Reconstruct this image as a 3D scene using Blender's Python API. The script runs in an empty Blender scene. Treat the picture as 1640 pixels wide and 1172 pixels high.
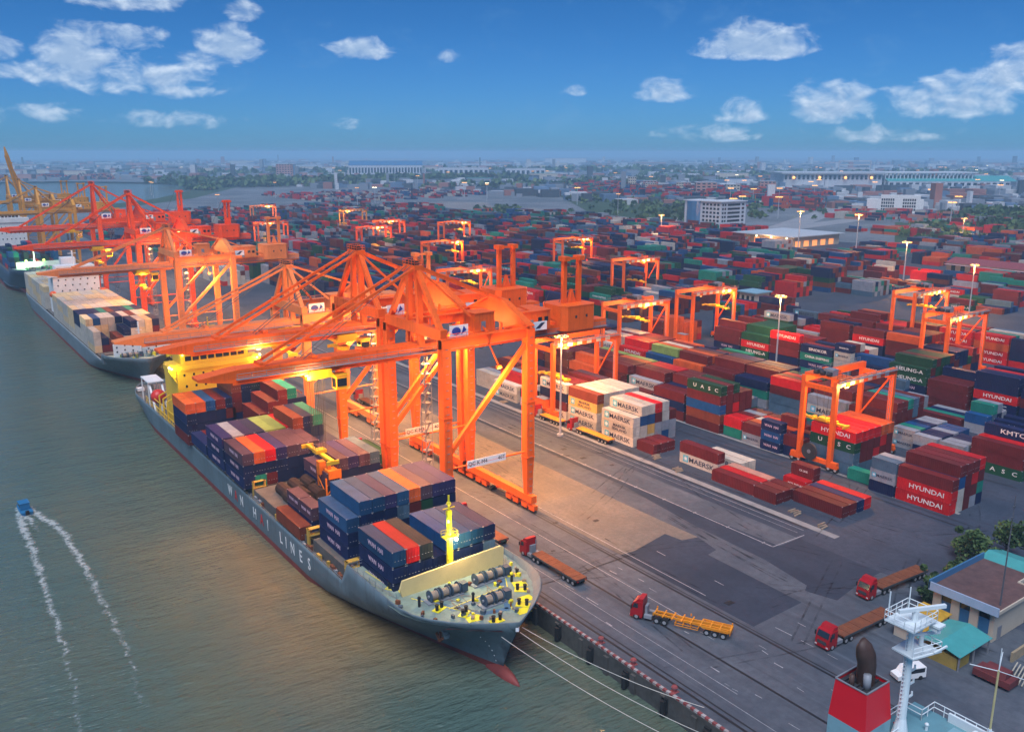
import bpy, bmesh, math, random
import numpy as np
from mathutils import Vector, Matrix

S = bpy.context.scene
COL = S.collection
R = math.radians
random.seed(7)

# ------------------------------------------------------------------ camera
cam_data = bpy.data.cameras.new("camera")
cam = bpy.data.objects.new("camera", cam_data)
COL.objects.link(cam)
CAM_POS = Vector((0.0, 0.0, 74.0))
cam.location = CAM_POS
cam.rotation_euler = (R(90 - 13.689), 0, R(-35.505))
cam_data.sensor_width = 36.0
cam_data.lens = 1400 / 1640 * 36.0
cam_data.clip_start = 1.0
cam_data.clip_end = 40000
S.camera = cam

# ------------------------------------------------------------------ exposure
S.view_settings.view_transform = 'Standard'
S.view_settings.look = 'None'
S.view_settings.gamma = 1
S.view_settings.exposure = 0.55
S.view_settings.use_curve_mapping = False
S.render.film_transparent = False
S.cycles.use_denoising = True
S.cycles.max_bounces = 4
S.cycles.diffuse_bounces = 2
S.cycles.glossy_bounces = 2
S.cycles.volume_bounces = 1
S.cycles.transmission_bounces = 2
S.cycles.caustics_reflective = False
S.cycles.caustics_refractive = False
S.cycles.sample_clamp_indirect = 4.0

# ------------------------------------------------------------------ sun and sky (sun low behind the viewer, soft)
SUN_AZ, SUN_EL = 228.0, 60.0
sun_d = bpy.data.lights.new("sun", 'SUN')
sun_d.energy = 2.8
sun_d.angle = R(40)
sun_d.color = (0.86, 0.90, 1.0)
sun = bpy.data.objects.new("sun", sun_d)
COL.objects.link(sun)
sd = Vector((math.sin(R(SUN_AZ)) * math.cos(R(SUN_EL)), math.cos(R(SUN_AZ)) * math.cos(R(SUN_EL)), math.sin(R(SUN_EL))))
sun.rotation_euler = sd.to_track_quat('Z', 'Y').to_euler()

W = bpy.data.worlds.new("World")
S.world = W
W.use_nodes = True
nt = W.node_tree
nt.nodes.clear()
def wn(t, **k):
    n = nt.nodes.new(t)
    for a, b in k.items():
        setattr(n, a, b)
    return n
def wl(a, b):
    nt.links.new(a, b)
def wmath(op, a, b=None, c=None, clamp=False):
    n = wn('ShaderNodeMath', operation=op, use_clamp=clamp)
    for i, x in enumerate((a, b, c)):
        if x is None: continue
        if isinstance(x, (int, float)): n.inputs[i].default_value = x
        else: wl(x, n.inputs[i])
    return n.outputs[0]
sky = wn('ShaderNodeTexSky', sky_type='NISHITA')
sky.sun_disc = False
sky.sun_elevation = R(SUN_EL)
sky.sun_rotation = R(SUN_AZ)
sky.air_density = 1.0
sky.dust_density = 0.3
sky.ozone_density = 3.0
tc = wn('ShaderNodeTexCoord')
sep = wn('ShaderNodeSeparateXYZ')
wl(tc.outputs['Generated'], sep.inputs[0])
az = wmath('MULTIPLY', wmath('ARCTAN2', sep.outputs[0], sep.outputs[1]), 180 / math.pi)
el = wmath('MULTIPLY', wmath('ARCSINE', sep.outputs[2]), 180 / math.pi)
# cumulus clouds standing over the far plain: (azimuth, elevation, half width, up, down, strength)
CLOUDS = [(13.0,8.3,3.4,1.3,0.6,.8),(19.27,7.93,1.14,0.8,0.45,.6),(12.6,4.2,5.8,1.5,1.0,.72),(10.3,5.1,2.5,2.1,1.0,1.1),(13.0,6.1,2.4,0.9,0.45,.7),(8.8,4.3,3.0,.9,.6,.8),
 (18.5,6.0,2.2,1.5,.9,1.1),(16.9,5.2,1.9,.9,.6,.7),(15.6,3.5,2.4,0.75,0.45,.62),(26.22,6.0,2.4,0.85,0.5,.8),(31.71,5.7,0.95,0.7,0.4,.55),(50.5,5.9,3.7,1.9,0.55,1.15),
 (44.74,3.5,2.0,1.0,0.5,.75),(49.8,2.2,1.7,1.1,0.5,.6),(54.78,2.7,2.7,1.5,1.1,.85),(61.0,2.7,3.6,1.9,0.9,.85),(64.4,4.2,2.6,1.7,1.2,.9),
 (6.6,5.4,1.2,0.9,0.65,.7),(47.97,1.1,3.6,0.6,0.4,.45),(25.3,1.7,1.2,0.4,0.3,.4),(39.2,3.7,0.9,0.35,0.25,.4),(7.5,2.2,3.5,0.6,0.5,.4),(15,1.8,3.5,0.5,0.4,.35),(57,1.0,4.0,0.6,0.4,.4)]
mask = None
for a, e, w, u, d, s in CLOUDS:
    q = wmath('MULTIPLY', wmath('SUBTRACT', az, a), 1 / w)
    dy = wmath('SUBTRACT', el, e)
    qy = wmath('ADD', wmath('MULTIPLY', wmath('MAXIMUM', dy, 0.0), 1 / u), wmath('MULTIPLY', wmath('MINIMUM', dy, 0.0), 1 / d))
    r2 = wmath('ADD', wmath('MULTIPLY', q, q), wmath('MULTIPLY', qy, qy))
    m = wmath('MULTIPLY', wmath('SUBTRACT', 1.0, r2), s)
    mask = m if mask is None else wmath('MAXIMUM', mask, m)
mask = wmath('MAXIMUM', mask, -1.0)
comb = wn('ShaderNodeCombineXYZ')
wl(wmath('MULTIPLY', az, 0.55), comb.inputs[0])
wl(wmath('MULTIPLY', el, 0.95), comb.inputs[1])
def wnoise(off, sc, det, rough=0.58):
    mp = wn('ShaderNodeMapping')
    wl(comb.outputs[0], mp.inputs[0])
    mp.inputs[1].default_value = off
    n = wn('ShaderNodeTexNoise')
    n.inputs['Scale'].default_value = sc
    n.inputs['Detail'].default_value = det
    n.inputs['Roughness'].default_value = rough
    n.inputs['Distortion'].default_value = 0.35
    wl(mp.outputs[0], n.inputs['Vector'])
    return n.outputs['Fac']
n1 = wnoise((0, 0, 3.1), 1.15, 7, .54)
n1b = wnoise((0.12, 0.33, 3.1), 1.15, 6, .6)
def dens(n, k):
    v = wmath('ADD', wmath('MULTIPLY', mask, k), wmath('MULTIPLY', wmath('SUBTRACT', n, 0.5), 2.7))
    mr = wn('ShaderNodeMapRange', interpolation_type='SMOOTHSTEP')
    wl(v, mr.inputs[0])
    mr.inputs[1].default_value = -0.05
    mr.inputs[2].default_value = 1.15
    return mr.outputs[0]
d1 = dens(n1, 1.0)
d1b = dens(n1b, 1.0)
wisp = wnoise((4, 1, 0), 0.5, 7, .65)
wmr = wn('ShaderNodeMapRange', interpolation_type='SMOOTHSTEP')
wl(wisp, wmr.inputs[0]); wmr.inputs[1].default_value = .52; wmr.inputs[2].default_value = .85
# lit tops, blue-grey bases
lit = wmath('SUBTRACT', 1.0, wmath('MULTIPLY', d1b, 0.8), clamp=True)
ccol = wn('ShaderNodeMixRGB')
wl(lit, ccol.inputs[0])
ccol.inputs[1].default_value = (3.4, 5.4, 8.6, 1)
ccol.inputs[2].default_value = (10.4, 11.8, 13.4, 1)
# clear-sky blue of the Nishita sky, tinted by thin high haze
tint = wn('ShaderNodeMixRGB', blend_type='MULTIPLY')
tint.inputs[0].default_value = 1.0
wl(sky.outputs[0], tint.inputs[1])
tel = wn('ShaderNodeMapRange', interpolation_type='SMOOTHSTEP')
wl(el, tel.inputs[0]); tel.inputs[1].default_value = 0.0; tel.inputs[2].default_value = 11.0
tcol = wn('ShaderNodeMixRGB')
wl(tel.outputs[0], tcol.inputs[0])
tcol.inputs[1].default_value = (0.21, 0.58, 1.25, 1)
tcol.inputs[2].default_value = (0.155, 0.49, 0.95, 1)
wl(tcol.outputs[0], tint.inputs[2])
hz = wn('ShaderNodeMixRGB')
wl(wmath('MULTIPLY', wmr.outputs[0], 0.22), hz.inputs[0])
wl(tint.outputs[0], hz.inputs[1])
hz.inputs[2].default_value = (2.6, 5.2, 8.6, 1)
mx = wn('ShaderNodeMixRGB')
wl(wmath('MULTIPLY', d1, 0.84), mx.inputs[0])
wl(hz.outputs[0], mx.inputs[1])
wl(ccol.outputs[0], mx.inputs[2])
bg = wn('ShaderNodeBackground')
bg.inputs[1].default_value = 0.055
wl(mx.outputs[0], bg.inputs[0])
out = wn('ShaderNodeOutputWorld')
wl(bg.outputs[0], out.inputs[0])

# ------------------------------------------------------------------ helpers
MATS = {}
def mat(name, color, rough=0.55, metal=0.0, var=0.18, scale=0.35, dirt=0.0, dirt_col=(0.06, 0.035, 0.02), rnd=0.0, emit=None, estr=0.0, bump=0.0, spec=0.4, streak=0.0, streak_col=None):
    """painted / weathered surface: base colour broken up by noise, grime patches, per-object tone"""
    if name in MATS: return MATS[name]
    m = bpy.data.materials.new(name)
    m.use_nodes = True
    t = m.node_tree
    b = t.nodes['Principled BSDF']
    b.inputs['Roughness'].default_value = rough
    b.inputs['Metallic'].default_value = metal
    b.inputs['Specular IOR Level'].default_value = spec
    if emit:
        b.inputs['Base Color'].default_value = (*color, 1)
        b.inputs['Emission Color'].default_value = (*emit, 1)
        b.inputs['Emission Strength'].default_value = estr
        MATS[name] = m
        return m
    co = t.nodes.new('ShaderNodeTexCoord')
    oi = t.nodes.new('ShaderNodeObjectInfo')
    vadd = t.nodes.new('ShaderNodeVectorMath'); vadd.operation = 'ADD'
    t.links.new(co.outputs['Object'], vadd.inputs[0]); t.links.new(oi.outputs['Location'], vadd.inputs[1])
    n = t.nodes.new('ShaderNodeTexNoise')
    n.inputs['Scale'].default_value = scale; n.inputs['Detail'].default_value = 7; n.inputs['Roughness'].default_value = .65
    t.links.new(vadd.outputs[0], n.inputs['Vector'])
    mr = t.nodes.new('ShaderNodeMapRange')
    mr.inputs[1].default_value = .25; mr.inputs[2].default_value = .75
    mr.inputs[3].default_value = 1 - var; mr.inputs[4].default_value = 1 + var
    t.links.new(n.outputs['Fac'], mr.inputs[0])
    fac = mr.outputs[0]
    if rnd:
        mr2 = t.nodes.new('ShaderNodeMapRange')
        mr2.inputs[3].default_value = 1 - rnd; mr2.inputs[4].default_value = 1 + rnd
        t.links.new(oi.outputs['Random'], mr2.inputs[0])
        mm = t.nodes.new('ShaderNodeMath'); mm.operation = 'MULTIPLY'
        t.links.new(fac, mm.inputs[0]); t.links.new(mr2.outputs[0], mm.inputs[1])
        fac = mm.outputs[0]
    vm = t.nodes.new('ShaderNodeVectorMath'); vm.operation = 'SCALE'
    vm.inputs[0].default_value = color
    t.links.new(fac, vm.inputs['Scale'])
    last = vm.outputs[0]
    if dirt:
        n2 = t.nodes.new('ShaderNodeTexNoise')
        n2.inputs['Scale'].default_value = scale * 2.3; n2.inputs['Detail'].default_value = 8; n2.inputs['Roughness'].default_value = .7
        t.links.new(vadd.outputs[0], n2.inputs['Vector'])
        m3 = t.nodes.new('ShaderNodeMapRange'); m3.interpolation_type = 'SMOOTHSTEP'
        m3.inputs[1].default_value = .52; m3.inputs[2].default_value = .78; m3.inputs[4].default_value = dirt
        t.links.new(n2.outputs['Fac'], m3.inputs[0])
        mx = t.nodes.new('ShaderNodeMixRGB')
        t.links.new(m3.outputs[0], mx.inputs[0]); t.links.new(last, mx.inputs[1])
        mx.inputs[2].default_value = (*dirt_col, 1)
        last = mx.outputs[0]
    if streak:                                     # runs of rust and grime down the surface
        mp = t.nodes.new('ShaderNodeMapping'); mp.inputs[3].default_value = (1.6, 1.6, .09)
        t.links.new(vadd.outputs[0], mp.inputs[0])
        n3 = t.nodes.new('ShaderNodeTexNoise'); n3.inputs['Scale'].default_value = 1.0; n3.inputs['Detail'].default_value = 6; n3.inputs['Roughness'].default_value = .7
        t.links.new(mp.outputs[0], n3.inputs['Vector'])
        m4 = t.nodes.new('ShaderNodeMapRange'); m4.interpolation_type = 'SMOOTHSTEP'
        m4.inputs[1].default_value = .5; m4.inputs[2].default_value = .72; m4.inputs[4].default_value = streak
        t.links.new(n3.outputs['Fac'], m4.inputs[0])
        mx2 = t.nodes.new('ShaderNodeMixRGB')
        t.links.new(m4.outputs[0], mx2.inputs[0]); t.links.new(last, mx2.inputs[1])
        mx2.inputs[2].default_value = (*(streak_col or dirt_col), 1)
        last = mx2.outputs[0]
    t.links.new(last, b.inputs['Base Color'])
    if bump:
        bp = t.nodes.new('ShaderNodeBump'); bp.inputs['Strength'].default_value = bump; bp.inputs['Distance'].default_value = .1
        t.links.new(n.outputs['Fac'], bp.inputs['Height']); t.links.new(bp.outputs[0], b.inputs['Normal'])
    MATS[name] = m
    return m

class MB:
    """collects boxes, beams, tubes and prisms; build() links them as ONE mesh object"""
    def __init__(s): s.v = []; s.f = []; s.m = []
    def add(s, vs, fs, k=0):
        o = len(s.v)
        s.v += [tuple(p) for p in vs]
        s.f += [tuple(i + o for i in f) for f in fs]
        s.m += [k] * len(fs)
        return s
    def hexa(s, p, k=0):
        return s.add(p, [(3, 2, 1, 0), (4, 5, 6, 7), (0, 1, 5, 4), (1, 2, 6, 5), (2, 3, 7, 6), (3, 0, 4, 7)], k)
    def bx(s, x0, x1, y0, y1, z0, z1, k=0):
        return s.hexa([(x0, y0, z0), (x1, y0, z0), (x1, y1, z0), (x0, y1, z0), (x0, y0, z1), (x1, y0, z1), (x1, y1, z1), (x0, y1, z1)], k)
    def box(s, c, d, k=0, rz=0):
        p = []
        for dz in (-.5, .5):
            for ax, ay in ((-.5, -.5), (.5, -.5), (.5, .5), (-.5, .5)):
                x, y = ax * d[0], ay * d[1]
                p.append((c[0] + x * math.cos(rz) - y * math.sin(rz), c[1] + x * math.sin(rz) + y * math.cos(rz), c[2] + dz * d[2]))
        return s.hexa(p, k)
    def beam(s, p, q, w, h, k=0, w2=None, h2=None):
        p, q = Vector(p), Vector(q)
        d = (q - p).normalized()
        up = Vector((0, 0, 1)) if abs(d.z) < .95 else Vector((0, 1, 0))
        sx = d.cross(up).normalized(); sz = sx.cross(d)
        w2 = w if w2 is None else w2; h2 = h if h2 is None else h2
        P = []
        for c, a, b in ((p, w, h), (q, w2, h2)):
            for i, j in ((-.5, -.5), (.5, -.5), (.5, .5), (-.5, .5)):
                P.append(c + sx * i * a + sz * j * b)
        return s.add(P, [(0, 1, 2, 3), (7, 6, 5, 4), (1, 0, 4, 5), (2, 1, 5, 6), (3, 2, 6, 7), (0, 3, 7, 4)], k)
    def tube(s, p, q, r, n=8, k=0, r2=None, caps=True):
        p, q = Vector(p), Vector(q)
        d = (q - p).normalized()
        up = Vector((0, 0, 1)) if abs(d.z) < .95 else Vector((1, 0, 0))
        a = d.cross(up).normalized(); b = d.cross(a)
        r2 = r if r2 is None else r2
        P = []
        for c, rr in ((p, r), (q, r2)):
            for i in range(n):
                t = 2 * math.pi * i / n
                P.append(c + a * math.cos(t) * rr + b * math.sin(t) * rr)
        F = [(i, n + i, n + (i + 1) % n, (i + 1) % n) for i in range(n)]
        if caps: F += [tuple(range(n)), tuple(range(2 * n - 1, n - 1, -1))]
        return s.add(P, F, k)
    def path(s, pts, r, n=5, k=0):
        for a, b in zip(pts, pts[1:]): s.tube(a, b, r, n, k)
        return s
    def prism(s, poly, axis, a0, a1, k=0):
        """poly of 2D points extruded along axis 'x','y' or 'z'"""
        def P(u, v, w):
            return (w, u, v) if axis == 'x' else ((u, w, v) if axis == 'y' else (u, v, w))
        n = len(poly)
        vs = [P(u, v, a0) for u, v in poly] + [P(u, v, a1) for u, v in poly]
        return s.add(vs, [tuple(range(n - 1, -1, -1)), tuple(range(n, 2 * n))] + [(i, (i + 1) % n, n + (i + 1) % n, n + i) for i in range(n)], k)
    def sphere(s, c, r, n=10, m=6, k=0, sz=1.0):
        vs = []; fs = []
        for j in range(m + 1):
            ph = math.pi * j / m
            for i in range(n):
                t = 2 * math.pi * i / n
                vs.append((c[0] + r * math.sin(ph) * math.cos(t), c[1] + r * math.sin(ph) * math.sin(t), c[2] + r * sz * math.cos(ph)))
        for j in range(m):
            for i in range(n):
                fs.append((j * n + i, (j + 1) * n + i, (j + 1) * n + (i + 1) % n, j * n + (i + 1) % n))
        return s.add(vs, fs, k)
    def rail(s, pts, h=1.1, step=2.0, r=.035, k=0, bars=2):
        """guard rail along a polyline"""
        for a, b in zip(pts, pts[1:]):
            a, b = Vector(a), Vector(b)
            n = max(1, int((b - a).length / step))
            for i in range(n + 1):
                p = a.lerp(b, i / n)
                s.tube(p, p + Vector((0, 0, h)), r, 4, k, caps=False)
            for j in range(1, bars + 1):
                z = Vector((0, 0, h * j / bars))
                s.tube(a + z, b + z, r, 4, k, caps=False)
        return s
    def mesh(s, name, mats):
        me = bpy.data.meshes.new(name)
        me.from_pydata(s.v, [], s.f)
        for m in (mats if isinstance(mats, (list, tuple)) else [mats]): me.materials.append(m)
        if any(s.m): me.polygons.foreach_set('material_index', s.m)
        bm = bmesh.new(); bm.from_mesh(me)
        bmesh.ops.recalc_face_normals(bm, faces=bm.faces)
        bm.to_mesh(me); bm.free()
        me.update()
        return me
    def build(s, name, mats, parent=None, smooth=False):
        return link(name, s.mesh(name, mats), parent, smooth)

def link(name, me, parent=None, smooth=False):
    o = bpy.data.objects.new(name, me)
    COL.objects.link(o)
    if parent is not None: o.parent = parent
    if smooth and me: me.polygons.foreach_set('use_smooth', [True] * len(me.polygons))
    return o

def tag(o, label=None, cat=None, group=None, kind=None):
    if label: o['label'] = label
    if cat: o['category'] = cat
    if group: o['group'] = group
    if kind: o['kind'] = kind
    return o

def empty(name, loc=(0, 0, 0), rz=0, label=None, cat=None, group=None):
    o = bpy.data.objects.new(name, None)
    COL.objects.link(o)
    o.location = loc
    o.rotation_euler = (0, 0, rz)
    return tag(o, label, cat, group)

def copy_tree(o, parent=None):
    c = o.copy(); COL.objects.link(c)
    c.parent = parent
    for ch in list(o.children): copy_tree(ch, c)
    return c

def text_mesh(txt, size, m, depth=0.02, align='CENTER', name='lettering', sx=1.0, bold=0.0):
    """flat letters in the XZ plane facing -Y, as a mesh datablock"""
    cu = bpy.data.curves.new('letters', 'FONT')
    cu.body = txt; cu.size = size; cu.align_x = align; cu.align_y = 'CENTER'; cu.extrude = depth; cu.offset = bold; cu.resolution_u = 2
    ob = bpy.data.objects.new('letters', cu)
    COL.objects.link(ob)
    dg = bpy.context.evaluated_depsgraph_get()
    me = bpy.data.meshes.new_from_object(ob.evaluated_get(dg))
    bpy.data.objects.remove(ob); bpy.data.curves.remove(cu)
    me.transform(Matrix.Rotation(R(90), 4, 'X') @ Matrix.Diagonal((sx, 1, 1, 1)))
    me.name = name
    me.materials.clear(); me.materials.append(m)
    return me

ORD = ['zeroth', 'first', 'second', 'third', 'fourth', 'fifth', 'sixth', 'seventh', 'eighth', 'ninth', 'tenth', 'eleventh', 'twelfth', 'thirteenth', 'fourteenth', 'fifteenth', 'sixteenth', 'seventeenth', 'eighteenth', 'nineteenth', 'twentieth',
       'twenty-first', 'twenty-second', 'twenty-third', 'twenty-fourth', 'twenty-fifth', 'twenty-sixth', 'twenty-seventh', 'twenty-eighth', 'twenty-ninth', 'thirtieth']

# shared materials
ORANGE = mat('crane_orange_paint', (0.90, 0.125, 0.008), .5, var=.1, dirt=.35, dirt_col=(.4, .05, .012), streak=.45, streak_col=(.42, .05, .012))
RED = mat('crane_red_paint', (0.86, 0.075, 0.008), .5, var=.1, dirt=.3, dirt_col=(.42, .03, .01), streak=.4, streak_col=(.4, .03, .01))
PEACH = mat('lamplit_orange_paint', (0.86, 0.235, 0.06), .5, var=.12, dirt=.35, dirt_col=(.5, .12, .04), streak=.4, streak_col=(.5, .12, .04))  # pale salmon tone of lamplight on orange cranes, put into the paint colour
CYELLOW = mat('crane_yellow_paint', (0.62, 0.27, 0.03), .5, var=.15, dirt=.35)
YELLOW = mat('yellow_paint', (0.75, 0.42, 0.015), .45, var=.12, dirt=.15)
DARK = mat('dark_steel', (0.035, 0.035, 0.04), .6, var=.3)
GREY = mat('grey_steel', (0.22, 0.23, 0.25), .5, var=.2, dirt=.3)
LGREY = mat('pale_grey_paint', (0.45, 0.45, 0.46), .5, var=.12, dirt=.25, dirt_col=(.2, .16, .13))
WHITE = mat('white_paint', (0.72, 0.72, 0.7), .45, var=.08, dirt=.25, dirt_col=(.4, .33, .25))
BLACK = mat('black_rubber', (0.012, 0.012, 0.013), .8, var=.3)
GLASS = mat('dark_window_glass', (0.015, 0.02, 0.028), .12, var=.1, spec=.8)
RUST = mat('rusty_deck_plate', (0.16, 0.05, 0.02), .8, var=.35, scale=.8, dirt=.5, dirt_col=(.07, .025, .015))
ROPE = mat('mooring_rope', (0.55, 0.52, 0.45), .8)
WIRE = mat('wire_rope', (0.06, 0.055, 0.05), .5)
SIGNW = mat('white_sign_paint', (0.8, 0.8, 0.8), .5, var=.04)
SIGNK = mat('black_letter_paint', (0.015, 0.015, 0.02), .5, var=.05)
SIGNB = mat('blue_emblem_paint', (0.015, 0.05, 0.3), .5, var=.05)
LAMP_SODIUM = mat('lit_sodium_lamp', (1, .6, .2), emit=(1.0, 0.4, 0.07), estr=1.7)
LAMP_WHITE = mat('lit_white_lamp', (1, .9, .7), emit=(1.0, 0.8, 0.45), estr=3)
LAMP_GREEN = mat('lit_green_lamp', (.6, 1, .2), emit=(0.5, 1.0, 0.08), estr=5)

def point_light(name, loc, energy, color=(1.0, 0.5, 0.16), radius=.6, parent=None, spot=None):
    l = bpy.data.lights.new(name, 'SPOT' if spot else 'POINT')
    l.energy = energy; l.color = color; l.shadow_soft_size = radius
    if spot: l.spot_size = R(spot); l.spot_blend = .8
    o = bpy.data.objects.new(name, l)
    COL.objects.link(o)
    o.location = loc
    if parent is not None: o.parent = parent
    return o
# ------------------------------------------------------------------ ground, river and quay
def ground_mat(name, c1, c2, scale, streak=0.0, stain=0.3, rough=.75, extra=None):
    m = bpy.data.materials.new(name); m.use_nodes = True
    t = m.node_tree; b = t.nodes['Principled BSDF']
    b.inputs['Specular IOR Level'].default_value = .35
    g = t.nodes.new('ShaderNodeNewGeometry')
    def noise(sc, det, stretch=None, off=0.0):
        mp = t.nodes.new('ShaderNodeMapping'); t.links.new(g.outputs['Position'], mp.inputs[0])
        mp.inputs[1].default_value = (off, off * .7, 0)
        if stretch: mp.inputs[3].default_value = stretch
        n = t.nodes.new('ShaderNodeTexNoise'); n.inputs['Scale'].default_value = sc; n.inputs['Detail'].default_value = det; n.inputs['Roughness'].default_value = .65
        t.links.new(mp.outputs[0], n.inputs['Vector']); return n.outputs['Fac']
    def ramp(f, a, bb):
        r = t.nodes.new('ShaderNodeMapRange'); r.interpolation_type = 'SMOOTHSTEP'
        r.inputs[1].default_value = a; r.inputs[2].default_value = bb; t.links.new(f, r.inputs[0]); return r.outputs[0]
    def mix(f, a, bb, k=None):
        x = t.nodes.new('ShaderNodeMixRGB')
        if k is not None:
            mm = t.nodes.new('ShaderNodeMath'); mm.operation = 'MULTIPLY'; t.links.new(f, mm.inputs[0]); mm.inputs[1].default_value = k; f = mm.outputs[0]
        t.links.new(f, x.inputs[0])
        for i, v in ((1, a), (2, bb)):
            if isinstance(v, tuple): x.inputs[i].default_value = (*v, 1)
            else: t.links.new(v, x.inputs[i])
        return x.outputs[0]
    base = mix(ramp(noise(scale, 8), .3, .7), c1, c2)
    fine = mix(ramp(noise(scale * 14, 6, off=40), .35, .7), base, tuple(x * .75 for x in c1), .5)
    last = fine
    if streak:
        last = mix(ramp(noise(.35, 6, (1, .035, 1), 9), .5, .72), last, tuple(x * .45 for x in c1), streak)
        last = mix(ramp(noise(.5, 5, (1, .05, 1), 77), .56, .75), last, tuple(min(1, x * 1.7) for x in c2), streak * .6)
    if stain:
        last = mix(ramp(noise(.09, 9, off=21), .55, .75), last, tuple(x * .5 for x in c1), stain)
        last = mix(ramp(noise(.6, 6, off=121), .66, .74), last, tuple(x * .4 for x in c1), stain)
    t.links.new(last, b.inputs['Base Color'])
    b.inputs['Roughness'].default_value = rough
    return m

def sheet(name, poly, z, m, kind='structure'):
    bm = bmesh.new()
    vs = [bm.verts.new((x, y, z)) for x, y in poly]
    bm.faces.new(vs).normal_update()
    bmesh.ops.triangulate(bm, faces=bm.faces)
    for f in bm.faces:
        f.normal_update()
        if f.normal.z < 0: f.normal_flip()
    me = bpy.data.meshes.new(name); bm.to_mesh(me); bm.free()
    me.materials.append(m)
    o = link(name, me)
    return tag(o, kind=kind)

def strips(name, segs, w, z, m):
    """thin painted or cut lines: list of (x0,y0,x1,y1) each of width w, one sheet object"""
    b = MB()
    for x0, y0, x1, y1, *ww in segs:
        d = Vector((x1 - x0, y1 - y0, 0)).normalized(); n = Vector((-d.y, d.x, 0)) * (ww[0] if ww else w) / 2
        p, q = Vector((x0, y0, z)), Vector((x1, y1, z))
        b.add([p - n, q - n, q + n, p + n], [(0, 1, 2, 3)])
    return tag(b.build(name, m), kind='structure')

CONC = ground_mat('apron_concrete', (0.056, 0.068, 0.088), (0.105, 0.117, 0.136), .05, streak=.55, stain=.5)
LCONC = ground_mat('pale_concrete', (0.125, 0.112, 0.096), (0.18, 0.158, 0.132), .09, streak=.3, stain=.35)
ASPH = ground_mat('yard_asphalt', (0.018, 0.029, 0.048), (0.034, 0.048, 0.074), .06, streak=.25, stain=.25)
YARDM = ground_mat('yard_paving', (0.030, 0.041, 0.062), (0.058, 0.070, 0.098), .06, streak=.3, stain=.3)
LAND = ground_mat('plain_ground', (0.085, 0.10, 0.11), (0.20, 0.21, 0.225), .012, stain=.5)
GRASSM = ground_mat('field_grass', (0.028, 0.055, 0.024), (0.05, 0.085, 0.04), .03, stain=.4, rough=.95)
BARE = ground_mat('bare_earth', (0.17, 0.155, 0.15), (0.24, 0.22, 0.21), .02, stain=.2, rough=.95)
ROADM = ground_mat('far_road_concrete', (0.22, 0.22, 0.23), (0.3, 0.3, 0.31), .05, stain=.2)
LINE = mat('road_line_paint', (0.33, 0.33, 0.34), .7, var=.5, scale=1.5, dirt=.75, dirt_col=(.12, .12, .125))
SLOT = mat('rail_slot_steel', (0.012, 0.012, 0.014), .6, var=.4, scale=.6)
KERBC = mat('runway_concrete', (0.25, 0.24, 0.23), .8, var=.25, dirt=.5, dirt_col=(.1, .09, .085))

# the land: quay edge at x = 81, a creek mouth inland behind the far terminal
land = [(81, -900), (81, 1180), (150, 1260), (258, 1380), (378, 1545), (500, 1800), (590, 1990), (650, 2200), (560, 2450), (414, 2640), (200, 2690), (-300, 2700), (-1500, 2850),
        (-4000, 3300), (-9000, 4000), (-9000, 13000), (13000, 13000), (13000, -900)]
sheet('ground', land, 0.0, LAND)
sheet('yard_pavement', [(139, -300), (139, 560), (150, 1000), (230, 1180), (560, 1260), (640, 1150), (640, 940), (685, 770), (655, 660), (655, 470), (720, 330), (760, 100), (700, -300)], .012, YARDM)
sheet('apron', [(81.6, -300), (81.6, 1170), (139, 1170), (139, -300)], .016, CONC)
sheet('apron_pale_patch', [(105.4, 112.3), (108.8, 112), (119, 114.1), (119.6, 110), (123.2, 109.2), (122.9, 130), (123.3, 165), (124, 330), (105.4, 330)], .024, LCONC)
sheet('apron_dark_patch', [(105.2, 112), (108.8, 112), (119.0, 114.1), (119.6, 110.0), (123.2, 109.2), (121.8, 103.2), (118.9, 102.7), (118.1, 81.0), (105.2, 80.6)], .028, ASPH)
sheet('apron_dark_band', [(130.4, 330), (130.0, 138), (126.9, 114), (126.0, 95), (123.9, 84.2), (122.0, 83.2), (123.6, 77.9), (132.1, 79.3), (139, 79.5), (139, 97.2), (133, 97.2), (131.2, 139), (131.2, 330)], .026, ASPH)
sheet('river', [(-9000, -900), (1500, -900), (1500, 13000), (-9000, 13000)], -3.5, None)
riv = bpy.data.objects['river']
wm = bpy.data.materials.new('river_water'); wm.use_nodes = True
t = wm.node_tree; b = t.nodes['Principled BSDF']
g = t.nodes.new('ShaderNodeNewGeometry')
def pn(sc, det, st=(1, 1, 1), off=(0, 0, 0), rough=.6):
    mp = t.nodes.new('ShaderNodeMapping'); t.links.new(g.outputs['Position'], mp.inputs[0]); mp.inputs[3].default_value = st; mp.inputs[1].default_value = off
    mp.inputs[2].default_value = (0, 0, R(35))
    n = t.nodes.new('ShaderNodeTexNoise'); n.inputs['Scale'].default_value = sc; n.inputs['Detail'].default_value = det; n.inputs['Roughness'].default_value = rough
    t.links.new(mp.outputs[0], n.inputs['Vector']); return n.outputs['Fac']
silt = t.nodes.new('ShaderNodeMapRange'); silt.interpolation_type = 'SMOOTHSTEP'; silt.inputs[1].default_value = .35; silt.inputs[2].default_value = .65
t.links.new(pn(.02, 4, (1.6, .45, 1)), silt.inputs[0])
mx = t.nodes.new('ShaderNodeMixRGB'); t.links.new(silt.outputs[0], mx.inputs[0])
mx.inputs[1].default_value = (0.070, 0.112, 0.092, 1); mx.inputs[2].default_value = (0.10, 0.118, 0.080, 1)
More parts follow.
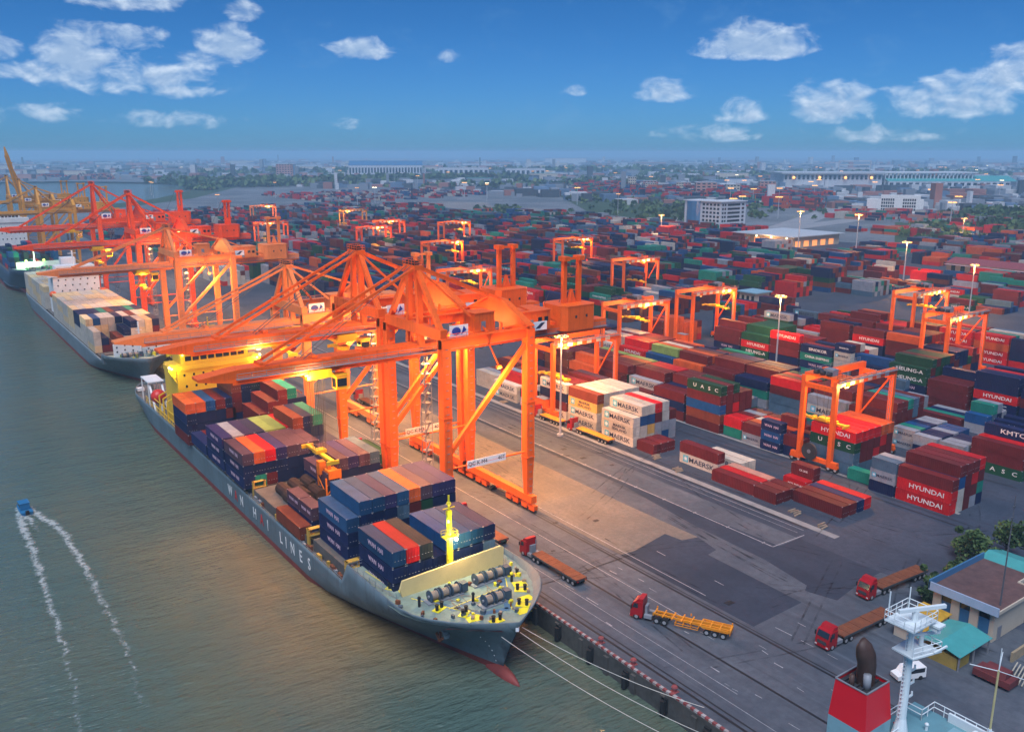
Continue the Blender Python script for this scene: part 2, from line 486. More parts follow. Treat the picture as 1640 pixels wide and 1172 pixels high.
# golden reflection of the lit cranes painted into the water colour along the berth
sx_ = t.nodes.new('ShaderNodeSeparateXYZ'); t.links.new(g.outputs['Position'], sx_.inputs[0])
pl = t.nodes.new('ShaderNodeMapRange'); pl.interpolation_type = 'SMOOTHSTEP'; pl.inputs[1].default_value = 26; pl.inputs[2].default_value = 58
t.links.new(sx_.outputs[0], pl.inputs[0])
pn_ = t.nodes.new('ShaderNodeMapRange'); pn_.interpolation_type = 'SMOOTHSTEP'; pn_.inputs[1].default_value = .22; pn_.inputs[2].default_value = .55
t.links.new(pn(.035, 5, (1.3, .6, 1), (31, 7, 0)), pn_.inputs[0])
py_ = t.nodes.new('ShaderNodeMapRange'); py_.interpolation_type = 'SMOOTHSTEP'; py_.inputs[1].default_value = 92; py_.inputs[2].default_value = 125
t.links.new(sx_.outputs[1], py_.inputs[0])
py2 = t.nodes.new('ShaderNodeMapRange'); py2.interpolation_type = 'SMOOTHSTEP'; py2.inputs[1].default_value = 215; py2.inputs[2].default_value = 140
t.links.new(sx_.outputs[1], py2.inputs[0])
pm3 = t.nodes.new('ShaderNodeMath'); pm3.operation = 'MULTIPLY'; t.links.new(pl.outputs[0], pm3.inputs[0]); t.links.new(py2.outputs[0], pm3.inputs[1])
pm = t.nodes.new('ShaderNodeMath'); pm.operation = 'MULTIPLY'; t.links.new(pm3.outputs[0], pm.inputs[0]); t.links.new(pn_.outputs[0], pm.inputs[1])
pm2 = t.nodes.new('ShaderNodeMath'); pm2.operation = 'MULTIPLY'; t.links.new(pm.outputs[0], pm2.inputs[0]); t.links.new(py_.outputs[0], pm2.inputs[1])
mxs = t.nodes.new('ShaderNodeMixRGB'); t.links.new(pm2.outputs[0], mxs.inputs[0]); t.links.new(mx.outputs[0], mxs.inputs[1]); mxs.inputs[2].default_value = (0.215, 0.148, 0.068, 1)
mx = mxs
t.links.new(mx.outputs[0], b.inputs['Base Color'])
b.inputs['Roughness'].default_value = .13; b.inputs['IOR'].default_value = 1.33
add = t.nodes.new('ShaderNodeMath'); add.operation = 'ADD'
mul = t.nodes.new('ShaderNodeMath'); mul.operation = 'MULTIPLY'; mul.inputs[1].default_value = .6
t.links.new(pn(.75, 3, (.5, 1.6, 1)), mul.inputs[0])
t.links.new(pn(.2, 4, (.4, 1.5, 1)), add.inputs[0]); t.links.new(mul.outputs[0], add.inputs[1])
bp = t.nodes.new('ShaderNodeBump'); bp.inputs['Strength'].default_value = .8; bp.inputs['Distance'].default_value = 1.5
t.links.new(add.outputs[0], bp.inputs['Height']); t.links.new(bp.outputs[0], b.inputs['Normal'])
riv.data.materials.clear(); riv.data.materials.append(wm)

# cuts, rails and paint on the apron
strips('crane_rails', [(83.4, -100, 83.4, 1160), (84.4, -100, 84.4, 1160, .25), (93.6, -100, 93.6, 1160), (103.6, -100, 103.6, 1160), (104.3, -100, 104.3, 1160, .22), (82.0, 111.6, 104.6, 111.0, .3), (144.2, 99, 144.2, 330, .4), (147.9, 118, 147.9, 340, .25),
       (170.2, 80, 170.2, 250, .35), (175.8, 100, 175.8, 260, .3), (172.6, 80, 172.6, 250, .2), (201.5, 85, 201.5, 250, .3)], .42, .04, SLOT)
segs = [(131.7, 97.7, 131.7, 330, .22), (131.7, 97.7, 141.1, 97.5, .22), (98.2, 84, 98.2, 330, .14), (106.6, 92, 106.6, 200, .14), (142.9, 99, 142.9, 300, .14), (141.0, 99, 141.0, 300, .1), (86.6, 60, 86.6, 110, .09), (88.9, 70, 88.9, 180, .1)]
for i in range(30):
    x = random.choice([86.8, 89.5, 91, 95.5, 97, 99.5, 101.5, 108, 112, 95.2, 100.6]); y = random.uniform(50, 110); l = random.uniform(.8, 3.2)
    segs.append((x, y, x + random.uniform(-.15, .15), y + l, random.uniform(.07, .22)))
for i in range(14): segs.append((131.3, 100 + 9 * i, 132.2, 100 + 9 * i, .25))
strips('road_markings', segs, .14, .05, LINE)
sheet('gantry_runway', [(144.6, 93), (146.4, 93), (146.4, 330), (144.6, 330)], .034, KERBC)
sheet('gantry_track', [(176.2, 85), (177.2, 85), (177.2, 250), (176.2, 250)], .034, KERBC)
b = MB()
for x, y, w in ((108.0, 88.0, .8), (104.5, 131, .5), (96, 121, .4), (112, 127, .6), (134.5, 158, .7), (134.8, 166, .7), (137, 150, .5)):
    b.bx(x - w, x + w, y - w * .7, y + w * .7, .03, .056)
tag(b.build('drain_covers', SLOT), kind='structure')
# rubber worn into the paving by turning trucks
tm = bpy.data.materials.new('tyre_rubber_marks'); tm.use_nodes = True
t = tm.node_tree; bb_ = t.nodes['Principled BSDF']; bb_.inputs['Base Color'].default_value = (.014, .015, .018, 1); bb_.inputs['Roughness'].default_value = .6
g_ = t.nodes.new('ShaderNodeNewGeometry'); n_ = t.nodes.new('ShaderNodeTexNoise'); n_.inputs['Scale'].default_value = .3; n_.inputs['Detail'].default_value = 6
t.links.new(g_.outputs['Position'], n_.inputs['Vector'])
r_ = t.nodes.new('ShaderNodeMapRange'); r_.interpolation_type = 'SMOOTHSTEP'; r_.inputs[1].default_value = .4; r_.inputs[2].default_value = .75; r_.inputs[4].default_value = .55
t.links.new(n_.outputs['Fac'], r_.inputs[0]); t.links.new(r_.outputs[0], bb_.inputs['Alpha'])
b = MB(); q = random.Random(4)
for i in range(46):
    x, y = q.uniform(88, 168), q.uniform(60, 190); h = q.choice((0, 0, 0, 1.2, -1.2, 2.4)) + q.gauss(0, .15); c = q.gauss(0, .018); pts = []
    for k in range(26):
        pts.append((x, y)); x += 1.3 * math.sin(h); y += 1.3 * math.cos(h); h += c
    for off in (-.95, .95):
        for (xa, ya), (xb, yb) in zip(pts, pts[1:]):
            d = Vector((xb - xa, yb - ya, 0)).normalized(); n = Vector((-d.y, d.x, 0))
            p0, p1 = Vector((xa, ya, .06)) + n * off, Vector((xb, yb, .06)) + n * off
            b.add([p0 - n * .17, p1 - n * .17, p1 + n * .17, p0 + n * .17], [(0, 1, 2, 3)])
tag(b.build('tyre_marks', tm), kind='structure')

# quay wall with cope beam
WALLM = mat('quay_wall_concrete', (0.07, 0.066, 0.06), .85, var=.4, scale=.5, dirt=.7, dirt_col=(.02, .018, .016))
w = MB().bx(80.9, 82.2, -300, 1180, -9, -.02)
for y in range(-20, 400, 6): w.bx(80.5, 80.9, y, y + .9, -5, -.4)
tag(w.build('quay_wall', WALLM), 'long weathered concrete quay wall rising out of the river', 'quay')
STRIPE_R = mat('kerb_red_paint', (0.22, 0.05, 0.05), .7, var=.35, dirt=.6); STRIPE_W = mat('kerb_white_paint', (0.33, 0.3, 0.29), .7, var=.35, dirt=.6)
k = MB()
y = 30.0; i = 0
while y < 320:
    k.bx(81.0, 81.45, y, y + .62, 0, .32, i % 2); y += .66; i += 1
tag(k.build('striped_kerb', [STRIPE_R, STRIPE_W]), 'low red and white striped kerb along the quay edge', 'kerb')
fend = MB().tube((80.35, 0, -3.2), (80.35, 0, -.9), .42, 10).bx(80.5, 80.9, -.5, .5, -2.8, -.6)
fme = fend.mesh('fender', BLACK)
for i, y in enumerate(range(44, 320, 8)):
    o = link('fender', fme); o.location = (0, y, 0)
    tag(o, 'black rubber fender hung on the face of the quay wall', 'fender', 'fenders on the quay wall')
bol = MB().tube((0, 0, 0), (0, 0, .5), .3, 10, 0).tube((0, 0, .5), (0, 0, .75), .3, 10, 1, .5).tube((0, 0, .75), (0, 0, .95), .5, 10, 0, .36).bx(-.5, .5, -.5, .5, 0, .1, 0)
bme = bol.mesh('bollard', [STRIPE_R, STRIPE_W])
for i, (y, d) in enumerate(((75.6, 'nearest the funnelled ship'), (84.0, 'second along the quay ahead of the grey bow'), (91.3, 'nearest the grey bow'), (120, 'beside the grey hull'), (145, 'beside the grey hull amidships'))):
    o = link('bollard', bme); o.location = (82.15, y, 0)
    tag(o, 'red and white mooring bollard ' + d, 'bollard', 'bollards along the quay edge')

# wooden dunnage lying about the front yard
DUN = mat('dunnage_timber', (0.26, 0.2, 0.14), .85, var=.4, scale=.9)
for (x, y, n, dsc) in ((148.6, 104.5, 4, 'in front of the maroon containers by the runway end'), (147.4, 97.2, 3, 'at the near end of the front row'), (149.4, 146.6, 4, 'between the small maroon boxes and the grey box'), (147.0, 137.0, 4, 'beside the grey box under a maroon box'), (157.5, 122.0, 5, 'behind the low maroon and pink row'), (161.3, 142.5, 3, 'behind the two white boxes'), (147, 210, 3, 'by the foot of the gantry crane')):
    for i in range(n):
        o = MB().box((0, 0, .12), (2.3, .32, .24)).build('timber_baulk', DUN)
        o.location = (x + random.uniform(-.3, .3) + .35 * i, y + .75 * i, 0.04); o.rotation_euler = (0, 0, random.uniform(-.12, .12))
        tag(o, 'loose timber baulk on the ground ' + dsc, 'timber', 'timber baulks ' + dsc)

# farther ground: fields, bare land, roads, creek-side banks
sheet('grass_field', [(700, 660), (880, 760), (1250, 1000), (1700, 1250), (1500, 1500), (1000, 1260), (735, 860)], .05, GRASSM)
sheet('grass_verge', [(700, 420), (905, 545), (1060, 470), (1050, 380), (760, 380)], .05, GRASSM)
sheet('bare_ground', [(640, 945), (690, 1010), (760, 1130), (720, 1200), (650, 1160)], .06, BARE)
sheet('bare_ground', [(655, 780), (700, 860), (735, 980), (705, 990), (650, 930)], .07, BARE)
sheet('far_road', [(655, 665), (700, 668), (1500, 1090), (2600, 1750), (2600, 1800), (1500, 1125), (690, 700)], .09, ROADM)
sheet('far_road', [(700, 560), (760, 560), (1300, 830), (2200, 1200), (2200, 1230), (1300, 860), (740, 585)], .10, ROADM)
sheet('far_road', [(640, 500), (700, 540), (1200, 640), (1900, 760), (1900, 790), (1200, 665), (690, 565)], .11, ROADM)
sheet('creek_bank', [(150, 1265), (258, 1385), (378, 1550), (500, 1805), (590, 1990), (660, 1980), (560, 1780), (430, 1520), (300, 1350), (190, 1240)], .06, GRASSM)
sheet('far_field', [(900, 3400), (1700, 3900), (1500, 4700), (600, 4100)], .08, GRASSM)
sheet('far_field', [(2300, 2600), (3600, 3100), (3300, 4000), (2100, 3300)], .08, GRASSM)
sheet('far_field', [(2500, 1350), (3600, 1500), (3500, 2100), (2500, 1900)], .08, GRASSM)
sheet('far_pavement', [(950, 1450), (1500, 1500), (1750, 2000), (1100, 2100)], .08, ASPH)
sheet('far_pavement', [(1100, 600), (1700, 680), (1900, 1050), (1250, 900)], .07, ASPH)

# haze over the whole plain
hz_ = MB().bx(-8900, 12900, -890, 12900, -4.6, 92).build('haze', None)
hm = bpy.data.materials.new('dusk_haze'); hm.use_nodes = True
ht = hm.node_tree; ht.nodes.clear()
hv = ht.nodes.new('ShaderNodeVolumePrincipled'); ho = ht.nodes.new('ShaderNodeOutputMaterial')
hv.inputs['Color'].default_value = (0.46, 0.78, 1.0, 1)
hv.inputs['Density'].default_value = 0.00019
hv.inputs['Anisotropy'].default_value = 0.0
ht.links.new(hv.outputs[0], ho.inputs['Volume'])
hz_.data.materials.clear(); hz_.data.materials.append(hm)
tag(hz_, kind='stuff')
hz_.display_type = 'WIRE'
# ------------------------------------------------------------------ lettering (made once, shared)
LET = {}
PALE = mat('pale_letter_paint', (0.75, 0.72, 0.68), .5, var=.1)
PINKL = mat('pink_letter_paint', (0.62, 0.42, 0.5), .5, var=.1)
NAVYL = mat('navy_letter_paint', (0.02, 0.03, 0.07), .5, var=.1)
for k, txt, sz, m, sx in (('MAERSK', 'MAERSK', 1.75, NAVYL, 1.25), ('MAERSK SEALAND', 'MAERSK\nSEALAND', 1.05, NAVYL, 1.35), ('HYUNDAI', 'HYUNDAI', 1.5, PALE, 1.25), ('UASC', 'U   A   S   C', 1.45, PALE, 1.3),
                          ('KMTC', 'KMTC', 1.6, PALE, 1.4), ('HEUNG-A', 'HEUNG-A', 1.6, PALE, 1.3), ('SINOKOR', 'SINOKOR', 1.4, PALE, 1.2), ('CK LINE', 'CK LINE', 1.3, PALE, 1.0), ('Safmarine', 'Safmarine', 1.5, PALE, 1.1),
                          ('WAN HAI', 'WAN  HAI', 1.15, PINKL, 1.0), ('YANG MING', 'YANG MING', 1.3, PALE, 1.0), ('CHINA SHIPPING', 'CHINA SHIPPING', 1.2, PALE, 1.1)):
    LET[k] = text_mesh(txt, sz, m, .012, sx=sx, bold=.018)
SIGN_T = text_mesh('QC K M4        40T', 1.15, SIGNK, .01)
SIGN_T2 = text_mesh('QC K M3        40T', 1.15, SIGNK, .01)
SHIP_T = {c: text_mesh(c, 3.3, m, .02, sx=.85, bold=.03) for c, m in (('W', WHITE), ('N', WHITE), ('H', WHITE), ('I', WHITE), ('L', WHITE), ('E', WHITE), ('S', WHITE), ('A', mat('red_letter_paint', (.55, .03, .03), .5)))}

# ------------------------------------------------------------------ ship-to-shore gantry cranes
def sts_crane(name, yc, m, label, P=39.4, A=52.5, X0=84.0, raised=0, detail=True, trolley_x=-31.5, sign=None, roof=None, hw=11.3, single=False, lamps=True, ropes_to=None, nolight=False):
    """quay crane on rails; local x runs inland from the middle of the portal, legs at x = -10 and 10"""
    root = empty(name, (X0 + 10, yc, 0), 0, label, 'gantry crane', 'ship-to-shore gantry cranes along the quay')
    xs, xl = -10.0, 10.0
    top = roof or m
    zb = P - 4.9                                   # underside of the boom
    for x in (xs, xl):
        for y in (-hw, hw):
            b = MB()
            b.beam((x, y, 2.6), (x, y, 12), 1.15, 1.15, 0, 1.9, 1.9)
            b.beam((x, y, 12), (x, y, P), 1.9, 1.9, 0)
            for z in (12, 24): b.bx(x - 1.05, x + 1.05, y - 1.05, y + 1.05, z - .12, z + .12, 0)
            if detail:                              # ladder up the leg
                for z in np.arange(4, P - 1, 1.6): b.bx(x - .3, x + .3, y - 1.06, y - .98, z, z + .1, 1)
                b.bx(x + .98, x + 1.04, y - .5, y - .38, 3, P, 1)
            b.build('leg', [m, GREY], root)
    for x in (xs, xl):
        sb = MB().bx(x - .7, x + .7, -hw - 2.2, hw + 2.2, 2.1, 3.7).build('sill_beam', m, root)
        for y in (-hw - .6, -hw + 5.2, hw - 5.2, hw + .6):
            b = MB().bx(x - .45, x + .45, y - 2.3, y + 2.3, 1.15, 1.75).bx(x - .6, x + .6, y - .5, y + .5, 1.7, 2.15)
            for s in (-1.3, 1.3): b.bx(x - .5, x + .5, y + s - .9, y + s + .9, .55, 1.2)
            bo = b.build('bogie', m, root)
            wb = MB()
            for s in (-1.9, -.7, .7, 1.9): wb.tube((x - .3, y + s, .42), (x + .3, y + s, .42), .4, 9)
            wb.build('wheel', DARK, bo)
        if detail and x > 0:                        # buffers, cabinets and cable boxes standing on the land side
            b = MB()
            for i in range(9):
                yy = random.uniform(-hw, hw); b.bx(x + .72, x + 1.5, yy, yy + random.uniform(.5, 1.6), random.uniform(.6, 1.4), random.uniform(2, 3.4), i % 2)
            b.build('drive_cabinets', [m, GREY], root)
    for y in (-hw, hw):
        MB().bx(xs - .95, xl + .95, y - .6, y + .6, P - 1.7, P).bx(xs - .9, xl + .9, y - .85, y + .85, P, P + .16).build('portal_beam', m, root)
        MB().beam((xs, y, 15.6), (xl, y, P - 2.4), .85, .85).build('diagonal_brace', m, root)
        MB().tube((xs, y, 13.2), (xl, y, 13.2), .2, 6).build('tie_rod', m, root)
        b = MB().bx(xs, xl, y - 1.0, y - .95, P + .2, P + .25, 0).rail([(xs, y - 1.0, P + .1), (xl, y - 1.0, P + .1)], 1.1, 2.2, .05, 0)
        b.build('guard_rail', m, root)
    if sign:
        sg = MB().bx(-5.2, 4.2, -hw - .18, -hw - .1, 12.5, 14.1).build('sign_board', SIGNW, root)
        l = link('lettering', sign, sg); l.location = (-.5, -hw - .2, 13.3)
    # sea-side cross girder and land-side gable
    MB().bx(xs - .75, xs + .75, -hw, hw, P - .2, P + 1.9).build('cross_girder', m, root)
    gp = [(-hw - .9, P - .2), (hw + .9, P - .2), (hw + .9, P + .6), (2.6, P + 4.7), (-2.6, P + 4.7), (-hw - .9, P + .6)]
    b = MB().prism(gp, 'x', xl - .28, xl + .28, 0)
    for p, q in ((gp[2], gp[3]), (gp[3], gp[4]), (gp[4], gp[5])): b.beam((xl, *p), (xl, *q), 1.7, .3, 0)
    b.build('land_gable', m, root)
    # boom and back girder
    b = MB()
    L = 43.6
    tip = [(0, 0), (L - 6.4, 0), (L, 1.1), (L, 1.55), (L - 6.4, 2.35), (0, 2.35)]
    b.prism(tip, 'y', -1.75, 1.75, 0)
    for s in (-1, 1):
        b.bx(0, L - 6, s * 1.75 - .22 if s > 0 else s * 1.75 - .22, s * 1.75 + .22, -.25, .15, 0)     # trolley rail flange
        b.bx(0, L - 6.5, min(s * 1.8, s * 2.75), max(s * 1.8, s * 2.75), .75, .83, 1)                  # walkway
        if detail: b.rail([(0, s * 2.75, .8), (L - 6.5, s * 2.75, .8)], 1.05, 2.6, .045, 1)
    b.bx(0.2, L - 7, -1.7, 1.7, 2.35, 2.42, 2)
    for x in (12, 22, 32): b.bx(x - .5, x + .5, -1.5, 1.5, 2.42, 3.0, 0)
    bo = b.build('boom', [m, GREY, top], root)
    a = R(raised)
    bo.location = (xs, 0, zb); bo.rotation_euler = (0, a, math.pi)
    bo.rotation_euler = (0, 0, math.pi) if not raised else (0, -a, 0)
    if raised:
        bo.rotation_euler = Matrix.Rotation(a, 3, 'Y').to_euler()
        bo.matrix_local = Matrix.Translation((xs, 0, zb)) @ Matrix.Rotation(a, 4, 'Y') @ Matrix.Rotation(math.pi, 4, 'Z')
    b = MB().bx(xs, 39.5, -1.75, 1.75, zb, zb + 2.35, 0).bx(xs + .3, 39.2, -1.7, 1.7, zb + 2.35, zb + 2.42, 2)
    for s in (-1, 1):
        b.bx(xs, 39.5, min(s * 1.8, s * 2.8), max(s * 1.8, s * 2.8), zb + .75, zb + .83, 1)
        if detail: b.rail([(xs, s * 2.8, zb + .8), (39.5, s * 2.8, zb + .8)], 1.05, 2.6, .045, 1)
    for y in (-1.4, 1.4):
        for x in (xs, 0, xl): b.bx(x - .3, x + .3, y - .2, y + .2, zb + 2.3, P, 0)
    b.build('back_girder', [m, GREY, top], root)
    # pylon over the sea legs
    ap = (xs, 0, A)
    w = 1.5
    b = MB()
    if single:
        for s in (-1, 1): b.beam((xs, s * 3.4, P + 1.8), (xs, s * .9, A), 1.5, 1.4, 0, 1.0, 1.0)
        b.beam((xs + 9, 0, P), (xs, 0, A), .6, .6)
    else:
        for s in (-1, 1):
            b.beam((xs, s * (hw - .4), P + .4), (xs, s * 1.6, A - .4), 1.0, .9)
            b.beam((xs, s * 2.5, zb + 2.3), (xs, s * w, A - .3), 1.1, 1.0)
    b.build('pylon', m, root)
    b = MB().bx(xs - 1.0, xs + 1.0, -2.4, 2.4, A - .7, A + .2, 0)
    for y in (-1.5, -.5, .5, 1.5): b.tube((xs - .2, y - .14, A + .45), (xs - .2, y + .14, A + .45), .7, 10, 1)
    b.rail([(xs - 1, -2.4, A + .2), (xs + 1, -2.4, A + .2), (xs + 1, 2.4, A + .2), (xs - 1, 2.4, A + .2), (xs - 1, -2.4, A + .2)], 1.0, 1.2, .05, 0)
    b.build('apex_head', [m, DARK], root)
    for s in (-1, 1):
        if not raised:
            MB().beam((xs, s * 1.9, A), (xs - 31.8, s * 1.5, zb + 2.7), .42, .5).build('forestay', m, root)
            MB().tube((xs - .5, s * .8, A + .3), (xs - 24, s * .8, zb + 2.5), .07, 4).build('boom_rope', WIRE, root)
        else:
            e = Vector((xs, 0, zb)) + Matrix.Rotation(a, 3, 'Y') @ Vector((-26, s * 1.5, 2.6))
            MB().beam((xs, s * 1.9, A), e, .3, .35).build('forestay', m, root)
        MB().beam((xs, s * 1.9, A), (xl, s * 2.2, P + 4.6), .45, .5).build('backstay', m, root)
        MB().beam((xl, s * 2.2, P + 4.5), (26.5, s * 1.6, zb + 2.5), .3, .34).build('tail_stay', m, root)
        MB().beam((xs, s * 2.2, A - .6), (.5, s * (hw - .6), P + .3), .42, .42).build('rear_brace', m, root)
    # machinery house, electric house, tail house with twin hoist posts
    b = MB().bx(13.2, 21.6, -3.6, 3.6, zb + 2.5, zb + 6.4, 0).bx(13.0, 21.8, -3.8, 3.8, zb + 6.4, zb + 6.6, 1)
    mh = b.build('machinery_house', [m, top], root)
    MB().bx(16, 17, -3.66, -3.6, zb + 2.7, zb + 4.7).build('door', GREY, mh)
    for x in (14.2, 18.3, 20): MB().bx(x, x + 1, -3.65, -3.6, zb + 4.1, zb + 5.1).build('window', GLASS, mh)
    eh = MB().bx(-2.2, 2.4, -hw + 1.2, -hw + 5.4, P + .2, P + 4.0, 0).bx(-2.35, 2.55, -hw + 1.05, -hw + 5.55, P + 4.0, P + 4.16, 1).build('electric_house', [m, top], root)
    MB().bx(-.7, .3, -hw + 1.12, -hw + 1.2, P + .5, P + 2.4).build('door', GREY, eh)
    sb = MB().bx(-8.8, -4.6, -hw - .1, -hw - .04, P + .3, P + 2.6).build('emblem_board', SIGNW, root)
    MB().prism([(-7.3 + 1.0 * math.cos(k * .524), P + 1.45 + .75 * math.sin(k * .524)) for k in range(12)], 'y', -hw - .16, -hw - .1).prism([(-6.2, P + .7), (-5.0, P + 1.5), (-5.6, P + 2.3)], 'y', -hw - .15, -hw - .1).build('emblem', SIGNB, sb)
    sb = MB().bx(xl + 1.0, xl + 4.4, -hw - .4, -hw - .34, P - .6, P + 1.2).build('emblem_board', SIGNW, root)
    MB().prism([(xl + 1.5, P - .2), (xl + 2.6, P - .2), (xl + 3.9, P + .9), (xl + 2.9, P + .9)], 'y', -hw - .46, -hw - .4).build('emblem', NAVYL, sb)
    th = [(24.8, -3.2), (25.9, -4.4), (33.3, -4.4), (34.4, -3.2), (34.4, 3.2), (33.3, 4.4), (25.9, 4.4), (24.8, 3.2)]
    b = MB().prism(th, 'z', zb + 1.2, zb + 6.6, 0).prism([(x * 1.005 - .15, y * 1.02) for x, y in th], 'z', zb + 6.6, zb + 6.75, 1)
    for x, y in ((28, -4.46), (31, -4.46)): b.bx(x, x + .5, y, y + .05, zb + 4, zb + 4.6, 2)
    b.build('tail_house', [m, top, DARK], root)
    b = MB()
    for x in ((28.2, 32.4) if not single else (29.4, 31.0)):
        b.beam((x, 0, zb + 6.6), (x, 0, zb + 17), .95, .95, 0)
        b.bx(x - .75, x + .75, -1.2, 1.2, zb + 16.2, zb + 17.2, 0)
    b.beam((28.2, 0, zb + 16.6), (32.4, 0, zb + 16.6), .5, .5)
    for z in (9.5, 12.5): b.beam((28.2, 0, zb + z), (32.4, 0, zb + z), .14, .14, 0)
    b.prism([(29.2, zb + 6.7), (31.4, zb + 6.7), (30.3, zb + 9.8)], 'y', -.5, .5, 0)
    b.build('hoist_posts', m, root)
    b = MB()
    for x in (28.2, 32.4):
        b.tube((x, 0, zb + 16.8), (30.3, 0, zb + 9.6), .06, 4); b.tube((x, .4, zb + 16.8), (x - 4.6, 1.2, zb + 6.8), .06, 4)
    b.build('hoist_ropes', WIRE, root)
    # trolley with cab, spreader on ropes
    if trolley_x is not None:
        tx = trolley_x; z = zb - .3
        tr = MB().bx(tx - 2.6, tx + 2.6, -2.4, 2.4, z - 1.0, z - .3, 0).bx(tx - 2.2, tx + 2.2, -2.6, -1.2, z - .3, z + .7, 0).bx(tx - 1.8, tx + 1, 1.2, 2.6, z - .3, z + .5, 1).build('trolley', [YELLOW, GREY], root)
        cb = MB().bx(tx + 3.0, tx + 5.2, -2.7, -.5, z - 3.6, z - 1.0, 0).bx(tx + 2.6, tx + 5.4, -2.8, -.4, z - 1.0, z - .7, 0).build('operator_cab', YELLOW, root)
        MB().bx(tx + 3.15, tx + 5.05, -2.74, -2.7, z - 3.0, z - 1.5).bx(tx + 2.96, tx + 3.0, -2.4, -.8, z - 3.3, z - 1.5).build('window', GLASS, cb)
        zs = ropes_to if ropes_to is not None else z - 6
        sp = MB().bx(tx - 1.1, tx + 1.1, -.9, .9, zs + .6, zs + 1.3, 0).bx(tx - .4, tx + .4, -6.0, 6.0, zs + .2, zs + .7, 0)
        for y in (-6.0, 6.0): sp.bx(tx - 1.22, tx + 1.22, y - .2, y + .2, zs - .1, zs + .6, 0)
        sp.build('spreader', YELLOW, root)
        b = MB()
        for dx in (-1.0, -.6, .6, 1.0):
            for y in (-.8, -.4, .4, .8): b.tube((tx + dx, y * 2.2, z - .9), (tx + dx, y, zs + 1.2), .035, 4, caps=False)
        b.build('hoist_ropes', WIRE, root)
    if detail:
        # stair tower hanging inside the far frame
        b = MB()
        x0, x1, y0, y1 = -2.3, -.6, hw - 1.2, hw + .5
        for x in (x0, x1):
            for y in (y0, y1): b.bx(x - .06, x + .06, y - .06, y + .06, 5, P)
        z = 5.0; i = 0
        while z < P - 2:
            b.bx(x0, x1, y0, y1, z - .04, z + .04)
            b.beam((x0 + .2, y0 + .3 + (i % 2) * .8, z), (x1 - .2, y0 + .3 + (i % 2) * .8, z + 2.2), .6, .1)
            z += 2.2; i += 1
        b.build('stair_tower', GREY, root)
        # festoon loops under the boom
        b = MB()
        for i in range(9):
            x = -9 + i * 2.6
            pts = [(x + k * .26, 2.9, zb - .1 - 1.5 * math.sin(math.pi * k / 10)) for k in range(11)]
            b.path(pts, .06, 4)
        b.build('cable_festoon', BLACK, root)
    if lamps:
        for (x, y, z) in ((-34, -1.9, zb - .5), (-16, 1.9, zb - .5), (-2, -hw + 1, P - 2.1), (5, hw - 1, P - 2.1), (16, -1.9, zb - .5)):
            lb = MB().bx(x - .5, x + .5, y - .3, y + .3, z, z + .3, 0).bx(x - .42, x + .42, y - .24, y + .24, z - .06, z, 1).build('floodlight', [DARK, LAMP_SODIUM], root)
    if not nolight:
        for (x, y, z, e) in ((-2, -hw + 1, P - 2.4, 1.0), (5, hw - 1, P - 2.4, 1.0), (14, -3.2, zb - .8, .8), (-20, -3.0, zb - .8, .5)):
            point_light('flood_lamp', (x, y, z), CRANE_W * e, (1.0, 0.42, 0.12), .8, root, spot=150)
    if not nolight:                                # added lamps before and behind the portal, to brighten the leg faces
        for s in (-1, 1):
            fb = MB().beam((0, s * hw, P - 1.4), (0, s * (hw + 3.8), P - 5.6), .25, .25, 0).bx(-.5, .5, s * (hw + 3.8) - .3, s * (hw + 3.8) + .3, P - 6.1, P - 5.6, 0).bx(-.4, .4, s * (hw + 3.8) - .24, s * (hw + 3.8) + .24, P - 6.16, P - 6.1, 1).build('floodlight', [m, LAMP_SODIUM], root)  # bracket arm and lamp housing are added to carry the fill lamp
            point_light('added_fill_lamp', (0, s * (hw + 4.2), P - 7.0), CRANE_W * .3, (1.0, 0.43, 0.12), .6, root)
    if ropes_to is not None: point_light('boom_flood_lamp', (-34, -3.4, zb - 1.0), 9000, (1.0, 0.45, 0.13), .9, root)
    return root

CRANE_W = 36000
LAMP_W = 34000
RTG_W = 11000
C1 = sts_crane('gantry_crane', 151.3, ORANGE, 'bright orange quay crane nearest the bow, with the white 40T sign board', sign=SIGN_T, trolley_x=-31.5, ropes_to=17.5)
C2 = sts_crane('gantry_crane', 176.8, ORANGE, 'bright orange quay crane standing just behind the foremost one, boom over the yellow bridge', P=39.8, A=53.2, sign=SIGN_T2, trolley_x=-14, ropes_to=31)
C3 = sts_crane('gantry_crane', 218.7, PEACH, 'pale orange quay crane, boom over the bow of the white-boxed ship', P=34.2, A=45.8, hw=10.5, trolley_x=-12)
C4 = sts_crane('gantry_crane', 335.0, PEACH, 'pale orange quay crane with its boom across the white ship house', P=37.6, A=47.6, hw=10.7, trolley_x=-20)
C5 = sts_crane('gantry_crane', 390.0, RED, 'nearer of the two deep red quay cranes', P=41.6, A=57.9, hw=9.5, single=True, trolley_x=-24, nolight=False)
C6 = sts_crane('gantry_crane', 464.0, RED, 'farther of the two deep red quay cranes, boom reaching out of the picture', P=43.4, A=59.6, hw=9.5, single=True, trolley_x=-22, nolight=True)
C7 = sts_crane('gantry_crane', 650.0, CYELLOW, 'yellow quay crane with a lattice frame and lowered boom behind the red ones', P=40, A=52, hw=10, trolley_x=None, lamps=False, detail=False, nolight=True)
C8 = sts_crane('gantry_crane', 728.0, CYELLOW, 'yellow quay crane with its long boom raised steeply into the sky', P=40, A=55, hw=10, raised=80, trolley_x=None, lamps=False, detail=False, nolight=True)
C9 = sts_crane('gantry_crane', 800.0, CYELLOW, 'farthest yellow quay crane at the edge of the harbour', P=40, A=56, hw=10, trolley_x=None, lamps=False, detail=False, nolight=True)

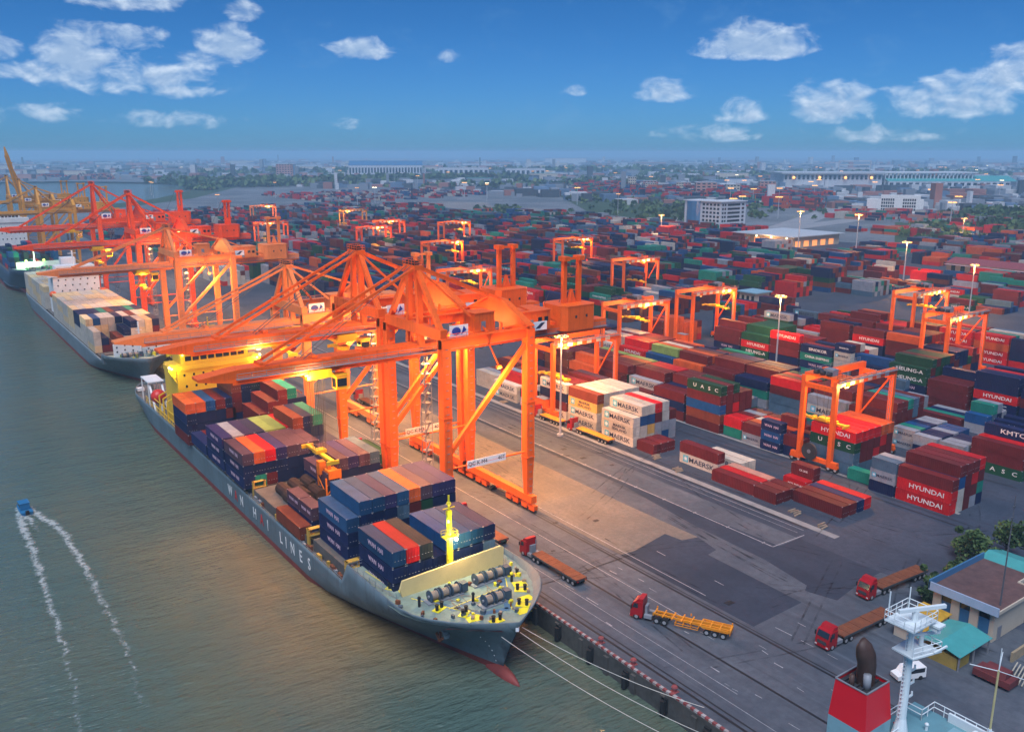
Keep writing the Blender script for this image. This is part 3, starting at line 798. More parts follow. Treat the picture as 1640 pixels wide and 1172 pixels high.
# ------------------------------------------------------------------ rubber-tyred yard gantries
RTG_STRIPE = mat('red_white_girder_paint', (0.72, 0.68, 0.64), .5, var=.1, dirt=.2)
def yard_crane(x0, yc, label, span=23.7, H=20.6, m=None, trolley=.55, lift=9.0, wb=4.3, reel=False, house=True, detail=True):
    m = m or ORANGE
    root = empty('yard_crane', (x0, yc, 0), 0, label, 'yard crane', 'wheeled yard gantry cranes over the container stacks')
    for x in (0, span):
        for y in (-wb, wb):
            b = MB().beam((x, y, 2.4), (x, y, H), 1.0, 1.15, 0)
            b.bx(x - .55, x + .55, y - .62, y + .62, 8, 8.15, 0)
            b.build('leg', m, root)
        MB().bx(x - .5, x + .5, -wb - 2.2, wb + 2.2, 1.5, 2.5).build('sill_beam', m, root)
        MB().bx(x - .45, x + .45, -wb, wb, H - 1.3, H - .2).build('end_beam', m, root)
        for y in (-wb - .9, wb + .9):
            bo = MB().bx(x - .4, x + .4, y - 1.5, y + 1.5, 1.0, 1.7).build('bogie', m, root)
            wbm = MB()
            for s in (-.95, .95): wbm.tube((x - .3, y + s, .75), (x + .3, y + s, .75), .74, 12, 0).tube((x - .32, y + s, .75), (x + .32, y + s, .75), .36, 10, 1)
            wbm.build('wheel', [BLACK, LGREY], bo)
    for y in (-wb, wb):
        b = MB().bx(-.6, span + .6, y - .55, y + .55, H, H + 1.5, 0)
        if y < 0:
            n = 6
            for i in range(n):
                xa = 1.2 + i * (span - 2.4) / n
                b.bx(xa, xa + (span - 2.4) / n * .5, y - .565, y - .55, H + .12, H + 1.38, 1)
        b.bx(-.6, span + .6, y - 1.25 if y < 0 else y + .55, y - .55 if y < 0 else y + 1.25, H + 1.2, H + 1.26, 2)
        yy = y - 1.25 if y < 0 else y + 1.25
        if detail: b.rail([(-.6, yy, H + 1.26), (span + .6, yy, H + 1.26)], 1.05, 2.0, .045, 2)
        b.build('girder', [m, RTG_STRIPE, GREY], root)
    tx = span * trolley
    b = MB().bx(tx - 2.6, tx + 2.6, -wb - .4, wb + .4, H + 1.6, H + 2.1, 0).bx(tx - 1.7, tx + .4, -2.4, .2, H + 2.1, H + 3.7, 1).bx(tx + .6, tx + 2.2, -2.0, 2.2, H + 2.1, H + 3.2, 0)
    b.bx(tx - 1.6, tx + .2, .7, 2.6, H + 2.1, H + 3.0, 2)
    for y in (-1.8, 0, 1.8): b.tube((tx - 2.2, y - .5, H + 2.7), (tx - 2.2, y + .5, H + 2.7), .55, 9, 2)
    b.rail([(tx - 2.6, -wb, H + 2.1), (tx + 2.6, -wb, H + 2.1)], 1.1, 1.3, .05, 2)
    b.build('trolley', [m, GREY, DARK], root)
    cb = MB().bx(tx + 2.7, tx + 4.4, -1.2, .9, H - 1.6, H + .9).build('operator_cab', m, root)
    MB().bx(tx + 2.8, tx + 4.3, -1.24, -1.2, H - 1.0, H + .3).build('window', GLASS, cb)
    b = MB().bx(tx - 1.1, tx + 1.1, -1.2, 1.2, lift + .6, lift + 1.3).bx(tx - .45, tx + .45, -6, 6, lift + .2, lift + .7)
    for y in (-6, 6): b.bx(tx - 1.22, tx + 1.22, y - .22, y + .22, lift, lift + .6)
    for y in (-3, 3): b.bx(tx - 1.0, tx + 1.0, y - .3, y + .3, lift + .3, lift + 1.0)
    b.build('spreader', YELLOW, root)
    b = MB()
    for dx in (-1, 1):
        for y in (-1, 1): b.tube((tx + dx * 1.8, y * 2.2, H + 1.7), (tx + dx, y, lift + 1.2), .05, 4, caps=False)
    b.build('hoist_ropes', WIRE, root)
    if house:
        b = MB().bx(-1.2, 1.0, -1.9, 2.1, 2.5, 5.2, 0).bx(-1.3, 1.1, -2, 2.2, 5.2, 5.35, 1)
        b.build('power_house', [m, GREY], root)
    if reel:
        b = MB().tube((-.9, 1.0, 3.7), (-.4, 1.0, 3.7), 2.1, 22, 0).tube((-.95, 1.0, 3.7), (-.3, 1.0, 3.7), .5, 12, 1)
        b.build('cable_reel', [DARK, GREY], root)
    if detail:
        b = MB()
        for z in np.arange(3, H, 1.2): b.bx(span - .7, span - .55, -wb - .3, -wb + .3, z, z + .08)
        for y in (-.3, .26): b.bx(span - .72, span - .53, -wb + y, -wb + y + .05, 2.5, H)
        b.build('ladder', GREY, root)
        MB().beam((span, -wb + .5, H - .6), (span, wb - .4, 8.2), .4, .4).build('brace', m, root)
    point_light('gantry_lamp', (tx + 1.5, -wb - 1.2, H - 1.2), RTG_W, (1.0, .45, .12), .6, root)
    lp = MB().bx(tx - .4, tx + .4, -wb - .75, -wb - .6, H - .35, H - .1, 0).bx(3, 3.8, -wb - .75, -wb - .6, H - .35, H - .1, 0).build('floodlight', [LAMP_SODIUM], root)
    return root

RTGS = [(176.4, 121.0, 'orange yard crane over the orange-topped stack, with a big dark cable reel at its foot', dict(reel=True, trolley=.12, lift=10.6, house=False)),
 (148.9, 193.0, 'orange yard crane beside the front lamp mast, over the cream boxes', dict(trolley=.16, lift=10.8)),
 (206.8, 229.0, 'orange yard crane third inland, left of the crane over the blue-roofed hut', dict(trolley=.5, lift=15)),
 (249.3, 234.0, 'orange yard crane standing beside the small blue-roofed hut', dict(trolley=.75, lift=14)),
 (298.0, 326.0, 'orange yard crane above a row of yellow-lit boxes in mid yard', dict(trolley=.55, lift=10)),
 (341.5, 429.0, 'orange yard crane alone in mid yard behind the quay crane tail posts', dict(trolley=.7, lift=15)),
 (264.0, 460.0, 'orange yard crane with the brightest lamp on its girder', dict(trolley=.8, lift=15)),
 (352.0, 588.0, 'orange yard crane hung with a string of lamps deep in the yard', dict(trolley=.7, lift=15)),
 (280.0, 583.0, 'orange yard crane in front of the white stacks deep in the yard', dict(trolley=.5, lift=8, m=RED)),
 (317.0, 630.0, 'slender orange yard crane beside the white stacks', dict(trolley=.4, lift=12)),
 (352.5, 770.0, 'yellow yard crane at the far end of the white stacks', dict(m=CYELLOW, trolley=.1)),
 (307.0, 885.0, 'pale orange yard crane behind the pale quay crane house', dict(m=PEACH, trolley=.6)),
 (233.5, 666.0, 'bright orange yard crane farthest along the quayside rows', dict(trolley=.3)),
 (205.0, 342.0, 'orange yard crane behind the apex of the foremost quay crane', dict(trolley=.6, lift=15)),
 (317.3, 184.0, 'orange yard crane beside the open roadway, carrying a yellow spreader', dict(trolley=.6, lift=14.5)),
 (279.5, 150.0, 'tall orange yard crane nearest the roadway with a box hoist half lowered', dict(trolley=.22, lift=8.5))]
for x, y, l, kw in RTGS:
    yard_crane(x, y, l, detail=(y < 400), **kw)
# ------------------------------------------------------------------ ships
HULLB = mat('blue_grey_hull_paint', (0.105, 0.15, 0.17), .55, var=.25, scale=.14, dirt=.5, dirt_col=(.17, .16, .16), streak=.55, streak_col=(.06, .05, .045))
HULLD = mat('dark_blue_hull_paint', (0.03, 0.05, 0.08), .5, var=.2, scale=.1, dirt=.3)
HULLG = mat('grey_hull_paint', (0.13, 0.17, 0.19), .55, var=.2, scale=.12, dirt=.45, dirt_col=(.07, .06, .05), streak=.55, streak_col=(.07, .05, .04))
BOOT = mat('red_boot_topping', (0.20, 0.035, 0.028), .6, var=.3, scale=.3, dirt=.5, dirt_col=(.07, .03, .025))
DECKG = mat('green_grey_deck_paint', (0.19, 0.25, 0.215), .7, var=.3, scale=.5, dirt=.65, dirt_col=(.16, .12, .08))
DECKB = mat('blue_walkway_paint', (0.10, 0.17, 0.24), .7, var=.25, scale=.4)
SHIPY = mat('ship_yellow_paint', (0.78, 0.47, 0.03), .45, var=.08, scale=.2, dirt=.12)
CREAM = mat('cream_paint', (0.72, 0.55, 0.24), .55, var=.1, dirt=.2, dirt_col=(.45, .25, .1))
LIMEY = mat('bright_yellow_paint', (0.75, 0.62, 0.02), .5, var=.1)
HATCH = mat('hatch_cover_paint', (0.11, 0.10, 0.09), .7, var=.35, dirt=.5)
WINCHM = mat('winch_dark_blue', (0.045, 0.075, 0.11), .6, var=.3, dirt=.5, dirt_col=(.1, .06, .04))
ROPEC = mat('coiled_rope', (0.3, 0.22, 0.16), .85, var=.3, scale=2)

def ship_hull(root, cx, y0, y1, half, deck_z, fc_z, fc_len, m, boot_z=-2.3, bul=1.1, bottom=-6.0, Lwl=46.0, Ldk=20.0, stern=18.0):
    """lofted hull: fine waterline, flared forecastle, raked stem, rounded stern; keeps a bulwark round the forecastle"""
    ys = [0, .4, 1.2, 2.5, 4, 6, 8.5, 11, 14, 18, 22, 27, 31.9, 32.0, 36, 42, 50, 60]
    ys = [y for y in ys if y < fc_len - .01] + [fc_len - .01, fc_len + 2.5] + [y for y in ys if y > fc_len + 3]
    Ltot = y1 - y0
    n = 14
    ys += [60 + (Ltot - 60 - stern) * i / n for i in range(1, n + 1)] + [Ltot - stern * (1 - k) for k in (.3, .55, .75, .88, .96, 1.0)]
    zs0 = [bottom, -4.2, -3.5, boot_z, boot_z, -.8, .8]
    def stem(z):
        f = max(0, min(1, (z + 3.0) / (fc_z + bul + 3.0)))
        return 4.6 * (1 - f ** 1.15)
    def hb(y, z):
        f = max(0, min(1, (z + 3.5) / (fc_z + 4.0)))
        L = Lwl + (Ldk - Lwl) * f ** .8; p = 1.12 + 1.15 * f ** 1.2
        d = y - stem(z)
        if d <= 0: return 0.0
        a = half * (1 - (1 - min(1, d / L)) ** p)
        e = Ltot - y
        g = max(0, min(1, (z + 4) / 6.0))
        s2 = (stern * 2.2) * (1 - g) + stern * .9 * g
        end = (.15 * (1 - g) + .62 * g)
        if e < s2: a = min(a, half * (end + (1 - end) * (1 - (1 - e / s2) ** 2.2)))
        return a
    rows = []
    for y in ys:
        top = fc_z + bul if y < fc_len else deck_z + 1.0 + (fc_z - deck_z) * 0.0
        zt = zs0 + [.8 + (top - .8) * k for k in (.33, .66, 1.0)]
        rows.append([(y, z) for z in zt])
    nz = len(rows[0])
    v = []; f = []; mi = []
    for side in (-1, 1):
        o = len(v)
        for r in rows:
            for y, z in r:
                yy = max(y, stem(z))
                v.append((side * hb(max(y, stem(z) + .001), z), yy, z))
        for i in range(len(rows) - 1):
            for j in range(nz - 1):
                if j == 3: continue
                a = o + i * nz + j
                q = (a, a + nz, a + nz + 1, a + 1)
                f.append(q); mi.append(1 if j < 3 else 0)
    hn = len(rows) * nz
    k = (len(rows) - 1) * nz                        # transom
    for j in range(nz - 1):
        f.append((k + j, hn + k + j, hn + k + j + 1, k + j + 1)); mi.append(0 if j > 3 else 1)
    me = bpy.data.meshes.new('hull'); me.from_pydata(v, [], f)
    me.materials.append(m); me.materials.append(BOOT)
    me.polygons.foreach_set('material_index', mi)
    bm = bmesh.new(); bm.from_mesh(me); bmesh.ops.remove_doubles(bm, verts=bm.verts, dist=.002); bmesh.ops.recalc_face_normals(bm, faces=bm.faces); bm.to_mesh(me); bm.free()
    h = link('hull', me, root, smooth=True)
    me.update()
    mod = h.modifiers.new('shell', 'SOLIDIFY'); mod.thickness = .22; mod.offset = -1
    # decks
    def deck(name, ya, yb, z, mm):
        b = MB(); pts = [y for y in ys if ya < y < yb]
        pts = [ya] + pts + [yb]
        L_ = []; R_ = []
        for y in pts:
            w = max(0.02, hb(max(y, stem(z) + .01), z) - .12)
            L_.append((-w, max(y, stem(z)), z)); R_.append((w, max(y, stem(z)), z))
        n = len(pts)
        b.add(L_ + R_, [(i, n + i, n + i + 1, i + 1) for i in range(n - 1)])
        return b.build(name, mm, root)
    deck('foredeck', 0, fc_len, fc_z, DECKG)
    deck('main_deck', fc_len, Ltot - .1, deck_z, HATCH)
    b = MB(); w = hb(fc_len, fc_z) - .1
    b.bx(-w, w, fc_len - .12, fc_len + .12, deck_z, fc_z - .01)
    b.build('forecastle_bulkhead', m, root)
    return hb

def windlass(root, x, y, z, n=3):
    b = MB()
    b.bx(x - n * .95 - .4, x + n * .95 + .4, y - .9, y + .9, z, z + .25, 0)
    b.tube((x - n * .95, y, z + 1.05), (x + n * .95, y, z + 1.05), .22, 8, 0)
    w = b.build('winch', [GREY], root)
    for i in range(n):
        xx = x + (i - (n - 1) / 2) * 1.9
        d = MB().tube((xx - .62, y, z + 1.05), (xx + .62, y, z + 1.05), .68, 14, 1)
        for s in (-.68, .68): d.tube((xx + s - .06, y, z + 1.05), (xx + s + .06, y, z + 1.05), 1.0, 16, 0)
        d.build('rope_drum', [WINCHM, ROPEC], w)
    MB().bx(x + n * .95 + .2, x + n * .95 + 1.3, y - .6, y + .6, z + .25, z + 1.7).build('winch_motor', WINCHM, w)
    return w

def bitts(root, x, y, z, rz=0, m=None):
    b = MB().box((x, y, z + .06), (2.2, 1.3, .1), 1, rz)
    for s in (-.6, .6):
        px, py = x + s * math.cos(rz), y + s * math.sin(rz)
        b.tube((px, py, z), (px, py, z + .95), .27, 10, 0).tube((px, py, z + .95), (px, py, z + 1.05), .34, 10, 2)
    return b.build('mooring_bitts', [BLACK, LIMEY, BLACK], root)

# ---- the grey-blue ship at the front berth
SX, SY = 68.1, 93.4
ship1 = empty('container_ship', (SX, SY, 0), 0, 'grey-blue container ship with yellow bridge and cream breakwater, its name in white on the side', 'container ship')
hb1 = ship_hull(ship1, SX, SY, 288.0, 12.6, 2.1, 6.0, 32.0, HULLB, Ldk=15.5)
# bulbous bow breaking the surface
b = MB()
ring = []
for y, r, z in ((7.5, 2.2, -4.4), (4.6, 2.0, -4.0), (2.5, 1.45, -3.75), (1.0, .8, -3.62), (.1, .12, -3.5)):
    ring.append([(r * .62 * math.cos(t * math.pi / 5), y, z + r * .95 * math.sin(t * math.pi / 5)) for t in range(10)])
vs = [p for r in ring for p in r]
b.add(vs, [(i * 10 + j, (i + 1) * 10 + j, (i + 1) * 10 + (j + 1) % 10, i * 10 + (j + 1) % 10) for i in range(4) for j in range(10)] + [tuple(range(40, 50))])
b.build('bulbous_bow', BOOT, ship1, smooth=True)
# ship's name along the water side
for ch, yw in (('W', 93.2), ('A', 89.4), ('N', 85.6), ('H', 77.4), ('A', 73.3), ('I', 69.8), ('L', 62.6), ('I', 59.9), ('N', 56.6), ('E', 52.6), ('S', 48.6)):
    o = link('name_letter', SHIP_T[ch], ship1)
    x = -hb1(yw, .6) - .06
    x2 = -hb1(yw - 1.5, .6)
    x3 = -hb1(yw + 1.5, .6)
    o.location = (x - .02, yw, .35); o.rotation_euler = (0, R(-3), R(-90) - math.atan2(x2 - x3, 3.0) * 1)
# bow emblem with red whiskers, anchors
for s in (-1, 1):
    for (y, z, dz) in ((7.4, 5.4, .55), (5.2, 5.35, .5), (3.6, 5.3, .45)):
        x = hb1(y, z) + .1; x2 = hb1(y - 1.6, z) + .1
        b = MB(); xt = hb1(y, z + dz) + .1; xt2 = hb1(y - 1.6, z + dz) + .1; b.add([(s * x, y - .12, z), (s * x2, y - 1.72, z - .05), (s * xt2, y - 1.72, z + dz - .1), (s * xt, y - .12, z + .14)], [(0, 1, 2, 3)])
        b.build('bow_stripe', STRIPE_R, ship1)
    y, z = 11.5, 2.2
    x = hb1(y, z)
    b = MB()
    for t in range(9):
        a0 = math.pi * (.02 + .96 * t / 9); a1 = math.pi * (.02 + .96 * (t + 1) / 9)
        b.beam((s * (x + .35), y - 1.9 * math.cos(a0), z + 1.5 * math.sin(a0)), (s * (x + .35), y - 1.9 * math.cos(a1), z + 1.5 * math.sin(a1)), .9, .5)
    b.build('anchor_pocket_rim', HULLB, ship1)
    b = MB().beam((s * (x + .3), y, z + .8), (s * (x + .5), y, z - 1.1), .35, .35).beam((s * (x + .5), y - 1.0, z - .3), (s * (x + .55), y, z - 1.2), .35, .4).beam((s * (x + .5), y + 1.0, z - .3), (s * (x + .55), y, z - 1.2), .35, .4)
    b.build('anchor', RUST, ship1)
b = MB().prism([(0, .35), (.34, .66), (.2, .85), (-.2, .85), (-.34, .66)], 'z', 5.5, 6.1); b.build('bow_badge', SIGNW, ship1)
b = MB()
for s in (-1, 1):
    for k in range(7): b.box((s * (hb1(5.5, -2.6 + k) + .06), 5.4, -2.6 + k), (.05, .2, .12))
b.build('draught_marks', WHITE, ship1)
# foredeck: breakwater, winches, bitts, painted walkways, mast
MB().prism([(-9.4, 6.0), (9.9, 6.0), (10.1, 9.2), (9.5, 9.6), (-9.3, 8.7), (-9.8, 7.3)], 'y', 18.6, 18.95, 0).build('breakwater', CREAM, ship1)
b = MB()
for x in np.arange(-8, 9, 2.6): b.prism([(18.95, 6.0), (20.6, 6.0), (18.95, 8.6)], 'x', x - .06, x + .06)
b.build('breakwater_stays', CREAM, ship1)
windlass(ship1, -4.2, 14.6, 6.0, 3); windlass(ship1, 4.6, 15.2, 6.0, 3); windlass(ship1, 1.0, 8.6, 6.0, 2)
for x, y, rz in ((-9.2, 22.5, .5), (-6.6, 12.0, .4), (-4.2, 8.6, .6), (4.6, 5.6, -.8), (7.2, 9.6, -.7), (9.2, 14.5, -.5), (-1.4, 4.0, 0), (10.2, 25, -.3)): bitts(ship1, x, y, 6.0, rz)
b = MB()
for p, q, w in (((-8, 17, 6.03), (-2, 7, 6.03), .9), ((2, 6, 6.03), (8.6, 17.6, 6.03), .9), ((-2, 7, 6.03), (2.2, 6, 6.03), .9), ((-5.4, 10.6, 6.03), (5.6, 11.6, 6.03), .8), ((8.6, 17.6, 6.03), (9.6, 26, 6.03), .9)): b.beam(p, q, w, .02)
b.build('walkway_stripe', DECKB, ship1)
b = MB()
for x, y in ((-7.8, 20.6), (-3.8, 6.6), (6.2, 7.0), (8.2, 11.4), (3.6, 4.2), (9.6, 21)): b.box((x, y, 6.035), (2.3, 1.7, .02), 0, random.uniform(-.5, .5))
for p, q in (((-8.5, 17.4, 6.05), (-2.4, 6.6, 6.05)), ((2.4, 5.4, 6.05), (9.3, 17.6, 6.05)), ((-5.4, 11.2, 6.05), (5.6, 12.2, 6.05)), ((9.1, 17.8, 6.05), (10.2, 27, 6.05)), ((-9.6, 24, 6.05), (-10.2, 30, 6.05))): b.beam(p, q, .14, .02)
b.build('deck_markings', LIMEY, ship1)
b = MB()
for i_, (x, y, s) in enumerate(((-8.7, 14.5, 1), (7.6, 12.8, 1), (-1.2, 10.8, 1), (3.4, 10.0, 1))): b.tube((x, y, 6), (x, y, 7.3), .22, 8, 0).sphere((x, y, 7.45), .3, 8, 5, i_ % 2) if True else None
b.build('deck_vents', [BLACK, LIMEY], ship1)
b = MB()
for i in range(44):
    y = random.uniform(4.5, 18); x = random.uniform(-1, 1) * (hb1(y, 6) - 1.2); b.box((x, y, 6.2), (random.uniform(.2, .8), random.uniform(.2, .8), random.uniform(.3, .9)), i % 4, random.random())
for i in range(12):
    x, y = random.uniform(-4, 4), random.uniform(11, 17); b.path([(x, y, 6.08), (x + random.uniform(-1.5, 1.5), y - random.uniform(1, 2.5), 6.08), (x * .6 + random.uniform(-1, 1), y - random.uniform(3, 5), 6.08)], .06, 4, 3)
b.build('deck_gear', [LIMEY, RUST, WINCHM, ROPEC], ship1)
ms = MB().beam((0, 19.6, 6), (0, 19.6, 17.2), .9, .9, 0, .6, .6).bx(-1.2, 1.2, 18.9, 20.2, 13.4, 13.55, 0)
for z in np.arange(6.5, 17, .7): ms.bx(-.75, -.45, 18.95, 19.05, z, z + .09, 0)
for x in (-.8, -.4): ms.bx(x, x + .06, 18.95, 19.03, 6, 17, 0)
ms.rail([(-1.2, 18.9, 13.5), (1.2, 18.9, 13.5), (1.2, 20.2, 13.5), (-1.2, 20.2, 13.5)], 1.0, .8, .04, 0)
ms.tube((0, 19.6, 17.2), (0, 19.6, 20.6), .16, 6, 0).bx(-1.1, 1.1, 19.5, 19.7, 18.4, 18.5, 0).bx(-.4, .4, 19.3, 19.9, 17.2, 18.0, 0).sphere((0, 19.6, 19.2), .4, 8, 5, 0)
mast1 = ms.build('foremast', [LIMEY], ship1)
MB().sphere((.7, 18.7, 13.2), .33, 10, 6).build('lamp', LAMP_WHITE, mast1)
MB().sphere((-.5, 19.0, 16.4), .3, 8, 5).build('lamp', LAMP_GREEN, mast1)
point_light('mast_lamp', (SX + .9, SY + 17.9, 12.9), 2600, (1, .75, .35), .3)
point_light('mast_lamp', (SX - .9, SY + 18.4, 16.4), 120, (.5, 1, .1), .3)
# railings round the main deck, hatch coamings and lashing bridges
b = MB()
for s in (-1, 1):
    b.rail([(s * 10.6, 18.4, 6.0), (s * 11.4, 24, 6.0), (s * 11.9, 31.6, 6.0)], 1.1, 1.6, .045)
    b.rail([(s * (hb1(y, 3) - .35), y, 2.1) for y in (35, 60, 90, 120, 150, 178)], 1.1, 2.5, .04)
b.rail([(-10.6, 32.2, 6.0), (10.6, 32.2, 6.0)], 1.1, 1.6, .045)
b.build('guard_rail', GREY, ship1)
b = MB()
for ya, yb, w in ((20.6, 33.2, 9.3), (37, 50.2, 11.0), (53, 65.6, 11.4), (66.4, 80.8, 11.4), (81.6, 94, 11.4), (94.8, 107, 11.4), (108, 120, 11.4), (121, 134, 11.4)):
    b.bx(-w, w, ya, yb, 2.1, 4.4)
b.build('hatch_coaming', HATCH, ship1)
LASH = mat('lashing_bridge_yellow', (0.5, 0.3, 0.05), .6, var=.25, dirt=.6, dirt_col=(.13, .07, .03))
for y in (35.1, 51.6, 81.2, 94.4, 120.5):
    b = MB()
    for s in (-1, 1):
        for x in (8.9, 11.3): b.bx(s * x - .16, s * x + .16, y - .5, y + .5, 2.1, 6.0)
        b.bx(min(s * 8.7, s * 11.5), max(s * 8.7, s * 11.5), y - .6, y + .6, 4.6, 4.75); b.bx(min(s * 8.7, s * 11.5), max(s * 8.7, s * 11.5), y - .6, y + .6, 5.9, 6.0)
        b.beam((s * 8.9, y, 2.1), (s * 11.3, y, 4.6), .18, .18)
    b.build('lashing_bridge', LASH, ship1)
b = MB()
for i in range(70):
    s = random.choice((-1, -1, 1)); y = random.uniform(36, 140)
    b.box((s * random.uniform(11.5, 11.9), y, 2.1 + random.uniform(.3, .7)), (.5, random.uniform(.4, 1.6), random.uniform(.6, 1.6)), i % 3)
b.build('deck_fittings', [LASH, RUST, GREY], ship1)
# open hold with dark covered cargo humps amidships
b = MB()
for i, (x, y) in enumerate(((-7.4, 69), (-4.6, 70), (-1.8, 69.4), (-7.0, 74), (-4.0, 75), (-1.0, 75.4), (1.4, 71), (1.6, 77))):
    b.tube((x, y - 2.4, 5.2), (x, y + 2.4, 5.2), 1.35, 12)
b.build('steel_coil_cargo', mat('dark_rusty_coil', (0.035, 0.02, 0.015), .7, var=.4, scale=.6, dirt=.4, dirt_col=(.1, .05, .03)), ship1)
# deck crane / spreader frame on the hatch, bright orange-yellow
b = MB().bx(-.2, 2.6, 66.8, 69.4, 8.4, 10.2, 0).bx(-1.0, .4, 69.6, 71.2, 8.8, 11.6, 0).bx(.2, .9, 68, 69, 10.2, 11.4, 0)
for x in (-.8, 2.4):
    for y in (67, 71): b.bx(x - .15, x + .15, y - .15, y + .15, 4.4, 8.8, 0)
b.beam((-.8, 67, 5), (2.4, 67, 8), .2, .2).beam((-.8, 71, 8), (-.8, 67, 5), .2, .2)
b.bx(0, 1.6, 65.8, 66.8, 4.4, 6.4, 1)
b.build('deck_winch_frame', [mat('deck_orange_paint', (.75, .2, .015), .5, var=.15, dirt=.3), LASH], ship1)
MB().bx(-5.6, -2.8, 50.6, 52.4, 8.2, 9.0).build('hatch_locker', mat('pale_yellow_paint', (.6, .55, .25), .6, dirt=.3), ship1)
# yellow superstructure with bridge wings
YF = 140.0
b = MB().bx(-10.2, 10.8, YF, YF + 13, 2.1, 18.2, 0)
b.bx(-12.3, 12.3, YF - .5, YF + 5.0, 18.2, 19.5, 0)
b.bx(-9.0, 9.0, YF - .2, YF + 8, 19.5, 22.2, 0).bx(-9.4, 9.4, YF - .6, YF + 8.4, 22.2, 22.5, 0)
for s in (-1, 1): b.prism([(s * 10.4, 18.2), (s * 12.2, 18.2), (s * 10.4, 14.6)], 'y', YF, YF + .3, 0)
b.bx(-6, 6, YF + 2, YF + 7, 22.5, 23.7, 0)
house1 = b.build('superstructure', [SHIPY], ship1)
b = MB()
for i in range(8):
    x = -7.9 + i * 2.02
    b.bx(x, x + (1.6 if i != 4 else 1.85), YF - .28, YF - .2, 20.5, 21.7)
b.build('bridge_window', GLASS, house1)
b = MB()
for z in (16.4, 13.3, 10.2, 7.1):
    for i in range(8):
        x = -8.6 + i * 2.5 + (.4 if z < 14 else 0)
        b.bx(x, x + .5, YF - .05, YF, z, z + .62)
b.build('window', GLASS, house1)
b = MB().rail([(-12.2, YF - .4, 19.5), (12.2, YF - .4, 19.5)], .5, 2.0, .05).rail([(-9.3, YF - .5, 22.5), (9.3, YF - .5, 22.5), (9.3, YF + 8, 22.5), (-9.3, YF + 8, 22.5), (-9.3, YF - .5, 22.5)], 1.1, 2.0, .045)
b.bx(-10.3, 10.9, YF - .06, YF, 17.2, 17.3)
b.build('guard_rail', SHIPY, house1)
rm = MB().tube((0, YF + 4, 23.7), (0, YF + 4, 31), .3, 8, 0, .15).bx(-1.8, 1.8, YF + 3.9, YF + 4.1, 28.4, 28.6, 0).bx(-1.4, 1.4, YF + 3.2, YF + 3.5, 26.2, 26.5, 1).build('radar_mast', [SHIPY, WHITE], ship1)
fn = MB().prism([(-2.6, YF + 15), (2.6, YF + 15), (2.6, YF + 20), (-2.6, YF + 20)], 'z', 2.1, 25, 0).bx(-2.7, 2.7, YF + 14.9, YF + 20.1, 22, 24.2, 1).build('funnel', [SHIPY, HULLD], ship1)
for x, y, z, mm in ((-11.6, YF - .7, 19.0, LAMP_GREEN), (-12.2, YF - .7, 19.4, LAMP_WHITE), (11.3, YF - .7, 19.2, LAMP_GREEN), (12.1, YF - .7, 19.8, LAMP_WHITE), (-8.6, YF - .7, 22.3, LAMP_GREEN)):
    MB().sphere((x, y, z), .33, 8, 5).build('lamp', mm, house1)
for x in (-11.6, 11.3): point_light('wing_lamp', (SX + x, SY + YF - 1.6, 18.8), 700, (.75, 1, .15), .4)
# stern: lifeboat, davit frames, rails, aft crane
b = MB()
for y in (146, 150, 154):
    b.beam((-12.0, y, 2.1), (-12.0, y, 8.5), .35, .35).beam((-12.0, y, 8.5), (-9.6, y, 9.6), .3, .3)
for z in (4.2, 6.2): b.bx(-12.1, -11.9, 140, 160, z, z + .15)
b.rail([(-11.9, 120, 2.1), (-12.0, 150, 2.1), (-11.6, 172, 2.1)], 2.2, 2.0, .07)
b.build('davit_frame', SHIPY, ship1)
b = MB().sphere((-10.2, 163, 6.0), 2.1, 14, 8, 0)
b.build('lifeboat', mat('lifeboat_red', (.6, .03, .02), .4, var=.08), ship1, smooth=True)
b = MB().beam((-8.6, 160, 2.1), (-8.0, 168, 9.6), .5, .5).beam((-11.8, 160, 2.1), (-11.4, 168, 9.6), .5, .5).bx(-12, -7.6, 166, 175, 9.4, 9.7)
for x in (-11.8, -7.8):
    for y in (167, 174.6): b.bx(x - .15, x + .15, y - .15, y + .15, 2.1, 9.5)
b.build('boat_ramp', WHITE, ship1)
b = MB().bx(-9, 9, 158, 186, 2.1, 2.3, 1)
for i in range(22): b.box((random.uniform(-10.5, 8), random.uniform(160, 188), 2.9), (random.uniform(.6, 2), random.uniform(.6, 2.2), random.uniform(.8, 2.2)), i % 3)
b.build('stern_gear', [WHITE, HATCH, DECKB], ship1)

# ---- mooring lines from the bow to the quay ahead
def line(name, p, q, sag, label, r=.045):
    pts = []
    for i in range(17):
        t_ = i / 16; v = Vector(p).lerp(Vector(q), t_); v.z -= sag * 4 * t_ * (1 - t_); pts.append(v)
    return tag(MB().path(pts, r, 5).build(name, ROPE), label, 'mooring line', 'mooring lines of the grey-blue ship')
line('mooring_line', (69.6, 95.0, 5.2), (82.1, 70.0, .7), 1.0, 'pale mooring line nearest the quay wall, from the grey bow')
line('mooring_line', (68.7, 94.2, 5.0), (80.9, 58.0, .5), 1.6, 'middle pale mooring line, stretched over the water from the grey bow')
line('mooring_line', (66.3, 95.6, 4.4), (80.9, 48.0, .3), 2.2, 'outermost thin mooring line, nearest the open water')

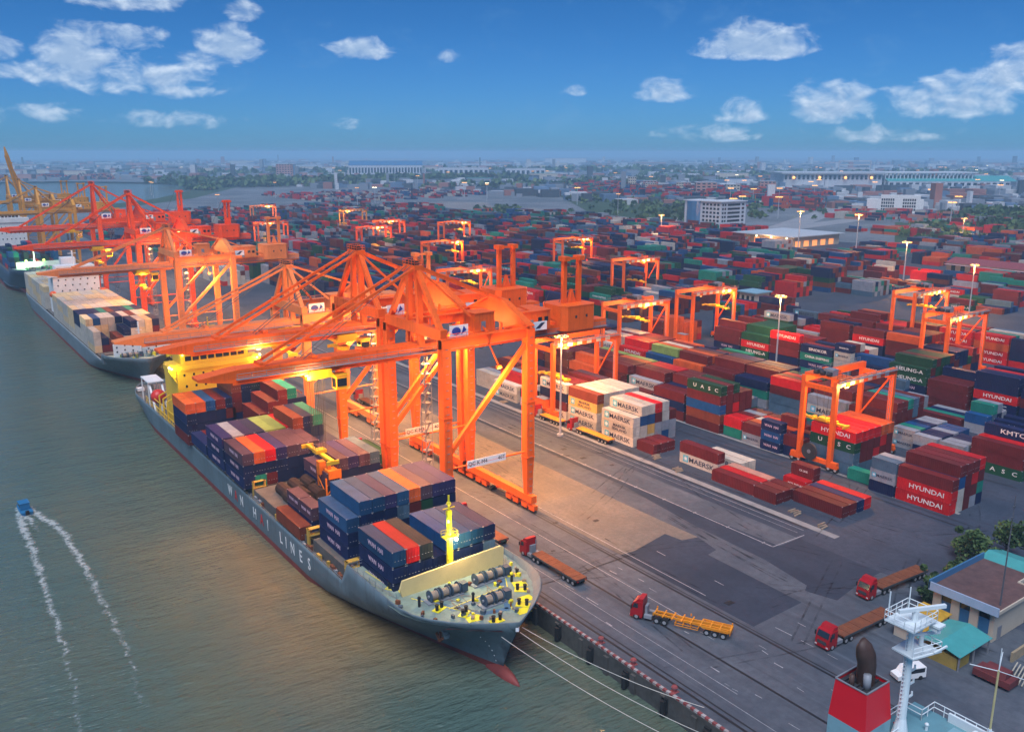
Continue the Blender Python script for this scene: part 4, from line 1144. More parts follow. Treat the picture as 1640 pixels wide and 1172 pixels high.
# ---- the white-boxed ship astern of it
s2x, s2y = 67.7, 306.0
ship2 = empty('container_ship', (s2x, s2y, 0), 0, 'grey container ship stacked with cream and white boxes, white house far aft', 'container ship')
hb2 = ship_hull(ship2, s2x, s2y, 526.0, 11.9, 2.4, 5.2, 18.0, HULLG, Lwl=42, Ldk=16)
b = MB().prism([(-8.5, 5.2), (10.6, 5.2), (10.6, 10.4), (-8.5, 9.6)], 'y', 14.6, 15.1, 0)
bw = b.build('breakwater', WHITE, ship2)
b = MB()
for i in range(7):
    for z in (6.6, 8.2): b.bx(-7.6 + i * 2.6, -7.1 + i * 2.6, 14.5, 14.6, z + (i % 2) * .5, z + .5 + (i % 2) * .5)
b.build('porthole', GLASS, bw)
windlass(ship2, -4, 10.6, 5.2, 3); windlass(ship2, 4, 10.6, 5.2, 3)
b = MB()
for i in range(26): b.box((random.uniform(-7, 8), random.uniform(4, 13.5), 5.2 + .6), (random.uniform(.3, 1.2), random.uniform(.3, 1.2), random.uniform(.6, 1.8)), i % 3, random.random())
b.build('deck_gear', [mat('deck_gear_green', (.16, .2, .05), .7, dirt=.4), LIMEY, DECKG], ship2)
MB().tube((0, 13, 5.2), (0, 13, 17), .32, 8).bx(-1, 1, 12.8, 13.2, 14, 14.2).build('foremast', WHITE, ship2)
b = MB().bx(-9.6, 9.4, 126, 140, 2.4, 22.2, 0).bx(-11.8, 11.8, 125.6, 131, 20.4, 22.4, 0).bx(-8, 8, 126, 134, 22.2, 25, 0)
h2 = b.build('superstructure', [WHITE], ship2)
b = MB()
for z in (20.6, 18.6, 16.2, 13.8):
    for i in range(6):
        b.bx(-8.2 + i * 3 + (z % 2), -7.7 + i * 3 + (z % 2), 125.9, 126, z, z + .6)
b.build('window', GLASS, h2)
MB().bx(-7.6, 7.6, 125.9, 126, 23.2, 24.2).build('bridge_window', GLASS, h2)
MB().tube((0, 130, 25), (0, 130, 33), .35, 8).bx(-1.8, 1.8, 129.9, 130.1, 30, 30.3).build('radar_mast', WHITE, ship2)
MB().bx(-3, 3, 142, 148, 2.4, 27).build('funnel', WHITE, ship2)
for x in (-10.8, 9.6):
    MB().sphere((x, 121, 13.6), 1.5, 12, 7).build('lifeboat', mat('lifeboat_orange', (.65, .1, .015), .45, var=.1), ship2, smooth=True)
b = MB()
for s in (-1, 1):
    b.rail([(s * (hb2(y, 3) - .2), y, 2.4) for y in (22, 60, 100, 140, 180, 205)], 1.1, 2.5, .05)
b.build('guard_rail', WHITE, ship2)
b = MB().bx(-10.8, 10.8, 28, 205, 2.4, 3.6).build('hatch_coaming', HATCH, ship2)

# ---- dark blue ship farther along
s3x, s3y = 69.0, 534.0
ship3 = empty('container_ship', (s3x, s3y, 0), 0, 'dark blue ship with red waterline, green-lit white breakwater and white bridge', 'container ship')
hb3 = ship_hull(ship3, s3x, s3y, 740.0, 14.5, 7.5, 10.5, 30.0, HULLD, boot_z=-.2, Lwl=48, Ldk=22)
b = MB().prism([(-11, 10.5), (11.5, 10.5), (11.5, 14.2), (-11, 14.2)], 'y', 26, 26.6, 0)
b.build('breakwater', WHITE, ship3)
windlass(ship3, -3, 18, 10.5, 3); windlass(ship3, 4, 18, 10.5, 3)
MB().tube((-2, 22, 10.5), (-2, 22, 24), .4, 8).build('foremast', WHITE, ship3)
b = MB()
for i in range(18): b.box((random.uniform(-8, 8), random.uniform(8, 24), 11.2), (random.uniform(.5, 1.5), random.uniform(.5, 1.5), random.uniform(.8, 2)), i % 2, random.random())
b.build('deck_gear', [mat('deck_gear_bright_green', (.08, .4, .12), .6), DECKG], ship3)
b = MB().bx(-12, 12, 160, 178, 7.5, 30, 0).bx(-14.4, 14.4, 159.5, 166, 27.5, 30.4, 0).bx(-9, 9, 161, 170, 30, 33, 0).bx(-9.2, 9.2, 160.6, 170.4, 33, 33.4, 1)
h3 = b.build('superstructure', [WHITE, STRIPE_R], ship3)
b = MB()
for i in range(8): b.bx(-8.6 + i * 2.15, -7 + i * 2.15, 160.8, 161, 31, 32.2)
b.build('bridge_window', GLASS, h3)
b = MB()
for z in (24, 20, 16):
    for i in range(9): b.bx(-11 + i * 2.6, -10.4 + i * 2.6, 159.85, 160, z, z + .8)
b.build('window', GLASS, h3)
for x in (-6, 3): MB().sphere((x, 25, 15), .6, 8, 5).build('lamp', LAMP_GREEN, ship3)
point_light('deck_lamp', (s3x - 4, s3y + 21, 15.5), 9000, (.5, 1, .45), .8)
MB().sphere((-9, 159, 31), .8, 8, 5).build('lamp', LAMP_GREEN, ship3)
tagline = None

# white quayside passenger launch moored between the two ships astern
la = empty('harbour_launch', (92.5, 556, 0), 0, 'low white quayside gangway house with a row of dark windows, beyond the white-boxed ship', 'gangway house')
b = MB().bx(-8, 8, -4, 4, 0, 6.2, 0).bx(-8.6, 8.6, -4.6, 4.6, 6.2, 6.6, 0)
w = b.build('wall', WHITE, la)
b = MB()
for i in range(6): b.bx(-7.2 + i * 2.5, -5.2 + i * 2.5, -4.08, -4, 3.6, 5.4)
b.build('window', GLASS, w)

# ---- the ship at the bottom right: only its funnel, mast and upper decks stand in view
s4 = empty('moored_ship', (70, 36, 0), 0, 'teal-decked ship at the near berth with a red funnel and white radar mast', 'ship')
TEALD = mat('teal_deck_paint', (0.12, 0.27, 0.31), .7, var=.15, scale=.3, dirt=.35, dirt_col=(.12, .14, .14))
PTEAL = mat('pale_teal_paint', (0.2, 0.36, 0.4), .6, var=.1, dirt=.2)
MASTW = mat('mast_white_paint', (0.66, 0.72, 0.72), .5, var=.08, dirt=.2, dirt_col=(.3, .3, .27))
FRED = mat('funnel_red_paint', (0.62, 0.008, 0.02), .45, var=.06, scale=.15)
b = MB().prism([(-11.5, -40), (9, -40), (9, 2), (5, 5.6), (-6, 5.6), (-11.5, 2)], 'z', -6, 15.5, 0)
b.build('hull', [HULLD], s4)
# (local origin 70,36): house block, decks at z 17.5 and 20.6
b = MB().bx(-8, 7.7, -30, 3.4, 15.5, 20.5, 0)
hs4 = b.build('deckhouse', [PTEAL], s4)
MB().bx(-8, 7.7, -30, 3.4, 20.5, 20.6).build('boat_deck', TEALD, s4)
MB().bx(-11, 8.8, -30, 2.0, 15.5, 15.62).build('lower_deck', TEALD, s4)
b = MB()
b.rail([(5.4, 3.2, 20.6), (5.4, 1.4, 20.6), (7.6, 1.4, 20.6), (7.6, -12, 20.6)], 1.15, 1.0, .055)
b.rail([(1.6, 3.2, 20.6), (5.4, 3.2, 20.6)], 1.15, 1.1, .055)
b.rail([(-7.9, 3.2, 20.6), (-4.4, 3.2, 20.6)], 1.15, 1.0, .055)
b.rail([(-7.9, 3.2, 20.6), (-7.9, -12, 20.6)], 1.15, 1.0, .055)
b.rail([(-2.8, 1.2, 20.6), (-.4, 1.2, 20.6), (1.0, 1.2, 20.6)], 1.15, .8, .055)

b.build('guard_rail', MASTW, s4)
MB().bx(7.3, 7.55, -12, -.2, 20.6, 21.5).build('bulwark', MASTW, s4)
b = MB()
for x, y, r in ((3.2, -2.5, .32), (6.6, -3.2, .42), (4.4, .3, .2), (2.6, 2.2, .2)): b.tube((x, y, 20.6), (x, y, 21.0), r * .7, 8, 0).sphere((x, y, 21.2), r, 9, 6, 0)
b.bx(4.9, 6.1, -3.0, -1.4, 20.6, 21.2, 1)
b.build('deck_vents', [MASTW, PTEAL], s4)
b = MB()
for x, y in ((2.2, 2.0), (3.0, 2.4), (3.6, 2.2)): b.tube((x, y, 20.6), (x, y, 22.6), .06, 6)
b.bx(2.0, 3.8, 2.2, 2.3, 21.2, 21.3)
b.build('fire_main_pipes', FRED, s4)
# funnel with its open top and brown uptake
b = MB()
lo = [(-3.2, 2.0), (.95, 2.0), (.95, 5.9), (-3.2, 5.9)]; hi = [(-2.85, 2.45), (.75, 2.45), (.75, 5.7), (-2.85, 5.7)]
for i in range(4):
    j = (i + 1) % 4
    b.add([(*lo[i], 22.3), (*lo[j], 22.3), (*hi[j], 26.1), (*hi[i], 26.1)], [(0, 1, 2, 3)], 0)
b.add([(x * .96 - .04, y, 25.7) for x, y in hi], [(0, 1, 2, 3)], 1)
for i in range(4):
    j = (i + 1) % 4
    b.beam((*hi[i], 26.1), (*hi[j], 26.1), .14, .1, 2)
b.prism([(x * 1.0, y) for x, y in lo], 'z', 16, 22.3, 3)
for k in range(5): b.bx(-2.6, .5, 2.7 + k * .6, 2.8 + k * .6, 25.75, 25.95, 1)
b.build('funnel', [FRED, DARK, GREY, PTEAL], s4)
UPT = mat('sooty_brown_uptake', (0.06, 0.032, 0.025), .55, var=.35, scale=.6, dirt=.4, dirt_col=(.015, .012, .012))
b = MB()
prof = [((-.7, 4.0, 25.4), .95, .8), ((-.7, 4.0, 27.6), .95, .8), ((-.95, 4.05, 28.6), .98, .85), ((-1.35, 4.1, 29.6), .85, .62), ((-1.7, 4.15, 30.3), .4, .2)]
vs = []; n = 12
for c, ra, rb in prof:
    for i in range(n):
        a_ = 2 * math.pi * i / n; vs.append((c[0] + ra * math.cos(a_), c[1] + rb * math.sin(a_), c[2] + .25 * math.cos(a_) * (c[2] > 28)))
b.add(vs, [(k * n + i, k * n + (i + 1) % n, (k + 1) * n + (i + 1) % n, (k + 1) * n + i) for k in range(len(prof) - 1) for i in range(n)] + [tuple(range((len(prof) - 1) * n, len(prof) * n))])
b.tube((-1.5, 3.3, 25.4), (-1.6, 3.3, 27.2), .36, 10, 1).tube((-2.3, 4.4, 25.4), (-2.3, 4.4, 26.9), .25, 8, 0)
b.build('exhaust_uptake', [UPT, GREY], s4, smooth=True)
# radar mast
b = MB().tube((1.5, 1.3, 20.6), (1.5, 1.3, 22.6), .8, 12, 0, .42).tube((1.5, 1.3, 22.6), (1.5, 1.3, 29.6), .42, 12, 0, .36)
for x in (1.25, 1.75): b.tube((x, 1.3, 29.6), (x, 1.3, 32.8), .16, 8, 0)
b.add([(.2, .2, 29.6), (3.6, -.6, 29.6), (3.6, 2.4, 29.6), (.4, 2.4, 29.6), (.2, .2, 29.75), (3.6, -.6, 29.75), (3.6, 2.4, 29.75), (.4, 2.4, 29.75)], [(3, 2, 1, 0), (4, 5, 6, 7), (0, 1, 5, 4), (1, 2, 6, 5), (2, 3, 7, 6), (3, 0, 4, 7)])
b.bx(-.7, 3.0, -.1, 2.8, 32.7, 32.85).prism([(0, 32.7), (3, 32.7), (1.5, 31.9)], 'y', .4, 2.2)
b.rail([(-.7, -.1, 32.85), (3.0, -.1, 32.85), (3.0, 2.8, 32.85), (-.7, 2.8, 32.85), (-.7, -.1, 32.85)], .95, .9, .045)
b.rail([(.3, .3, 29.75), (3.6, -.5, 29.75), (3.6, 2.3, 29.75)], .9, .9, .045)
for z in (24.4, 25.8, 27.2): b.bx(1.5, 2.9, 1.2, 1.36, z, z + .14).tube((2.8, 1.28, z + .1), (2.8, 1.28, z + .45), .1, 6)
for z in np.arange(22.8, 32.4, .42): b.bx(.92, 1.12, 1.2, 1.4, z, z + .05)
b.bx(.9, .95, 1.18, 1.22, 22.6, 32).bx(.9, .95, 1.38, 1.42, 22.6, 32)
b.tube((-.5, 2.6, 32.8), (-.5, 2.6, 35.6), .07, 6).tube((2.9, 2.6, 32.8), (2.9, 2.6, 35.0), .06, 6)
b.beam((2.6, -.4, 29.8), (4.0, -.8, 30.2), .16, .16)
rm4 = b.build('radar_mast', MASTW, s4)
MB().beam((-.6, 1.6, 34.1), (4.0, -.2, 34.0), .3, .34).tube((1.2, 1.0, 32.85), (1.2, 1.0, 34.0), .3, 8).build('radar_scanner', MASTW, rm4)
MB().beam((1.6, 1.6, 31.0), (4.6, .3, 30.9), .2, .24).tube((2.9, 1.05, 29.8), (2.9, 1.05, 30.9), .22, 8).build('radar_scanner', MASTW, rm4)
b = MB().bx(2.6, 3.7, -.6, .6, 32.2, 32.4).bx(2.7, 3.6, -.4, .4, 31.8, 32.1); b.build('signal_lamp', MASTW, rm4)
b = MB().tube((7.0, -4.2, 20.6), (7.0, -4.2, 22.3), .3, 8, 0, .16).tube((7.0, -4.2, 22.3), (7.0, -4.2, 28.4), .1, 8, 1)
for a_ in (20, 140, 260): b.tube((7, -4.2, 28.3), (7 + 2.6 * math.cos(R(a_)), -4.2 + 2.6 * math.sin(R(a_)), 28.9), .04, 5, 0)
b.tube((7, -4.2, 28.3), (7, -4.2, 30.6), .04, 5, 0)
b.build('whip_aerial', [MASTW, mat('pole_cream', (.5, .42, .2), .5)], s4)
# ------------------------------------------------------------------ trucks
TRED = mat('truck_red_paint', (0.33, 0.008, 0.012), .3, var=.08, dirt=.15)
CHAS = mat('chassis_grey', (0.05, 0.055, 0.06), .6, var=.2)
SKY_Y = mat('trailer_orange_paint', (0.72, 0.26, 0.012), .5, var=.15, dirt=.3)
RIM = mat('wheel_rim', (0.3, 0.3, 0.31), .5)
def wheel_me():
    return MB().tube((-.16, 0, .52), (.16, 0, .52), .52, 14, 0).tube((-.18, 0, .52), (.18, 0, .52), .3, 10, 1).mesh('wheel', [BLACK, RIM])
WHEEL = wheel_me()
LAMPR = mat('tail_lamp_red', (.3, .01, .01), .3); HEADL = mat('headlamp_glass', (.6, .6, .58), .15)
def truck(x, y, rz, label, bed='rust', load=None, length=13.0, steer=0):
    """tractor heading +Y in local space, trailer behind"""
    root = empty('truck', (x, y, .05), rz, label, 'truck', 'container trucks on the terminal')
    hf = 7.2
    b = MB()
    b.prism([(hf - 2.1, .75), (hf - .05, .75), (hf, 1.2), (hf - .1, 1.95), (hf - .42, 2.95), (hf - .75, 3.1), (hf - 2.1, 3.1)], 'x', -1.22, 1.22, 0)
    b.prism([(hf - 2.1, 3.1), (hf - .8, 3.1), (hf - 1.3, 3.62), (hf - 2.1, 3.7)], 'x', -1.1, 1.1, 0)
    b.bx(-1.2, 1.2, hf - 2.0, hf + .06, .38, .8, 0)
    cab = b.build('cab', TRED, root)
    MB().add([(-1.05, hf - .06, 2.0), (1.05, hf - .06, 2.0), (1.0, hf - .4, 2.9), (-1.0, hf - .4, 2.9)], [(0, 1, 2, 3)]).build('windscreen', GLASS, cab)
    MB().prism([(hf - 1.3, 2.05), (hf - .35, 2.05), (hf - .62, 2.85), (hf - 1.3, 2.85)], 'x', -1.24, 1.24).build('side_window', GLASS, cab)
    MB().bx(-.8, .8, hf + .06, hf + .09, .95, 1.5).build('grille', CHAS, cab)
    for s in (-1, 1):
        MB().bx(s * 1.0 - .18, s * 1.0 + .18, hf + .06, hf + .1, .55, .75).build('headlight', HEADL, cab)
        MB().bx(s * 1.42 - .1, s * 1.42 + .1, hf - .3, hf - .15, 1.9, 2.6).beam((s * 1.2, hf - .25, 2.6), (s * 1.42, hf - .22, 2.6), .05, .05).build('mirror', BLACK, cab)
    b = MB().bx(-.42, .42, 1.2, hf - .4, .62, .95, 0)
    b.bx(-1.15, -.5, 3.6, 4.9, .5, 1.05, 1).bx(.5, 1.15, 3.4, 4.8, .5, 1.05, 1).tube((.9, hf - 2.3, 1), (.9, hf - 2.3, 3.2), .09, 6, 1)
    b.bx(-.6, .6, hf - 2.7, hf - 2.3, .9, 2.4, 1)
    b.build('chassis', [CHAS, GREY], root)
    def wh(yy, xs=(-1.05, 1.05)):
        for xx in xs:
            w = link('wheel', WHEEL, root); w.location = (xx, yy, 0)
    wh(hf - 1.05)
    for yy in (2.75, 1.45): wh(yy, (-1.05, -.72, .72, 1.05))
    y1, y0 = 3.4, 3.4 - length
    if bed == 'skeleton':
        b = MB()
        for s in (-.48, .48):
            b.bx(s - .09, s + .09, y0, y0 + 5.2, 1.05, 1.5).bx(s - .09, s + .09, y0 + 5.2, y1 - 3.6, 1.05, 1.45).bx(s - .09, s + .09, y1 - 3.6, y1, 1.2, 1.5)
        for yy in np.linspace(y0 + .1, y1 - .1, 9): b.bx(-1.2, 1.2, yy - .1, yy + .1, 1.36, 1.52)
        for s in (-1.15, 1.15): b.bx(s - .06, s + .06, y0, y0 + 4.6, 1.3, 1.54).bx(s - .05, s + .05, y0 + 5, y1 - 3.6, .55, .62).bx(s - .05, s + .05, y0 + 5, y1 - 3.6, .95, 1.0)
        for yy in (y0, y1 - .2, y0 + 6.6): b.bx(-1.22, -1.08, yy, yy + .2, 1.5, 1.9).bx(1.08, 1.22, yy, yy + .2, 1.5, 1.9)
        for s in (-1.0, 1.0): b.bx(s - .22, s + .22, y0 + .2, y0 + 4.3, 1.16, 1.22)
        for yy in np.linspace(y0 + 5, y1 - 3.7, 4): b.bx(-1.18, 1.18, yy - .05, yy + .05, .58, .98)
        b.bx(-1.2, 1.2, y0 - .1, y0, .9, 1.5)
        b.build('skeletal_trailer', SKY_Y, root)
    else:
        m = RUST if bed == 'rust' else SKY_Y
        b = MB().bx(-1.25, 1.25, y0, y1, 1.25, 1.42, 0)
        n = 9                                        # boards slightly uneven
        for i in range(n):
            yy = y0 + i * length / n; b.bx(-1.22, 1.22, yy + .03, yy + length / n - .03, 1.42, 1.45 + random.uniform(0, .05), 0)
        for s in (-1, 1):
            b.bx(s * 1.25 - .04, s * 1.25 + .04, y0, y1, 1.1, 1.44, 1)
            for yy in np.arange(y0 + .4, y1, 1.0): b.bx(s * 1.32 - .04, s * 1.32 + .04, yy, yy + .12, 1.05, 1.3, 1)
        b.bx(-.5, .5, y0, y1 - 3, .95, 1.25, 1)
        b.build('flatbed', [m, CHAS], root)
    for k in range(3): wh(y0 + 1.0 + 1.3 * k, (-1.02, -.7, .7, 1.02))
    for s in (-1, 1): MB().bx(s * .9 - .2, s * .9 + .2, y0 - .13, y0 - .1, 1.0, 1.2).build('tail_light', LAMPR, root)
    return root
# positions measured on the apron
def heading(dx, dy): return math.atan2(-dx, dy)
truck(91.3, 116.6, heading(0, 1), 'red tractor with a long rusty brown flatbed standing beside the grey bow')
truck(95.4, 88.4, heading(-.47, .88), 'red tractor with an orange skeleton trailer crossing the dark rails on the open apron', 'skeleton', length=12.4)
truck(134.6, 75.3, heading(-1, 0.06), 'red tractor with a rusty flatbed beside the bushes of the cream quay office')
truck(115.6, 70.0, heading(-1, .03), 'red tractor with a rusty flatbed just above the red ship funnel')
truck(89.4, 137.8, heading(0, 1), 'red tractor with a rusty flatbed under the foremost quay crane, behind the blue deck boxes')
TK1 = truck(91.0, 161.0, heading(0, 1), 'dark red tractor carrying a maroon box under the orange quay cranes')
TK2 = truck(90.6, 189.0, heading(0, 1), 'red tractor carrying a dark green box under the second orange quay crane')
truck(146.9, 171.0, heading(0, 1), 'red tractor with an orange flatbed alongside the cream box stack', 'orange')
truck(146.6, 187.0, heading(0, 1), 'small yellow-bedded yard truck at the foot of the front yard crane', 'orange', length=9)
truck(112, 232, heading(0, 1), 'red tractor with a rusty flatbed on the apron beyond the orange quay cranes')
truck(118, 300, heading(0, 1), 'red tractor with an orange flatbed under the pale quay crane', 'orange')
truck(140, 352, heading(-.2, 1), 'red and yellow truck on the open paving behind the pale quay cranes', 'orange')
truck(98.4, 262, heading(0, 1), 'red tractor with a rusty flatbed behind the yellow bridge of the ship')
truck(364, 196, heading(-1, .5), 'red tractor with a dark flatbed on the wide roadway beyond the yard cranes')
truck(430, 320, heading(-1, .3), 'red tractor with a flatbed among the low rows beyond the roadway')

# forklift, loose tyre, dumped reel on the apron
tag(MB().tube((104.3, 153.4, .1), (104.3, 153.9, .3), .9, 16).build('spare_tyre', BLACK), 'loose black tyre lying on the orange-lit apron beside the crane rail', 'tyre')

# small blue motor boat with its two foam trails
boat = empty('motor_boat', (17.0, 211.2, -3.45), R(4), 'small blue motor boat speeding up the river ahead of two foam trails', 'boat')
BB = mat('boat_blue_paint', (0.02, 0.14, 0.3), .4, var=.1)
n = 9
v = []
for i in range(n):
    f = i / (n - 1); y = -3.6 + 7.6 * f
    w = 1.25 * (1 - max(0, (f - .45) / .55) ** 2.2); sh = .75 + .5 * f * f
    v += [(-w, y, sh), (-w * .75, y, -.1), (w * .75, y, -.1), (w, y, sh)]
f_ = []
for i in range(n - 1):
    a = i * 4
    for j in range(3): f_.append((a + j, a + 4 + j, a + 5 + j, a + 1 + j))
f_ += [(0, 1, 2, 3)]
for i in range(n - 1):
    a = i * 4; f_.append((a, a + 3, a + 7, a + 4))
MB().add(v, f_).build('hull', BB, boat)
cb = MB().prism([(-1.8, .9), (1.3, .9), (.7, 2.1), (-1.8, 2.2)], 'x', -.95, .95, 0).bx(-1.05, 1.05, -1.9, .9, 2.2, 2.3, 0).build('cabin', BB, boat)
MB().prism([(-1.5, 1.35), (.95, 1.35), (.72, 1.95), (-1.5, 2.0)], 'x', -.97, .97).build('window', GLASS, cb)
MB().bx(-.35, .35, -4.1, -3.6, .2, 1.2).build('outboard_motor', BLACK, boat)
foam = bpy.data.materials.new('foam'); foam.use_nodes = True
t = foam.node_tree; b = t.nodes['Principled BSDF']
b.inputs['Base Color'].default_value = (.42, .5, .5, 1); b.inputs['Roughness'].default_value = .7
g = t.nodes.new('ShaderNodeNewGeometry'); at = t.nodes.new('ShaderNodeAttribute'); at.attribute_name = 'cover'
n1_ = t.nodes.new('ShaderNodeTexNoise'); n1_.inputs['Scale'].default_value = 1.1; n1_.inputs['Detail'].default_value = 8; n1_.inputs['Roughness'].default_value = .72
t.links.new(g.outputs['Position'], n1_.inputs['Vector'])
ad = t.nodes.new('ShaderNodeMath'); ad.operation = 'ADD'; t.links.new(n1_.outputs['Fac'], ad.inputs[0]); t.links.new(at.outputs['Fac'], ad.inputs[1])
mr = t.nodes.new('ShaderNodeMapRange'); mr.interpolation_type = 'SMOOTHSTEP'; mr.inputs[1].default_value = .88; mr.inputs[2].default_value = 1.2; mr.inputs[4].default_value = .72
t.links.new(ad.outputs[0], mr.inputs[0]); t.links.new(mr.outputs[0], b.inputs['Alpha'])
def wake(pts, label):
    L = 8; vs = []; fs = []; cov = []
    P = []
    for i in range(len(pts) - 1):
        for k in range(6): P.append((Vector(pts[i]).lerp(Vector(pts[i + 1]), k / 6), (i + k / 6) / (len(pts) - 1)))
    for i, (p, fr) in enumerate(P):
        d = (P[min(i + 1, len(P) - 1)][0] - P[max(i - 1, 0)][0]).normalized(); nrm = Vector((-d.y, d.x, 0))
        wd = (1.7 * (1 - fr * .35)) * (1.0 + .3 * random.random())
        off = random.uniform(-.35, .35)
        for j in range(L + 1):
            s = j / L * 2 - 1
            vs.append(tuple(p + nrm * (s * wd + off) + Vector((0, 0, .05 + .22 * (1 - s * s) * (1 - fr)))))
            cov.append((1 - abs(s) ** 1.6) * (.70 - .26 * fr) - .02)
    for i in range(len(P) - 1):
        for j in range(L):
            a = i * (L + 1) + j; fs.append((a, a + 1, a + L + 2, a + L + 1))
    me = bpy.data.meshes.new('wake_foam'); me.from_pydata(vs, [], fs)
    a = me.attributes.new('cover', 'FLOAT', 'POINT'); a.data.foreach_set('value', cov)
    me.materials.append(foam)
    o = link('wake_foam', me); o.location.z = -3.5
    return tag(o, label, kind='stuff')
wake([(16.6, 213.5, 0), (15.7, 207, 0), (15.6, 198, 0), (15.5, 188, 0), (15.35, 178, 0), (15.2, 168, 0), (14.9, 158, 0), (14.7, 150, 0), (14.4, 142, 0), (14.0, 134, 0), (13.2, 126, 0), (12.2, 118, 0)], 'left foam trail of the blue boat')
wake([(17.6, 213.5, 0), (18.8, 208, 0), (21.0, 199, 0), (22.3, 189, 0), (22.6, 179, 0), (22.7, 169, 0), (22.7, 159, 0), (22.7, 150, 0), (22.7, 142, 0), (22.4, 134, 0), (21.4, 127, 0), (20.6, 121, 0)], 'right foam trail of the blue boat')
wake([(17.0, 207.4, 0), (17.4, 202, 0), (18.2, 196, 0)], 'churned foam behind the stern of the blue boat')
# ------------------------------------------------------------------ shipping containers
rng = random.Random(21)
CCOL = {'m': (0.125, 0.013, 0.014), 'r': (0.52, 0.008, 0.010), 'o': (0.52, 0.085, 0.018), 'b': (0.006, 0.014, 0.062), 'B': (0.008, 0.06, 0.18), 't': (0.012, 0.20, 0.14), 'g': (0.010, 0.060, 0.028),
        'w': (0.5, 0.45, 0.38), 's': (0.27, 0.28, 0.31), 'c': (0.07, 0.125, 0.18), 'y': (0.58, 0.35, 0.09), 'p': (0.45, 0.21, 0.15), 'k': (0.018, 0.025, 0.032), 'a': (0.17, 0.036, 0.018), 'l': (0.2, 0.3, 0.08), 'u': (0.025, 0.02, 0.085), 'e': (0.075, 0.04, 0.06), 'h': (0.64, 0.47, 0.26), 'n': (0.006, 0.04, 0.10), 'i': (0.012, 0.055, 0.13)}
CNAME = {'m': 'maroon', 'r': 'red', 'o': 'orange', 'b': 'navy', 'B': 'blue', 't': 'teal', 'g': 'green', 'w': 'cream', 's': 'silver-grey', 'c': 'blue-grey', 'y': 'yellow', 'p': 'pink', 'k': 'charcoal', 'a': 'rust-brown', 'l': 'lime', 'u': 'purple-navy', 'e': 'mauve', 'h': 'buff', 'n': 'petrol-blue', 'i': 'steel-blue'}
CM = {k: mat('container_' + CNAME[k].replace(' ', '_').replace('-', '_'), v, .6, var=.24, scale=.45, dirt=.42, dirt_col=tuple(x * .45 + .004 for x in v), rnd=.22, spec=.25) for k, v in CCOL.items()}
CASTM = mat('corner_casting', (0.28, 0.28, 0.3), .55, var=.2)
W_, H_ = 2.438, 2.591
PX, PZ = 2.62, 2.62

def corr(n, a0, a1, d0, d1):
    """corrugation profile: list of (along, depth)"""
    out = [(a0, d0)]
    st = (a1 - a0) / n
    for i in range(n):
        a = a0 + i * st
        out += [(a + st * .12, d0), (a + st * .32, d1), (a + st * .62, d1), (a + st * .82, d0)]
    out.append((a1, d0))
    return out
def container_body(L, m, fine=True):
    b = MB()
    w, h, l = W_ / 2, H_, L / 2
    f = .11
    n = (26 if L > 8 else 13) if fine else 8
    b.bx(-w + .05, w - .05, -l + .08, l - .08, .04, .14)                                    # floor
    for sx in (-1, 1):                                                                      # corrugated sides
        pr = corr(n, -l + f, l - f, w - .012, w - .06)
        vs = [(sx * d, a, .14) for a, d in pr] + [(sx * d, a, h - .1) for a, d in pr]
        k = len(pr); b.add(vs, [(i, i + 1, k + i + 1, k + i) for i in range(k - 1)])
        b.bx(min(sx * w, sx * (w - f)), max(sx * w, sx * (w - f)), -l + .16, l - .16, 0, .14)
        b.bx(min(sx * w, sx * (w - .07)), max(sx * w, sx * (w - .07)), -l + .16, l - .16, h - .1, h)
        for sy in (-1, 1):
            b.bx(min(sx * w, sx * (w - f)), max(sx * w, sx * (w - f)), min(sy * l, sy * (l - f)), max(sy * l, sy * (l - f)), .12, h - .12)
            for z in (0, h - .12):                                                            # corner castings
                b.bx(min(sx * (w + .004), sx * (w - .17)), max(sx * (w + .004), sx * (w - .17)), min(sy * (l + .004), sy * (l - .18)), max(sy * (l + .004), sy * (l - .18)), z - .002, z + .124, 1)
    pr = corr(n, -l + f, l - f, h - .02, h - .045)                                          # corrugated roof
    vs = [(-w + .07, a, d) for a, d in pr] + [(w - .07, a, d) for a, d in pr]
    k = len(pr); b.add(vs, [(i, i + 1, k + i + 1, k + i) for i in range(k - 1)])
    for sy in (-1, 1):
        b.bx(-w + f, w - f, min(sy * l, sy * (l - .1)), max(sy * l, sy * (l - .1)), h - .1, h - .004)
        b.bx(-w + f, w - f, min(sy * l, sy * (l - .1)), max(sy * l, sy * (l - .1)), .004, .14)
    pr = corr(8, -w + f, w - f, l - .02, l - .06)                                           # blank end
    vs = [(a, d, .14) for a, d in pr] + [(a, d, h - .1) for a, d in pr]
    k = len(pr); b.add(vs, [(i, i + 1, k + i + 1, k + i) for i in range(k - 1)])
    return b.mesh('container', [m, CASTM])
def container_door(L, m, s):
    l = L / 2
    x0, x1 = (-W_ / 2 + .12, -.01) if s < 0 else (.01, W_ / 2 - .12)
    b = MB().bx(x0, x1, -l - .0, -l + .06, .15, H_ - .11, 0)
    for x in (x0 + .25, x1 - .25):
        b.bx(x - .03, x + .03, -l - .05, -l - .002, .12, H_ - .08, 0)
        b.bx(x - .02, x + .22, -l - .06, -l - .03, .95, 1.03, 1)
    for z in (.5, 1.25, 2.0): b.bx(x0, x1, -l - .014, -l - .001, z, z + .1, 0)
    return b.mesh('door', [m, CASTM])
BODY = {}; DOOR = {}
def body(k, L):
    q = (k, L)
    if q not in BODY:
        BODY[q] = container_body(L, CM[k]); DOOR[q] = [container_door(L, CM[k], s) for s in (-1, 1)]
    return BODY[q]
